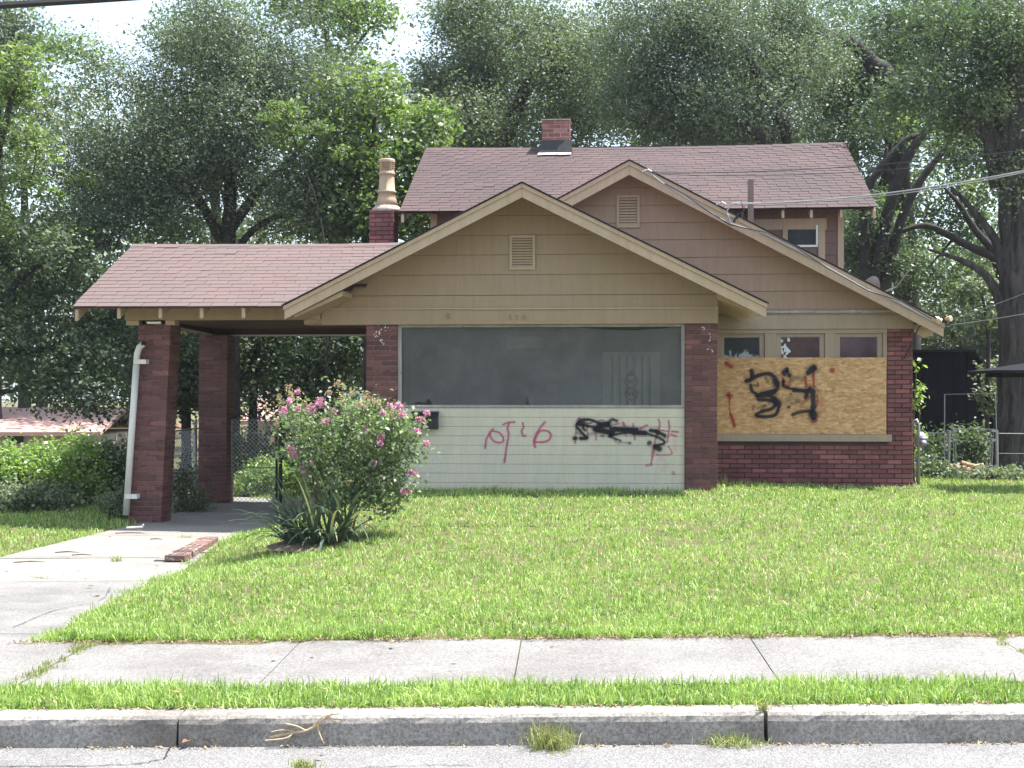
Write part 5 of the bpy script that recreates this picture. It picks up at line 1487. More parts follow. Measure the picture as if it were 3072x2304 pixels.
MB().tube([at(3200, 1440, RY-0.9), at(3200, 1290, RY-0.9)], 0.025, 7).build('post', M['galv'], wf2)

# dark shed behind
SY = 30.0
sh = empty('dark_shed', (at(2860, 1400, SY)[0], SY, 0.1), 'nearly black shed with sloping roof edge behind the yard gate', 'shed')
sp = [at(2600, 1440, SY), at(2990, 1440, SY), at(3010, 1200, SY), at(2918, 1056, SY), at(2600, 1062, SY)]
MB().prism([(p.x, p.z) for p in sp], SY+0.02, SY+4.5).build('shed_body', M['shed'], sh)
zlo, zhi = sp[0].z, sp[3].z
xs3 = np.arange(sp[0].x, sp[2].x, 0.30)
for x0_, x1_ in zip(xs3, xs3[1:]):
    def ztop(x):
        if x <= sp[3].x: return zhi
        return zhi + (sp[2].z-zhi)*(x-sp[3].x)/(sp[2].x-sp[3].x)
    MB().prism([(x0_+0.006, zlo), (x1_-0.006, zlo), (x1_-0.006, ztop(x1_)-0.02), (x0_+0.006, ztop(x0_)-0.02)], SY-0.012, SY+0.02).build('wall_board', M['shed'], sh)
MB().prism([(sp[4].x, zhi), (sp[3].x, zhi), (sp[2].x+0.15, sp[2].z-0.25), (sp[2].x+0.15, sp[2].z-0.19), (sp[3].x, zhi+0.05), (sp[4].x, zhi+0.05)], SY-0.15, SY+4.6).build('shed_roof', M['greyroof'], sh)

# neighbour's eave at the right edge
NY = 19.0
nb = empty('garden_canopy', (at(3200, 1400, NY)[0], NY, 0.4), 'small dark canopy roof poking in at the right edge', 'canopy')
e0, e1 = at(2992, 1110, NY), at(3300, 1112, NY)
MB().add([e0, e1, e1+Vector((0, 1.6, 0)), e0+Vector((0, 1.6, 0)), e0+Vector((0.8, 0.8, 0.14)), e1+Vector((-0.3, 0.8, 0.14)),
          e0+Vector((0,0,-0.03)), e1+Vector((0,0,-0.03)), e1+Vector((0, 1.6, -0.03)), e0+Vector((0, 1.6, -0.03))],
         [(0,1,5,4), (1,2,5), (2,3,4,5), (3,0,4), (0,6,7,1), (1,7,8,2), (2,8,9,3), (3,9,6,0), (6,9,8,7)]).build('roof', M['greyroof'], nb)
MB().box(e0.x+0.10, e0.x+0.18, NY+0.1, NY+0.18, e0.z-0.10, e0.z-0.032).build('bracket', M['greyroof'], nb)
for x in (e1.x-0.3,):
    MB().box(x, x+0.1, NY+0.7, NY+0.8, zg(x, NY)-0.1, e0.z-0.03).build('post', M['greyroof'], nb)
MB().box(e0.x+0.05, e1.x-0.05, NY+0.72, NY+0.78, e0.z-0.09, e0.z-0.032).build('beam', M['greyroof'], nb)

# far house at the left, pale pink roof through the trees
FY = 40.0
fh = empty('far_house', (at(120, 1300, FY)[0], FY, -0.4), 'distant low house with sunlit pale pink roof behind the left hedge', 'house')
r0, r1 = at(-300, 1296, FY), at(300, 1296, FY)
zr = at(0, 1222, FY+3)[2]
slab('roof', [(r0.x, FY, r0.z), (r1.x, FY, r1.z), (r1.x-0.6, FY+4, zr), (r0.x, FY+4, zr)], 0.12, M['pinkroof'], fh)
slab('roof', [(r0.x, FY+4, zr), (r1.x-0.6, FY+4, zr), (r1.x, FY+8, r1.z), (r0.x, FY+8, r1.z)], 0.12, M['pinkroof'], fh)
MB().box(r0.x+0.4, r1.x-0.5, FY+0.5, FY+7.5, -1.0, r0.z-0.1).build('wall', M['farwall'], fh)
a, c = at(20, 1330, FY+0.5), at(70, 1285, FY+0.5)
MB().box(a[0], c[0], FY+0.44, FY+0.499, a[2], c[2]).build('window', M['glass'], fh)
rr2 = at(790, 1250, 41)
fh2 = empty('far_house', (rr2.x, 41, -0.4), 'distant house with pale roof glimpsed through the carport', 'house')
r0, r1 = at(720, 1262, 41), at(860, 1262, 41)
slab('roof', [(r0.x, 41, r0.z), (r1.x, 41, r1.z), (r1.x, 44, r1.z+0.9), (r0.x, 44, r0.z+0.9)], 0.12, M['pinkroof'], fh2)
MB().box(r0.x+0.2, r1.x-0.2, 41.4, 44, -1.0, r0.z-0.05).build('wall', M['farwall'], fh2)

# brick edging beside the drive
ed = empty('brick_edging', (-4.75, 15, 0.02), 'row of old red bricks edging the drive beside the lawn', 'brick edging')
pa, pb = gnd(505, 1672, 0.06), gnd(650, 1600, 0.06)
pa.x = -4.37; pb.x = -4.72
nb_ = 30
hm = MB().tube([(0, 0, 0.031), (0, 0, 0.0315)], 0.017, 7).mesh('hole_shade_disc', M['dark'])  # flat dark disc painted as the shade in a brick's hole
V, Fs = bevelbox(0.20, 0.092, 0.06, 0.006)
m_ = MB(); m_.add(V, Fs, 0.0); em_ = m_.mesh('brick', M['brick_old'])
for i in range(nb_):
    q = pa.lerp(pb, i/(nb_-1)); zz_ = z_drive(q.x, q.y)
    o = bpy.data.objects.new('brick', em_); place(o, ed, (q.x+random.uniform(-0.007, 0.007), q.y, zz_+0.048-0.0005*i+random.uniform(-0.004, 0.004)))
    o.rotation_euler = (random.uniform(-0.02, 0.02), random.uniform(-0.02, 0.02), random.uniform(-0.03, 0.03))
    if i < 18:
        for dx in (-0.055, 0, 0.055):
            h = bpy.data.objects.new('hole_shade_disc', hm); place(h, o, WL[o]); h.location = (dx, 0, 0)
MB().box(-4.60, -4.36, 13.35, 14.0, -0.12, 0.03).build('mortar_bed', M['walk'], ed)

# ================================================================ vegetation
def unit(a): return a/np.maximum(1e-9, np.linalg.norm(a, axis=1, keepdims=True))
def leaf_arrays(P, size, rng, elong=1.9, up=0.6, fold=0.12, droop=0.25, jit=0.35, dirs=None, face=None):
    n = len(P)
    d = rng.normal(size=(n, 3)); d[:, 2] = d[:, 2]*0.7 - droop
    if dirs is not None: d = dirs + 0.5*d
    d = unit(d)
    nn = rng.normal(size=(n, 3)); nn[:, 2] += up*2
    if face is not None: nn = nn*0.75 + face*1.1
    nn = unit(nn - d*np.sum(nn*d, axis=1, keepdims=True))
    b = np.cross(nn, d)
    L = (size*(1+rng.uniform(-jit, jit, n)))[:, None]
    W = L/elong
    base = P - d*L*0.5; tip = P + d*L*0.5
    mid = P - d*L*0.08
    s1 = mid + b*W*0.5 + nn*W*fold; s2 = mid - b*W*0.5 + nn*W*fold
    V = np.stack([base, s1, tip, s2], axis=1).reshape(-1, 3)
    F = np.arange(4*n, dtype=np.int32)
    return V, F
def leaf_object(name, P, size, mat, parent, rng, rnd=None, wloc=(0,0,0), **k):
    V, F = leaf_arrays(P, size, rng, **k)
    r = rng.random(len(P)) if rnd is None else rnd
    me = npmesh(name, V - np.array(wloc), F, 4, r, mat)
    return place(bpy.data.objects.new(name, me), parent, wloc)

def clumps_in(blobs, n, rng, shell=2.4):
    B = np.array(blobs); wt = (B[:, 3]*B[:, 4]*B[:, 5])**0.72; wt /= wt.sum()
    idx = rng.choice(len(B), n, p=wt)
    v = unit(rng.normal(size=(n, 3)))
    r = rng.random(n)**(1/shell)
    return B[idx, :3] + v*r[:, None]*B[idx, 3:6]
def spread(C, per, rad, rng, flat=0.75):
    n = len(C)
    cnt = np.maximum(4, (per*rng.uniform(0.5, 1.5, n)).astype(int))
    idx = np.repeat(np.arange(n), cnt)
    rr = rad*rng.uniform(0.6, 1.4, n)
    off = rng.normal(size=(len(idx), 3))*0.5*rr[idx][:, None]; off[:, 2] *= flat
    return C[idx] + off, idx
def puffs(C, per, rad, rng, flat=0.7):
    """leaves on lumpy upward-facing sprays round each centre, and the way each leaf should face"""
    n = len(C)
    rr = rad*rng.uniform(0.55, 1.45, n)
    cnt = np.maximum(20, (per*(rr/rad)**2).astype(int))
    idx = np.repeat(np.arange(n), cnt); m = len(idx)
    v = rng.normal(size=(m, 3)); v[:, 2] += 0.35; v = unit(v)
    ph = rng.uniform(0, 6.28, (n, 3)); fr = rng.uniform(3.0, 7.0, (n, 3))
    lump = 1 + 0.34*np.sin(v[:, 0]*fr[idx, 0]+ph[idx, 0])*np.sin(v[:, 1]*fr[idx, 1]+ph[idx, 1]) + 0.22*np.sin(v[:, 2]*fr[idx, 2]*1.5+ph[idx, 2]+v[:, 0]*5)
    r = rr[idx]*lump*(1 - 0.55*rng.random(m)**1.8)
    off = v*r[:, None]; off[:, 2] *= flat
    return C[idx] + off, idx, v
def skeleton(mb, roots, C, r0=0.009, rng=None, n=4):
    """thin branches: every clump is joined to the nearest thing already joined"""
    pts = [np.array(p, dtype=float) for p in roots]
    par = [-1]*len(pts)
    P = np.array(pts); nroot = len(pts)
    rem = list(range(len(C)))
    best = np.array([np.min(np.linalg.norm(P - c, axis=1)) for c in C]); who = np.array([np.argmin(np.linalg.norm(P - c, axis=1)) for c in C])
    alive = np.ones(len(C), bool)
    order = []
    for _ in range(len(C)):
        i = int(np.argmin(np.where(alive, best, 1e9)))
        alive[i] = False
        pts.append(C[i]); par.append(int(who[i])); k = len(pts)-1
        order.append(k)
        d = np.linalg.norm(C - C[i], axis=1)*1.05
        m = alive & (d < best); best[m] = d[m]; who[m] = k
    cnt = np.ones(len(pts))
    for k in reversed(order): cnt[par[k]] += cnt[k]
    for k in order:
        a, b = Vector(pts[par[k]]), Vector(pts[k])
        ra = r0*cnt[k]**0.45; rb = r0*max(1, cnt[k]-1)**0.40*0.8
        ra = min(ra, 0.10); rb = min(rb, 0.09)
        m = a.lerp(b, 0.5) + Vector((random.uniform(-1, 1), random.uniform(-1, 1), random.uniform(-0.2, 1)))*(b-a).length*0.08
        mb.tube([a, m, b], [ra, (ra+rb)/2, rb], n, cap=False)
def pxblobs(lst, Y, ry):
    out = []
    for e in lst:
        u, v, ru, rv = e[:4]; yy = Y + (e[4] if len(e) > 4 else 0)
        c = at(u, v, yy); k = yy/FPX
        out.append((c.x, yy, c.z, ru*k, ry if len(e) < 6 else e[5], rv*k))
    return out
def dens(P, a, b): return P
PF, RF, CF = 3.1, 1.22, 0.315
def polyline(pts, n=6):
    return cat(pts, n)
def tree(name, label, limbs, blobs, nc, per, rad, size, mat, bark, group=None, seed=1, elong=1.9, up=0.6, twig=0.009, base=None, droop=0.25, flat=0.75, cat_='tree', shell=2.4):
    rng = np.random.default_rng(seed)
    b0 = base or limbs[0][0][0]
    root = empty(name, b0, label, cat_, group)
    mb = MB(); roots = []
    for pts, radii in limbs:
        c = polyline([Vector(p) for p in pts], 5)
        m = len(c)
        rr = [np.interp(i/(m-1), np.linspace(0, 1, len(radii)), radii)*(1+0.06*math.sin(i*2.3)) for i in range(m)]
        mb.tube(c, rr, 10 if radii[0] > 0.12 else 7)
        roots += [tuple(p) for p in c[len(c)//4:]]
    C = clumps_in(blobs, int(nc*CF), rng, shell)
    skeleton(mb, roots, C, twig, rng)
    mb.build('trunk', bark, root, smooth=True)
    P, idx, face = puffs(C, per*PF, rad*RF, rng, flat)
    tone = rng.random(len(C))
    r = np.clip(0.42*rng.random(len(P)) + 0.58*tone[idx], 0, 1)
    # broader fill leaves, coloured darker as inner shade, block light through each spray
    Pc, ic = spread(C, per*PF*0.10, rad*RF*0.8, rng, 0.7)
    P = np.vstack([P, Pc]); r = np.concatenate([r, rng.random(len(Pc))*0.5]); face = np.vstack([face, unit(rng.normal(size=(len(Pc), 3)))])
    sz = np.concatenate([np.full(len(P)-len(Pc), size), np.full(len(Pc), size*1.5)])
    leaf_object('crown', P, sz, mat, root, rng, r, elong=elong, up=up, droop=droop, face=face)
    return root
def L(Y, *uv): return [at(u, v, Y + (e[0] if e else 0)) for u, v, *e in uv]
def gbase(u, Y):
    q = at(u, 1400, Y); return Vector((q.x, Y, zg(q.x, Y)-0.1))

TG = 'trees behind the house'
# left dark small-leaved oak
tree('oak_tree', 'large dense grey-green oak filling the sky above the carport roof',
     [([gbase(690, 27.2)] + L(27.2, (690, 1000), (684, 740), (690, 560), (660, 380), (640, 200)), [0.22, 0.19, 0.16, 0.12, 0.07, 0.03]),
      (L(27.2, (686, 760), (620, 640), (540, 520), (430, 430)), [0.13, 0.10, 0.07, 0.03]),
      (L(27.2, (690, 690), (780, 570), (880, 470), (960, 380)), [0.12, 0.09, 0.06, 0.03]),
      (L(27.2, (684, 800), (760, 690), (900, 620), (1050, 560)), [0.09, 0.07, 0.05, 0.02])],
     pxblobs([(640, 300, 260, 230), (420, 430, 230, 210), (880, 420, 210, 230), (640, 120, 190, 110), (800, 200, 210, 150), (270, 520, 170, 150), (620, 560, 300, 150), (960, 620, 180, 130), (360, 260, 130, 100), (1010, 330, 110, 130), (420, 680, 180, 80), (520, 90, 90, 70)], 27.2, 2.0),
     560, 230, 0.60, 0.060, M['leaf_oak'], M['bark'], TG, 21, elong=1.7, up=0.5)
# left edge, yellow-green
tree('hackberry_tree', 'yellow-green feathery tree at the left edge above the hedge',
     [([gbase(-60, 24.0)] + L(24.0, (-60, 900), (-40, 600), (20, 350), (60, 200)), [0.16, 0.13, 0.10, 0.06, 0.03])],
     pxblobs([(30, 260, 90, 70), (60, 420, 80, 60), (-60, 380, 120, 200), (110, 180, 55, 40), (190, 170, 70, 35, 2), (60, 560, 90, 50), (-50, 620, 110, 90), (220, 520, 90, 40, 1)], 24.0, 0.9),
     120, 62, 0.40, 0.10, M['leaf_bright'], M['bark'], TG, 22, elong=2.4, up=0.9, flat=0.45)
# low dark tree at the left with open limbs
tree('water_oak', 'dark open-limbed tree shading the left side below the hedge line',
     [([gbase(-130, 25.5)] + L(25.5, (-130, 1180), (-110, 950), (-60, 760)), [0.25, 0.22, 0.18, 0.12]),
      (L(25.5, (-120, 1120), (0, 1060), (120, 1050), (250, 1010), (380, 900)), [0.12, 0.09, 0.06, 0.04, 0.02]),
      (L(25.5, (-120, 1000), (-20, 930), (80, 820), (200, 760), (330, 730)), [0.12, 0.08, 0.06, 0.04, 0.02]),
      (L(25.5, (-110, 1180), (40, 1170), (190, 1100), (300, 1060)), [0.08, 0.05, 0.04, 0.02])],
     pxblobs([(60, 720, 170, 110), (230, 720, 170, 100), (330, 860, 110, 110), (100, 880, 170, 100), (60, 1050, 170, 90), (240, 1030, 130, 100), (-80, 850, 160, 260), (330, 1020, 90, 110), (150, 1150, 130, 50), (60, 1180, 100, 40), (230, 1190, 110, 55), (330, 1180, 70, 70)], 25.5, 1.4),
     300, 85, 0.45, 0.09, M['leaf_dark'], M['bark'], TG, 23, elong=1.8)
# bright tree right of the oak
tree('sweetgum_tree', 'bright green leafy tree between the oak and the chimney pot',
     [([gbase(1110, 26.3)] + L(26.3, (1110, 900), (1100, 650), (1120, 450), (1130, 300)), [0.14, 0.12, 0.09, 0.06, 0.03]),
      (L(26.3, (1105, 680), (1180, 560), (1260, 470)), [0.07, 0.05, 0.02])],
     pxblobs([(1120, 330, 110, 130), (1080, 480, 130, 130), (1230, 480, 110, 130), (1180, 620, 150, 100), (1060, 620, 90, 90), (1240, 640, 70, 60), (1290, 380, 70, 90), (1050, 230, 60, 50)], 26.3, 1.2),
     210, 75, 0.46, 0.11, M['leaf_bright'], M['bark'], TG, 24, elong=1.6, up=0.8)
if True: tree('mimosa_sapling', 'small bright yellow-green feathery sapling in front of the oak',
     [([gbase(980, 24.6)] + L(24.6, (980, 900), (960, 650), (900, 470), (870, 380)), [0.022, 0.022, 0.018, 0.014, 0.01])],
     pxblobs([(845, 360, 50, 55), (900, 395, 50, 25), (780, 430, 50, 18), (980, 400, 40, 40), (870, 430, 60, 22), (1010, 470, 40, 40)], 24.6, 0.4),
     60, 30, 0.22, 0.085, M['leaf_bright'], M['bark'], TG, 25, elong=2.8, up=1.2, flat=0.35)
# tall thin far tree
tree('poplar_tree', 'tall sparse pale green tree rising highest against the sky',
     [([gbase(1010, 40)] + L(40, (1010, 900), (1005, 500), (990, 200), (960, 30)), [0.25, 0.22, 0.17, 0.10, 0.03]),
      (L(40, (990, 260), (1060, 150), (1130, 60)), [0.07, 0.05, 0.02])],
     pxblobs([(940, 40, 130, 70), (860, 20, 70, 60), (1080, 70, 90, 60), (1110, 20, 50, 60), (990, 170, 80, 90), (960, -60, 160, 70)], 40, 1.6),
     110, 70, 0.65, 0.14, M['leaf_bright'], M['bark'], TG, 26, elong=1.9)
tree('pine_tree', 'tall dark tree at the extreme top left corner',
     [([gbase(-20, 42)] + L(42, (-20, 900), (-10, 500), (0, 150)), [0.3, 0.25, 0.2, 0.08])],
     pxblobs([(10, 90, 90, 80), (-40, 180, 130, 120), (60, 170, 60, 60)], 42, 1.4),
     70, 110, 0.8, 0.14, M['leaf_oak'], M['bark'], TG, 27)
# middle oaks
tree('red_oak', 'broad pale grey-green oak behind the upper ridge and chimney',
     [([gbase(1500, 35)] + L(35, (1500, 800), (1480, 480), (1430, 330), (1290, 240)), [0.4, 0.36, 0.28, 0.15, 0.05]),
      (L(35, (1490, 500), (1560, 300), (1640, 150), (1700, 60)), [0.22, 0.17, 0.10, 0.04]),
      (L(35, (1440, 480), (1350, 400), (1290, 250), (1260, 180)), [0.12, 0.08, 0.05, 0.03])],
     pxblobs([(1430, 220, 180, 160), (1600, 130, 190, 140), (1420, 70, 150, 80), (1340, 380, 110, 90), (1560, 360, 190, 110), (1700, 300, 160, 150), (1330, 230, 80, 80), (1500, 40, 200, 70), (1800, 130, 160, 150), (1850, 330, 120, 110), (1280, 300, 60, 70), (1450, 420, 120, 50)], 35, 2.4),
     450, 200, 0.72, 0.082, M['leaf_mid'], M['bark'], TG, 28, elong=2.0)  # lighter leaf colour stands in for the haze of distance
tree('pin_oak', 'tall dark oak right of the chimney with drooping foliage',
     [([gbase(2370, 30)] + L(30, (2380, 800), (2364, 430, -1.2), (2329, 340, -1.6), (2300, 295, -1.3), (2245, 159, -1.7), (2200, 105, -1.2), (2150, 10)), [0.28, 0.22, 0.13, 0.12, 0.11, 0.09, 0.06, 0.03]),
      (L(30, (2390, 620), (2292, 429, -1.3), (2227, 373, -1.4), (2150, 330, -1.0)), [0.18, 0.13, 0.10, 0.05]),
      (L(30, (2335, 480), (2260, 400), (2150, 330), (2020, 300)), [0.16, 0.12, 0.08, 0.04]),
      (L(30, (2310, 330), (2400, 220), (2460, 90)), [0.14, 0.10, 0.05])],
     pxblobs([(2060, 170, 190, 150), (2230, 90, 200, 110), (2050, 330, 170, 110), (2200, 290, 150, 110), (1930, 280, 130, 140), (2380, 200, 150, 130), (1990, 60, 160, 80), (2300, 390, 100, 50), (1880, 120, 110, 140), (2340, 50, 140, 90), (2120, 420, 120, 40), (2290, 230, 60, 40, -2.0, 0.4), (2240, 330, 70, 30, -2.2, 0.4), (2370, 330, 50, 40, -2.0, 0.4), (2200, 150, 70, 40, -2.2, 0.4)], 30, 1.9),
     460, 190, 0.60, 0.068, M['leaf_oak'], M['bark'], TG, 29, elong=2.1, droop=0.5)
tree('willow_oak', 'leaning dark oak with heavy limbs above the right roof end',
     [([gbase(2720, 33)] + L(33, (2720, 900), (2700, 560, -1.5), (2665, 250, -2.2), (2619, 195, -2.3), (2567, 135, -2.3), (2507, 115, -2.0), (2440, 60, -1)), [0.36, 0.30, 0.24, 0.21, 0.17, 0.12, 0.05]),
      (L(33, (2650, 560), (2700, 430), (2760, 330)), [0.14, 0.10, 0.04]),
      (L(33, (2645, 250), (2700, 120), (2720, -20)), [0.14, 0.10, 0.05])],
     pxblobs([(2550, 120, 170, 120), (2480, 280, 140, 110), (2620, 300, 140, 110), (2720, 180, 150, 140), (2420, 60, 120, 80), (2780, 340, 110, 100), (2660, 30, 170, 80), (2560, 440, 120, 60), (2390, 170, 100, 110), (2850, 60, 100, 90)], 33, 1.9),
     330, 150, 0.58, 0.075, M['leaf_dark'], M['bark'], TG, 30, elong=2.0, droop=0.4)
# big trunk at the right edge
big = Vector((at(3062, 1400, 24.8).x, 24.8, 0.1))
tree('giant_oak', 'giant grey-barked oak trunk standing at the right edge of the yard',
     [([big] + L(24.8, (3068, 1200), (3068, 900), (3062, 600), (3040, 300), (3030, 100), (3010, -150)), [0.56, 0.44, 0.40, 0.38, 0.33, 0.28, 0.22]),
      (L(24.8, (3010, 440), (2960, 400), (2915, 365), (2872, 340)), [0.17, 0.15, 0.13, 0.10]),
      (L(24.8, (2990, 560), (2968, 400), (2955, 200), (2930, 0)), [0.12, 0.13, 0.12, 0.07]),
      (L(24.8, (3015, 960), (2990, 880), (2950, 820), (2880, 780), (2790, 750)), [0.11, 0.09, 0.07, 0.05, 0.02]),
      (L(24.8, (3010, 820), (2985, 720), (2910, 620), (2850, 560)), [0.10, 0.08, 0.05, 0.02])],
     pxblobs([(2900, 120, 150, 120), (2980, 230, 110, 130), (2820, 250, 120, 110), (3100, 150, 160, 200), (2900, 350, 100, 60), (3150, 500, 120, 220), (2780, 60, 130, 90), (2700, 330, 90, 60, -0.8)], 24.8, 1.6),
     250, 150, 0.48, 0.070, M['leaf_dark'], M['bark_big'], TG, 31, elong=1.9)
tree('elm_tree', 'open tree of many dark slanting stems left of the big trunk',
     [([gbase(2600, 28.0)] + L(28.0, (2600, 900), (2590, 640), (2607, 560), (2642, 504), (2717, 420), (2768, 402), (2840, 360)), [0.13, 0.12, 0.10, 0.085, 0.075, 0.06, 0.045, 0.02]),
      (L(28.0, (2610, 900), (2655, 680), (2693, 537), (2731, 457), (2787, 373), (2820, 280)), [0.14, 0.13, 0.12, 0.10, 0.08, 0.03]),
      (L(28.0, (2640, 900), (2700, 670), (2759, 546), (2833, 448), (2885, 373)), [0.12, 0.10, 0.08, 0.06, 0.03]),
      (L(28.0, (2640, 720), (2763, 677), (2833, 700), (2903, 737), (2992, 775)), [0.03, 0.06, 0.07, 0.08, 0.10]),
      (L(28.0, (2830, 560), (2880, 616), (2927, 690), (2987, 756)), [0.02, 0.05, 0.07, 0.09]),
      (L(28.0, (2700, 560), (2660, 500), (2660, 440)), [0.05, 0.05, 0.03])],
     pxblobs([(2790, 430, 100, 50, 2), (2900, 540, 60, 70, 1), (2830, 620, 60, 40, 2), (2640, 640, 60, 60, 1.5), (2760, 780, 90, 40, 1), (2880, 830, 80, 50, 2), (2600, 520, 40, 70, 1), (2930, 640, 50, 50, 2), (2700, 380, 60, 60, 2)], 28.0, 0.8),
     110, 46, 0.36, 0.075, M['leaf_bright'], M['bark'], TG, 32, elong=1.8)
tree('vine_clad_tree', 'dark leafy tree close behind the upper storey corner',
     [([gbase(2610, 28.5)] + L(28.5, (2610, 900), (2600, 760), (2590, 680)), [0.08, 0.07, 0.06, 0.03])],
     pxblobs([(2600, 720, 80, 70), (2640, 800, 90, 50), (2720, 830, 60, 40), (2570, 660, 40, 50)], 28.5, 0.8),
     80, 110, 0.4, 0.075, M['leaf_dark'], M['bark'], TG, 33)
tree('hickory_tree', 'dark sparse tree filling the gap left of the big trunk',
     [([gbase(3040, 30.0)] + L(30.0, (3030, 1000), (2990, 800), (2900, 600)), [0.12, 0.10, 0.08, 0.03])],
     pxblobs([(2890, 480, 70, 60), (2930, 600, 50, 70), (2850, 680, 80, 60), (2950, 800, 60, 60), (2860, 860, 90, 60), (2760, 700, 70, 60), (2960, 430, 50, 60)], 30.0, 0.9),
     110, 70, 0.45, 0.08, M['leaf_dark'], M['bark'], TG, 35)
tree('sumac_tree', 'light leafy tree hanging beside the big trunk over the dark shed',
     [([gbase(2960, 27.5)] + L(27.5, (2960, 1200), (2965, 1000), (2940, 860)), [0.06, 0.05, 0.04, 0.02])],
     pxblobs([(2975, 1000, 16, 70), (2990, 1130, 14, 50), (2930, 880, 60, 60), (2990, 1190, 20, 40)], 27.5, 0.4),
     60, 36, 0.22, 0.10, M['leaf_mid'], M['bark'], TG, 34)
# understorey seen through and around the carport
for i, (u, v, ru, rv, Y, mt, lb) in enumerate((
        (560, 1090, 150, 190, 29.0, 'leaf_dark', 'dark understorey tree seen between the two carport pillars'),
        (760, 1060, 170, 150, 30.5, 'leaf_oak', 'dark understorey tree seen through the middle of the carport'),
        (960, 1090, 160, 190, 29.5, 'leaf_dark', 'dark understorey tree beside the porch pillar through the carport'),
        (400, 980, 130, 160, 30.0, 'leaf_mid', 'sunlit understorey tree left of the leaning carport pillar'))):
    tree('understorey_tree', lb,
         [([gbase(u, Y)] + L(Y, (u, 1200), (u+10, 1050), (u-20, 950)), [0.12, 0.10, 0.08, 0.03])],
         pxblobs([(u, v, ru, rv), (u-ru*0.5, v+rv*0.4, ru*0.7, rv*0.5), (u+ru*0.5, v-rv*0.4, ru*0.7, rv*0.5)], Y, 1.3),
         150, 100, 0.55, 0.10, M[mt], M['bark'], 'understorey trees behind the carport', 40+i)
# far trees closing the view
FT = 'far background trees'
fars = [(640, 330, 44, 'leaf_mid', 'tall far tree behind the left oak crown'), (1650, 260, 46, 'leaf_mid', 'tall far tree behind the broad pale oak'), (2150, 220, 44, 'leaf_mid', 'tall far tree behind the tall dark oak'), (2560, 280, 44, 'leaf_mid', 'tall far tree behind the leaning dark oak'), (1500, 750, 48, 'leaf_mid', 'far tree hidden low behind the upper ridge'), (2860, 985, 47, 'leaf_mid', 'pale far tree over the dark shed roof'), (2480, 700, 46, 'leaf_mid', 'far tree behind the upper storey right corner'),
        (120, 900, 50, 'leaf_mid', 'far tree behind the open-limbed dark tree at left'), (650, 950, 46, 'leaf_dark', 'far dark tree behind the carport ridge'), (1180, 850, 47, 'leaf_mid', 'far tree low behind the chimney pot'),
        (2150, 620, 50, 'leaf_mid', 'far tree behind the right upper ridge'), (3200, 800, 45, 'leaf_dark', 'far tree behind the big trunk'), (-250, 800, 46, 'leaf_dark', 'far tree beyond the left edge'), (70, 470, 44, 'leaf_mid', 'tall far tree behind the yellow-green tree at the left edge')]
proto = None
for i, (u, v, Y, mt, lb) in enumerate(fars):
    c = at(u, v, Y)
    rx, rz = (250 if i != 5 else 200)*Y/FPX, ((c.z - 0.8)*0.55 + 1.2) if i > 3 else 3.0
    tree('background_tree', lb, [([Vector((c.x, Y, zg(c.x, Y)-0.1)), Vector((c.x+0.1, Y, c.z*0.5)), Vector((c.x, Y, c.z))], [0.25, 0.2, 0.08])],
         [(c.x, Y, c.z, rx, 1.8, rz), (c.x-rx*0.6, Y, c.z*0.75, rx*0.7, 1.6, rz*0.7), (c.x+rx*0.6, Y, c.z*0.7, rx*0.7, 1.6, rz*0.7)],
         150, 80, 0.85, 0.17, M[mt], M['bark'], FT, 60+i)
# a wood that reads as one mass, far off
rng = np.random.default_rng(90)
cw = []
for k in range(420):
    u = rng.uniform(-900, 4000); Y = rng.uniform(58, 72)
    q = at(u, 1150 - rng.random()**1.3*470, Y); cw.append((q.x, Y, q.z))
P, _ = spread(np.array(cw), 60, 1.7, rng)
o = leaf_object('distant_wood', P, np.full(len(P), 0.42), M['leaf_dark'], None, rng); o['kind'] = 'stuff'; o['label'] = 'distant dark wood closing the view behind the trees'

# ---- shrubs
def shrub(name, label, blobs, nc, per, rad, size, mat, seed, group=None, elong=1.7, base=None, cat_='shrub', stems=6, flat=0.75, up=0.6, shell=2.4):
    rng = np.random.default_rng(seed)
    bx = np.mean([b[0] for b in blobs]); by = np.mean([b[1] for b in blobs])
    b0 = Vector(base) if base else Vector((bx, by, zg(bx, by)))
    root = empty(name, b0, label, cat_, group)
    C = clumps_in(blobs, nc, rng, shell)
    gz_ = np.array([zg(x, y)+0.03 for x, y in C[:, :2]]); C[:, 2] = np.maximum(C[:, 2], gz_)
    mb = MB(); roots = []
    for k in range(stems):
        c = blobs[k % len(blobs)]
        g = Vector((c[0]*0.5+b0.x*0.5+random.uniform(-0.1, 0.1), c[1]*0.5+b0.y*0.5, 0)); g.z = zg(g.x, g.y)-0.03
        e = Vector(c[:3])
        pts = cat([g, g.lerp(e, 0.5)+Vector((random.uniform(-.05, .05), 0, 0.08)), e], 4)
        mb.tube(pts, np.linspace(0.014, 0.006, len(pts)), 5); roots += [tuple(p) for p in pts[2:]]
    skeleton(mb, roots, C, 0.0035, rng, 3)
    mb.build('stems', M['twig'], root)
    P, idx = spread(C, per, rad, rng, flat)
    zz_ = np.array([zg(x, y) for x, y in P[:, :2]]); P = P[P[:, 2] > zz_ + 0.01]; 
    r = rng.random(len(P))
    leaf_object('foliage', P, np.full(len(P), size), mat, root, rng, r, elong=elong, up=up)
    return root
HG = 'ivy hedge along the left boundary'
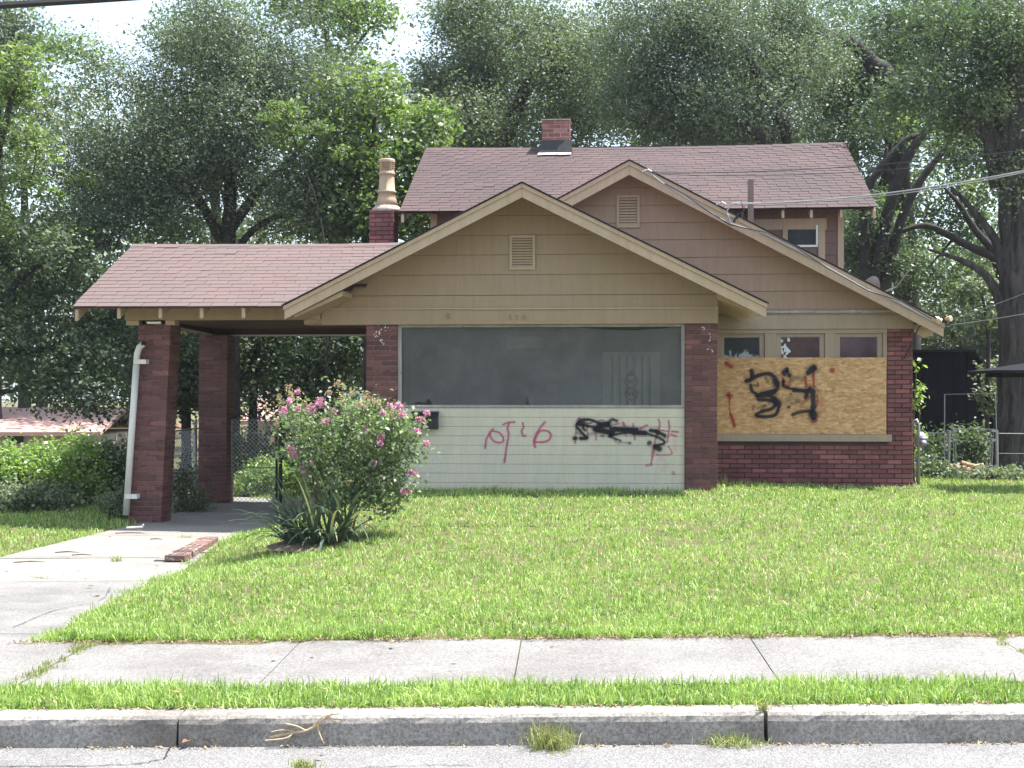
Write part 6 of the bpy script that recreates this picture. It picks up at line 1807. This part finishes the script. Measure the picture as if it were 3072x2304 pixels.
for i, (u, v, ru, rv, Y, mt, lb) in enumerate((
        (30, 1400, 90, 80, 20.0, 'leaf_hedge', 'bright hedge shrub at the extreme left edge'),
        (150, 1420, 100, 90, 20.6, 'leaf_hedge', 'bright leafy hedge shrub second from the left edge'),
        (260, 1410, 80, 110, 20.3, 'leaf_hedge', 'bright hedge shrub third from the left edge'),
        (340, 1430, 60, 110, 20.8, 'leaf_dark', 'darker hedge shrub right behind the white downspout'),
        (-120, 1400, 110, 90, 20.0, 'leaf_hedge', 'hedge shrub beyond the left edge'),
        (100, 1500, 130, 45, 19.3, 'leaf_mid', 'low greyish weeds along the hedge foot'))):
    shrub('hedge_shrub', lb, pxblobs([(u, v, ru, rv), (u-ru*0.4, v-rv*0.35, ru*0.5, rv*0.6), (u+ru*0.3, v+rv*0.35, ru*0.8, rv*0.6)], Y, 0.5),
          110, 48, 0.2, 0.062, M[mt], 110+i, HG, elong=1.5, cat_='hedge')
shrub('pillar_weeds', 'dark straggly weeds between the two carport pillars', pxblobs([(545, 1480, 45, 60), (590, 1510, 60, 35), (560, 1420, 30, 50)], 19.9, 0.35), 70, 26, 0.16, 0.05, M['leaf_dark'], 120, cat_='weeds', stems=14)
shrub('pillar_weeds', 'grey-green weeds at the foot of the downspout', pxblobs([(335, 1500, 45, 45), (370, 1530, 40, 25)], 18.6, 0.3), 45, 30, 0.15, 0.045, M['leaf_mid'], 121, cat_='weeds', stems=8)
shrub('garden_shrub', 'bright low shrub growing right behind the garden gate', pxblobs([(765, 1440, 70, 60), (800, 1420, 40, 40), (720, 1470, 40, 40), (870, 1440, 50, 50)], 23.2, 0.5), 90, 55, 0.2, 0.055, M['leaf_hedge'], 122)
shrub('foundation_shrub', 'dark low shrub beside the gas meter', pxblobs([(2805, 1430, 50, 38), (2850, 1440, 40, 25)], 22.2, 0.4), 70, 45, 0.18, 0.06, M['leaf_dark'], 123)
shrub('foundation_shrub', 'low pale-leaved shrub in front of the big trunk', pxblobs([(3000, 1440, 70, 28), (3050, 1430, 40, 30), (2950, 1450, 30, 18)], 22.0, 0.4), 75, 45, 0.15, 0.075, M['leaf_mid'], 124, elong=2.4)
shrub('wall_sapling', 'thin sapling leaves sticking out past the brick wing corner', pxblobs([(2745, 1200, 14, 40), (2760, 1155, 12, 18), (2752, 1330, 10, 60), (2750, 1100, 10, 30)], 20.9, 0.15), 22, 9, 0.14, 0.085, M['leaf_hedge'], 125, base=(at(2740, 1400, 20.9).x, 20.9, 0.3), cat_='sapling', stems=4)
shrub('backyard_shrub', 'dark tangled shrub behind the yard gate', pxblobs([(2900, 1340, 70, 60), (2800, 1370, 60, 60), (2860, 1380, 50, 40)], 26.2, 0.5), 90, 55, 0.3, 0.08, M['leaf_dark'], 126)
shrub('backyard_shrub', 'dark shrub far behind the garden gate', pxblobs([(860, 1370, 120, 110), (700, 1380, 90, 100)], 26.5, 0.6), 110, 55, 0.32, 0.085, M['leaf_dark'], 127)

shrub('backyard_shrub', 'dark shrub hidden deep behind the porch pillar', pxblobs([(1010, 1330, 120, 130), (1150, 1320, 100, 140)], 29.5, 0.7), 90, 50, 0.35, 0.09, M['leaf_dark'], 128)

# wood pile near the gate
wp = empty('firewood_pile', (at(2880, 1430, 23.0).x, 23.0, 0.25), 'small heap of pale cut logs in front of the yard gate', 'firewood')
for k in range(16):
    c = at(2880+random.uniform(-45, 45), 1432-random.random()**1.5*38, 23.0+random.uniform(-0.3, 0.3))
    an = random.uniform(-0.6, 0.6); l = random.uniform(0.12, 0.24); r_ = random.uniform(0.03, 0.06)
    d_ = Vector((math.cos(an), random.uniform(-0.8, 0.8), math.sin(an)*0.4))
    MB().tube([c-d_*l, c+d_*l], r_, 8).build('log', M['log'], wp)

# ---- crape myrtle
BX = gnd(1010, 1632, 0.22)
BX.z = zg(BX.x, BX.y)
KB = (BX - Vector((0, 0, HCAM))).length/FPX
rng = np.random.default_rng(5)
myr = empty('crape_myrtle', BX, 'flowering pink crape myrtle bush on the lawn before the porch', 'shrub')
bl = pxblobs([(1000, 1330, 130, 110), (920, 1300, 90, 90), (1100, 1300, 110, 110), (1180, 1330, 60, 90), (1060, 1400, 140, 90), (1130, 1450, 90, 60), (930, 1380, 90, 80), (1150, 1480, 60, 40), (1040, 1240, 80, 60), (1190, 1260, 40, 50), (890, 1240, 50, 50), (1000, 1465, 110, 50), (1080, 1500, 80, 45)], BX.y, 0.42)
C = clumps_in(bl, 370, rng, 2.6)
mb = MB(); roots = []
for k in range(11):
    e = Vector(bl[k % len(bl)][:3]); e.y += random.uniform(-0.2, 0.2)
    g = BX + Vector((random.uniform(-0.12, 0.12), random.uniform(-0.1, 0.1), -0.03))
    pts = cat([g, g.lerp(e, 0.45)+Vector((random.uniform(-.05, .05), random.uniform(-.05, .05), 0.10)), e], 5)
    mb.tube(pts, np.linspace(0.013, 0.005, len(pts)), 6); roots += [tuple(p) for p in pts[3:]]
g2_ = [(1262, 1262), (1250, 1296), (1279, 1332), (1236, 1418), (1222, 1474)]
for u, v in g2_:
    q = at(u, v, BX.y-0.1); s_ = at(1130, v+70, BX.y)
    pts = cat([s_, s_.lerp(q, 0.6)+Vector((0, 0, -0.04)), q], 5); mb.tube(pts, np.linspace(0.006, 0.003, len(pts)), 5)
    C = np.vstack([C, np.array([tuple(p) for p in pts[3:-1]])])
skeleton(mb, roots, C[:370], 0.0025, rng, 3)
mb.build('stems', M['twig'], myr)
P, idx = spread(C, 21, 0.15, rng, 0.9)
P = P[P[:, 2] > BX.z+0.12]
leaf_object('foliage', P, np.full(len(P), 0.047), M['leaf_bush'], myr, rng, elong=1.55, up=0.5, fold=0.15)
pinks = [(849,1232,30),(892,1230,20),(892,1176,16),(961,1208,34),(935,1226,34),(999,1234,22),(977,1263,24),(990,1178,14),(876,1358,34),(870,1345,24),(939,1389,20),(905,1404,16),(914,1418,20),(1196,1219,30),(1207,1245,24),(1170,1219,16),(1254,1257,14),(1281,1239,18),(1268,1262,16),(1250,1295,24),(1279,1330,20),(1143,1313,24),(1098,1290,18),(1232,1415,14),(1243,1422,13),(1210,1476,16),(1228,1474,12),(1149,1237,18),(885,1370,18),(870,1205,22),(1140,1330,18), (1123,1388,12)]
for u, v, s_ in pinks:
    c = np.array(at(u, v, BX.y - 0.30 + random.uniform(-0.12, 0.15))); r_ = s_*KB*0.55
    n = int(26 + s_*2.2)
    P = c + np.clip(rng.normal(size=(n, 3)), -1.7, 1.7)*r_*np.array([0.45, 0.40, 0.45])
    leaf_object('flower_cluster', P, np.full(n, 0.021), M['petal'], myr, rng, elong=1.15, up=0.2, fold=0.3)
buds = [(867,1168,34),(838,1194,24),(1012,1151,26),(1026,1194,34),(1055,1180,26),(1098,1190,34),(1134,1208,28),(831,1274,22),(816,1317,24),(914,1212,22),(1091,1219,30),(1178,1245,30),(1030,1160,20),(875,1190,24),(1075,1215,26),(1118,1200,22)]
for u, v, s_ in buds:
    c = np.array(at(u, v, BX.y - 0.15 + random.uniform(-0.2, 0.2))); r_ = s_*KB*0.55
    n = int(26 + s_*1.6)
    P = c + np.clip(rng.normal(size=(n, 3)), -1.7, 1.7)*r_*np.array([0.36, 0.36, 0.52])
    leaf_object('bud_panicle', P, np.full(n, 0.015), M['bud'], myr, rng, elong=1.1, up=0.2, fold=0.3)

# ---- iris clump of sword leaves
IX = gnd(985, 1640, 0.2); IX.y -= 0.30; IX.z = zg(IX.x, IX.y)
iris = empty('iris_clump', IX, 'clump of long sword-shaped iris leaves at the foot of the myrtle', 'plant')
mb = MB().lathe((IX.x, IX.y+0.1, IX.z-0.02), [(0.55, 0.0), (0.45, 0.03), (0.2, 0.05), (0.0, 0.055)], 18); mb.build('leaf_litter', M['dirt'], iris)
for k in range(120):
    fan = k % 11
    fx = IX.x + (fan-5)*0.050 - 0.04 + random.uniform(-0.03, 0.03); fy = IX.y + 0.16*math.sin(fan*2.1) + random.uniform(-0.05, 0.05)
    side = (fan-5)/5.0
    az = math.pi*1.32 + side*1.15 + random.gauss(0, 0.65)
    ln = random.uniform(0.50, 0.88); wd = random.uniform(0.028, 0.046)
    tilt0 = random.uniform(0.35, 1.0); bend = random.uniform(0.6, 1.7)
    if random.random() < 0.28: tilt0 *= 0.4; bend *= 0.35
    p = Vector((fx, fy, zg(fx, fy)-0.01)); pts = [p.copy()]
    n = 8; a_ = tilt0
    for i in range(n):
        a_ += bend/n*(0.3+1.4*i/n)
        p = p + Vector((math.sin(a_)*math.cos(az), math.sin(a_)*math.sin(az), math.cos(a_)))*ln/n
        if p.z < zg(p.x, p.y)+0.01: p.z = zg(p.x, p.y)+0.012
        pts.append(p.copy())
    tw = az + math.pi/2 + random.uniform(-0.5, 0.5)
    sd = Vector((math.cos(tw), math.sin(tw), 0))
    vs, fs = [], []
    for i, q in enumerate(pts):
        t = i/n; w_ = wd*(0.75+0.5*t if t < 0.5 else max(0.03, (1-t)*2)**0.7)
        vs += [q - sd*w_*0.5, q + Vector((0, 0, -0.003)) , q + sd*w_*0.5]
    for i in range(n):
        for j in (0, 1): fs.append((i*3+j, i*3+j+1, i*3+j+4, i*3+j+3))
    m_ = MB(); m_.add(vs, fs, 0.97 if random.random() < 0.09 else random.random()*0.72)
    m_.build('leaf', M['leaf_iris'], iris, smooth=True)

# ---- grass
def zgv(X, Y): return np.array([zg(float(a), float(b)) for a, b in zip(X, Y)])
def pnoise(X, Y, s):
    return (np.sin(X*1.7*s+1.3)*np.sin(Y*2.1*s+0.4) + 0.6*np.sin(X*3.9*s-Y*2.7*s+2) + 0.4*np.sin(X*7.3*s+Y*6.1*s) + 0.3*np.sin(X*13.1*s-Y*11.7*s+0.7))/2.3
def blades(name, X, Y, Z, h, wd, mat, rng, rnd, lean=0.55, parent=None, wloc=(0,0,0), az=None):
    n = len(X)
    if az is None: az = rng.uniform(0, 2*np.pi, n)
    ln = np.abs(rng.normal(0, lean, n))
    dx, dy = np.cos(az)*ln, np.sin(az)*ln
    B = np.stack([X, Y, Z], 1)
    ta = rng.uniform(0, 2*np.pi, n); s = np.stack([np.cos(ta), np.sin(ta), np.zeros(n)], 1)*wd[:, None]*0.5
    nrm = np.sqrt(1+ln**2)
    mid = B + np.stack([dx*0.35, dy*0.35, np.full(n, 0.62)], 1)*(h/nrm**0.5)[:, None]
    tip = B + np.stack([dx, dy, np.maximum(0.12, 1.0-0.30*ln)], 1)*(h/nrm**0.5)[:, None]
    V = np.stack([B-s, B+s, mid-s*0.8, mid+s*0.8, tip], 1).reshape(-1, 3) - np.array(wloc)
    o5 = (np.arange(n, dtype=np.int32)*5)[:, None]
    F = np.concatenate([o5+np.array([0,1,3]), o5+np.array([0,3,2]), o5+np.array([2,3,4])], 1).astype(np.int32).ravel()
    me = npmesh(name, V, F, 3, np.repeat(rnd, 3), mat)
    return place(bpy.data.objects.new(name, me), parent, wloc)
rng = np.random.default_rng(3)
def lawn_mask(X, Y):
    S = X*EX.x + Y*EX.y; T = X*NX.x + Y*NX.y
    rag = 0.05*pnoise(X, Y, 3.0) + 0.02*np.sin(S*31)
    dr_ = np.interp(Y, [p[0] for p in DR], [p[1] for p in DR])
    ok = (T > T_WALK1 + 0.03 + rag)
    right = (X > dr_ + 0.07 + 1.6*rag) & (Y < np.where(X < PR1+0.03, 18.12, np.where(X < 4.4, 20.02, 24.0)))
    right &= ~((X > -4.7) & (X < -3.1) & (Y > 17.8))
    left = (X < -6.42 + 1.5*rag) & (Y < 23)
    back = (X > -6.1) & (X < -3.5) & (Y > 22.2) & (Y < 25.5)
    ok &= right | left | back
    ok &= ((X-IX.x)**2 + (Y-IX.y-0.1)**2) > (0.42+0.1*pnoise(X, Y, 4))**2
    xe_ = np.interp(Y, [pa.y, pb.y], [pa.x, pb.x]); ok &= ~((np.abs(X-xe_+0.03) < 0.085+0.03*pnoise(X, Y, 7)) & (Y > pa.y-0.1) & (Y < pb.y-0.6))
    return ok
N = 640000
# more blades near, fewer and wider far off
Yr = 8.4 + 15.6*rng.random(N)**1.55
dd = Yr
lo_, hi_ = -0.51*Yr - 0.5, 0.41*Yr + 1.3
Xr = lo_ + (hi_-lo_)*rng.random(N)
keep = lawn_mask(Xr, Yr)
patch = pnoise(Xr*0.8+3, Yr*0.8, 1.0)
thin = rng.random(N) < np.where(patch < -0.62, 0.45, 1.0)
hedge = 1.0
keep &= thin
for u_, v_, rx_, ry_, q_ in ((1900, 1512, 0.45, 0.35, 0.75), (780, 1790, 0.28, 0.30, 0.6), (1110, 1810, 0.22, 0.2, 0.55), (2700, 1500, 0.6, 0.4, 0.5), (1330, 1850, 0.3, 0.2, 0.5), (620, 1720, 0.2, 0.25, 0.5), (2050, 1640, 0.3, 0.3, 0.4), (1700, 1830, 0.25, 0.18, 0.5), (2960, 1500, 0.5, 0.4, 0.6), (870, 1500, 0.3, 0.5, 0.3)):
    g_ = gnd(u_, v_, 0.3)
    dq = ((Xr-g_.x)/rx_)**2 + ((Yr-g_.y)/ry_)**2 + 0.7*pnoise(Xr, Yr, 6.0)
    keep &= ~((dq < 1.0) & (rng.random(N) < q_))
Xr, Yr, patch = Xr[keep], Yr[keep], patch[keep]
if len(Xr) > 275000: 
    sel = rng.choice(len(Xr), 275000, replace=False); Xr, Yr, patch = Xr[sel], Yr[sel], patch[sel]
n = len(Xr)
K_ = 30000
cs_ = rng.choice(n, K_, replace=False)
kx, ky = Xr[cs_].copy(), Yr[cs_].copy()
kt, kh = rng.random(K_), rng.random(K_)
own = rng.integers(0, K_, n)
join_ = rng.random(n) < 0.72
rad_ = 0.020*np.maximum(1, ky[own]/11)*np.abs(rng.normal(0, 1, n)) + 0.004
a0 = rng.uniform(0, 2*np.pi, n)
Xr = np.where(join_, kx[own] + rad_*np.cos(a0), Xr); Yr = np.where(join_, ky[own] + rad_*np.sin(a0), Yr)
az_l = a0 + rng.normal(0, 0.7, n)
tone_c = np.where(join_, kt[own], 0.5); h2 = np.where(join_, kh[own], 0.5)
patch = pnoise(Xr*0.8+3, Yr*0.8, 1.0)
Tr = Xr*NX.x + Yr*NX.y
hh_ = (0.050 + 0.018*pnoise(Xr, Yr, 2.2)) * rng.uniform(0.5, 1.4, n)
hh_ *= np.where(Tr < T_WALK1+0.25, 1.15, 1.0)
hh_ *= np.where((Yr > 17.4) & (Xr < 1.4), 1.35, 1.0)
fine_ = pnoise(Xr+5, Yr*1.3, 7.0)
hh_ *= 1 + 0.35*fine_
rn = np.clip(0.36 + 0.12*patch + 0.10*fine_ + 0.36*(tone_c-0.5) + rng.normal(0, 0.20, n), 0, 0.78)
hh_ *= 0.75 + 0.55*h2
strawy = pnoise(Xr*1.1+7, Yr*0.9+1, 1.7)
dry = (rng.random(n) < np.where(patch < -0.55, 0.30, np.where(strawy > 0.35, 0.16, 0.03)))
rn = np.where(dry, rng.uniform(0.85, 1.0, n), rn)
wd_ = pnoise(Xr*1.3+11, Yr*1.1+2, 2.6)
weedy = wd_ > 0.72
hh_ = np.where(weedy, hh_*1.45, hh_); rn = np.where(weedy & ~dry, rn*0.55, rn)
o = blades('lawn_grass', Xr, Yr, zgv(Xr, Yr)-0.015, hh_, 0.0058*np.maximum(1, Yr/11.5)*rng.uniform(0.7, 1.3, n), M['grass'], rng, rn, 1.05, az=az_l)
o['kind'] = 'stuff'; o['label'] = 'bright green mown lawn grass'
# verge between kerb and sidewalk
n = 38000
S_ = rng.uniform(-4.8, 4.6, n); T_ = rng.uniform(T_BACK-0.015, T_WALK0+0.02, n)
edge = 0.03*pnoise(S_, S_*0.3, 3) + 0.02*np.sin(S_*23)
ok = (T_ > T_BACK - 0.005 + edge*0.5) & (T_ < T_WALK0 - 0.02 + edge - 0.25*(S_ < sjs[0]-0.2)*0)
S_, T_ = S_[ok], T_[ok]; n = len(S_)
X = S_*EX.x + T_*NX.x; Y = S_*EX.y + T_*NX.y
Z = GRADE*S_ + 0.135
pt_ = pnoise(X, Y, 2)
rn = np.clip(0.38 + 0.16*pt_ + rng.normal(0, 0.21, n), 0, 0.78); rn = np.where(rng.random(n) < 0.05, 0.93, rn)
o = blades('verge_grass', X, Y, Z, (0.080+0.02*pt_)*rng.uniform(0.5, 1.35, n), 0.0060*rng.uniform(0.7, 1.3, n), M['grass'], rng, rn, 1.0)
o['kind'] = 'stuff'; o['label'] = 'narrow strip of bright verge grass behind the kerb'
# creeping grass in the joint between drive and sidewalk
n = 900
t_ = rng.random(n); S_ = sjs[0] + rng.normal(0, 0.035, n); T_ = 7.2 + t_*1.25
X = S_*EX.x + T_*NX.x; Y = S_*EX.y + T_*NX.y
k_ = pnoise(X, Y, 5) > -0.1; X, Y = X[k_], Y[k_]; n = len(X)
o = blades('joint_grass', X, Y, zgv(X, Y)-0.0, 0.035*rng.uniform(0.6, 1.4, n), np.full(n, 0.005), M['weed'], rng, rng.random(n)*0.6, 0.9)
o['kind'] = 'stuff'; o['label'] = 'weedy grass growing in the sidewalk joint'

def tuft(label, u, v, wpx, hpx, z, n, mat='weed', lean=0.7, name='weed_tuft', grp='weed tufts', dryp=0.15):
    g = gnd(u, v, z); g.z = z
    k = (g - Vector((0, 0, HCAM))).length/FPX
    r_ = wpx*k*0.5; h = hpx*k
    X = g.x + rng.normal(0, r_*0.33, n); Y = g.y + rng.normal(0, r_*0.2, n)
    root = empty(name, g, label, 'weed', grp)
    rn = np.where(rng.random(n) < dryp, rng.uniform(0.8, 1, n), rng.random(n)*0.7)
    blades('blades', X, Y, np.full(n, z-0.005), h*rng.uniform(0.5, 1.15, n), 0.0042*rng.uniform(0.6, 1.4, n), M[mat], rng, rn, lean, root, tuple(g))
    return root
tuft('tall dry-tipped weed tuft in the gutter below the lawn centre', 1655, 2245, 190, 88, 0.0, 300, lean=0.8, dryp=0.25)
tuft('low arching grass tuft at the open kerb joint', 2195, 2232, 230, 52, 0.02, 210, lean=1.6)
tuft('small pale weed tuft against the kerb left of centre', 1170, 2222, 30, 60, -0.01, 26, lean=0.6)
tuft('wispy weed tuft at the kerb foot near the left edge', 265, 2232, 110, 50, -0.04, 45, lean=0.9)
tuft('weed tuft on the asphalt cut by the bottom edge', 910, 2300, 110, 36, 0.01, 140, lean=1.1)
tuft('grass sprig on top of the open kerb joint', 2290, 2128, 60, 35, 0.17, 60, lean=0.9)
tuft('round green weed tuft in the middle of the drive', 352, 1685, 60, 26, z_drive(-5.4, 13.5)+0.01, 90, lean=1.0)
tuft('thin weed line on the drive near the carport shade', 555, 1612, 70, 14, z_drive(-5.3, 16)+0.01, 60, lean=1.2, dryp=0.4)
tuft('weed patch along the drive crack, left one', 120, 1737, 60, 14, z_drive(-5.8, 12.2)+0.01, 60, lean=1.2, dryp=0.4)
tuft('weed patch along the drive crack, right one', 255, 1738, 40, 10, z_drive(-5.3, 12.2)+0.01, 35, lean=1.2, dryp=0.4)
tuft('dry bleached weeds at the foot of the wing wall', 2170, 1462, 60, 50, 0.36, 45, lean=0.7, dryp=0.9)

# dry root mass and litter at the kerb
rt = empty('dry_root', gnd(880, 2225, -0.01), 'bleached dry root hanging over the kerb face', 'root')
rm = MB()
yk = T_KERB-0.01
def K(u, v, d=0.0):
    q = at(u, v, 6.5)
    s_ = st(q.x, 6.5)[0]
    x, y = xy(s_, T_KERB - 0.018 - d); return Vector((x, y, HCAM + (HYP-v)/FPX*(-x*SN+y*CS)))
for pts, r_ in (([K(990, 2140), K(955, 2165), K(915, 2190), K(860, 2200), K(800, 2212)], 0.006), ([K(950, 2165), K(945, 2185), K(955, 2215), K(966, 2230, 0.02)], 0.004), ([K(905, 2190), K(880, 2178), K(850, 2172)], 0.004),
                ([K(880, 2196), K(840, 2190), K(805, 2196)], 0.003), ([K(930, 2180), K(960, 2150), K(1010, 2140)], 0.004), ([K(870, 2200), K(850, 2215, 0.02), K(790, 2222, 0.03)], 0.004), ([K(980, 2150), K(985, 2160), K(1010, 2165)], 0.003)):
    rm.tube(cat(pts, 4), r_, 5)
rm.build('root_strands', M['straw'], rt)
def litter(name, label, u, v, z, mat, cat_, grp, s_=0.035, flat=0.35):
    g = gnd(u, v, z)
    a_ = random.uniform(0, 6.28)
    m_ = MB(); n = 6
    pts = []
    for i in range(n):
        an = a_ + i*6.283/n; r_ = s_*random.uniform(0.6, 1.1)*(1.5 if i % 3 == 0 else 0.7)
        pts.append((r_*math.cos(an), r_*math.sin(an), 0.004+random.uniform(0, s_*flat)))
    m_.add(pts + [(0, 0, 0.003)], [(i, (i+1) % n, n) for i in range(n)])
    o = m_.build(name, M[mat], None, wloc=g)
    return tag(o, label, cat_, grp)
LG = 'dead leaves scattered on the paving'
for u, v, z, s_ in ((537, 2078, 0.20, 0.03), (1180, 1930, 0.19, 0.03), (960, 2270, 0.0, 0.02), (2905, 2293, 0.01, 0.04), (830, 1962, 0.18, 0.02), (943, 1957, 0.18, 0.018), (1660, 1932, 0.19, 0.02),
                    (190, 1725, 0.06, 0.022), (235, 1715, 0.06, 0.02), (270, 1760, 0.07, 0.03), (290, 1790, 0.07, 0.03), (420, 1593, 0.0, 0.03), (330, 1612, 0.02, 0.03), (60, 1690, 0.05, 0.03), (470, 1700, 0.05, 0.025), (600, 1590, 0.0, 0.02),
                    (1363, 1995, 0.19, 0.018), (560, 2225, 0.0, 0.03), (620, 2222, 0.0, 0.03), (160, 2232, -0.03, 0.03), (700, 2222, 0.0, 0.02)):
    w_ = 'driveway' if v < 1800 else ('road at the kerb foot' if v > 2100 else ('verge grass' if v > 2050 else 'sidewalk'))
    litter('dead_leaf', 'small brown dead leaf lying on the ' + w_, u, v, z, 'dead', 'leaf', 'dead leaves on the ' + w_, s_)
for u, v, z, ln in ((165, 1660, 0.04, 0.25), (345, 1602, 0.02, 0.35), (40, 1690, 0.05, 0.3), (215, 1668, 0.04, 0.2), (450, 1620, 0.0, 0.15), (600, 1662, 0.0, 0.2)):
    g = gnd(u, v, z); a_ = random.uniform(-0.3, 0.3)
    o = MB().tube([(0, 0, 0.01), (ln*0.5*math.cos(a_), ln*0.5*math.sin(a_)+0.02, 0.016), (ln*math.cos(a_), ln*math.sin(a_), 0.01)], [0.006, 0.007, 0.003], 5).build('fallen_twig', M['twig'], None, wloc=g)
    tag(o, 'thin fallen twig lying on the driveway', 'twig', 'twigs on the driveway')
g = gnd(380, 1588, -0.02)
o = MB().tube([(0, 0, 0.02), (0.2, 0.02, 0.03)], 0.012, 6).tube([(0.18, 0.02, 0.03), (0.21, 0.02, 0.06)], 0.010, 6).build('pipe_offcut', M['pvc'], None, wloc=g); tag(o, 'short white pipe offcut lying on the drive by the carport', 'pipe')

# crumbs, straw and leaf bits gathered along the kerb foot and the lawn edge
def crumbs(name, label, S0, S1, tf, n, mats, size, zf):
    S_ = rng.uniform(S0, S1, n); T_ = tf(S_, n)
    X = S_*EX.x + T_*NX.x; Y = S_*EX.y + T_*NX.y
    kk = pnoise(S_*2.2, T_*2, 1.6) > -0.15 + rng.normal(0, 0.15, n)
    X, Y, S_, T_ = X[kk], Y[kk], S_[kk], T_[kk]; n = len(X)
    P = np.stack([X, Y, zf(S_, T_)], 1)
    o = leaf_object(name, P, size*rng.uniform(0.4, 1.6, n), M[mats], None, rng, elong=2.6, up=2.5, droop=0.0)
    o['kind'] = 'stuff'; o['label'] = label
crumbs('gutter_litter', 'straw and leaf bits gathered at the kerb foot', -3.6, 3.2, lambda s, n: T_KERB - np.abs(rng.normal(0, 0.025, n)) - 0.006, 1100, 'straw_leaf', 0.018, lambda s, t: GRADE*s + 0.006 + 0.004*(T_KERB-t))
crumbs('edge_litter', 'dry thatch and crumbs along the lawn edge of the sidewalk', -3.6, 3.6, lambda s, n: T_WALK1 - 0.005 + rng.normal(0, 0.03, n), 3600, 'straw_leaf', 0.018, lambda s, t: GRADE*s + 0.186 + rng.random(len(s))*0.012)
crumbs('kerb_litter', 'dry thatch on the kerb top under the verge', -3.6, 3.4, lambda s, n: T_BACK - np.abs(rng.normal(0, 0.02, n)), 900, 'straw_leaf', 0.02, lambda s, t: GRADE*s + 0.156)

tuft('heap of dry straw in the gutter at the left edge', 40, 2226, 110, 22, -0.05, 90, lean=1.8, dryp=1.0, grp='straw heaps in the gutter', name='straw_heap')
tuft('heap of dry straw under the bleached root', 830, 2222, 130, 20, -0.01, 90, lean=1.8, dryp=1.0, grp='straw heaps in the gutter', name='straw_heap')
tuft('thin wisp of dry straw in the gutter right of the root', 1375, 2228, 80, 16, 0.0, 45, lean=1.8, dryp=1.0, grp='straw heaps in the gutter', name='straw_heap')
tuft('dry straw around the tall gutter weed tuft', 1690, 2262, 120, 14, 0.0, 50, lean=2.0, dryp=1.0, grp='straw heaps in the gutter', name='straw_heap')

# weeds in the right sidewalk joint
n = 500
T_ = 7.3 + rng.random(n)*1.2; S_ = sjs[-1] + rng.normal(0, 0.02, n) + 0.04*np.sin(T_*9)
X = S_*EX.x + T_*NX.x; Y = S_*EX.y + T_*NX.y
k_ = pnoise(X, Y, 6) > -0.05; X, Y = X[k_], Y[k_]; n = len(X)
o = blades('joint_grass', X, Y, zgv(X, Y)+0.004, 0.022*rng.uniform(0.6, 1.4, n), np.full(n, 0.005), M['weed'], rng, rng.random(n)*0.9, 1.1)
o['kind'] = 'stuff'; o['label'] = 'thin weeds in the right sidewalk joint'
def crack(pts, w_, parent, zf, wig=0.012):
    P = cat([Vector((q.x, q.y, 0)) for q in pts], 10)
    vs, fs = [], []
    for i, q in enumerate(P):
        t = (P[min(i+1, len(P)-1)] - P[max(i-1, 0)]).normalized(); nr = Vector((-t.y, t.x, 0))
        c = q + nr*random.uniform(-wig, wig); ww = w_*random.uniform(0.3, 1.2)
        for s_ in (-1, 1):
            e = c + nr*ww*s_; vs.append((e.x, e.y, zf(e.x, e.y)))
    fs = [(2*i, 2*i+1, 2*i+3, 2*i+2) for i in range(len(P)-1)]
    m_ = MB(); m_.add(vs, fs, 0.5); return m_.build('crack', M['dark'], parent)
zroad = lambda x, y: GRADE*st(x, y)[0] + 0.004*(T_KERB - st(x, y)[1]) + 0.004
WL[road] = Vector((0, 0, 0))
crack([gnd(-60, 2300, -0.04), gnd(230, 2296, -0.03), gnd(400, 2286, -0.02), gnd(490, 2270, -0.02), gnd(508, 2238, -0.03)], 0.005, road, zroad)
crack([gnd(1000, 2302, 0), gnd(1250, 2290, 0), gnd(1420, 2296, 0)], 0.003, road, zroad)
zdr = lambda x, y: z_drive(x, y) + 0.006 + 0.004*math.sin(2.1*x+1.3*y) + 0.004
crack([gnd(0, 1700, 0.05), gnd(110, 1722, 0.06), gnd(190, 1735, 0.06)], 0.004, drv, zdr)
crack([gnd(40, 1880, 0.1), gnd(160, 1830, 0.09), gnd(300, 1800, 0.08), gnd(330, 1760, 0.07)], 0.003, drv, zdr)

# the summer air: one closed box of even, thin haze round everything
o = MB().box(-300, 300, -80, 330, -8, 16.4).build('haze', M['haze']); o['kind'] = 'stuff'; o['label'] = 'thin summer haze filling the air'
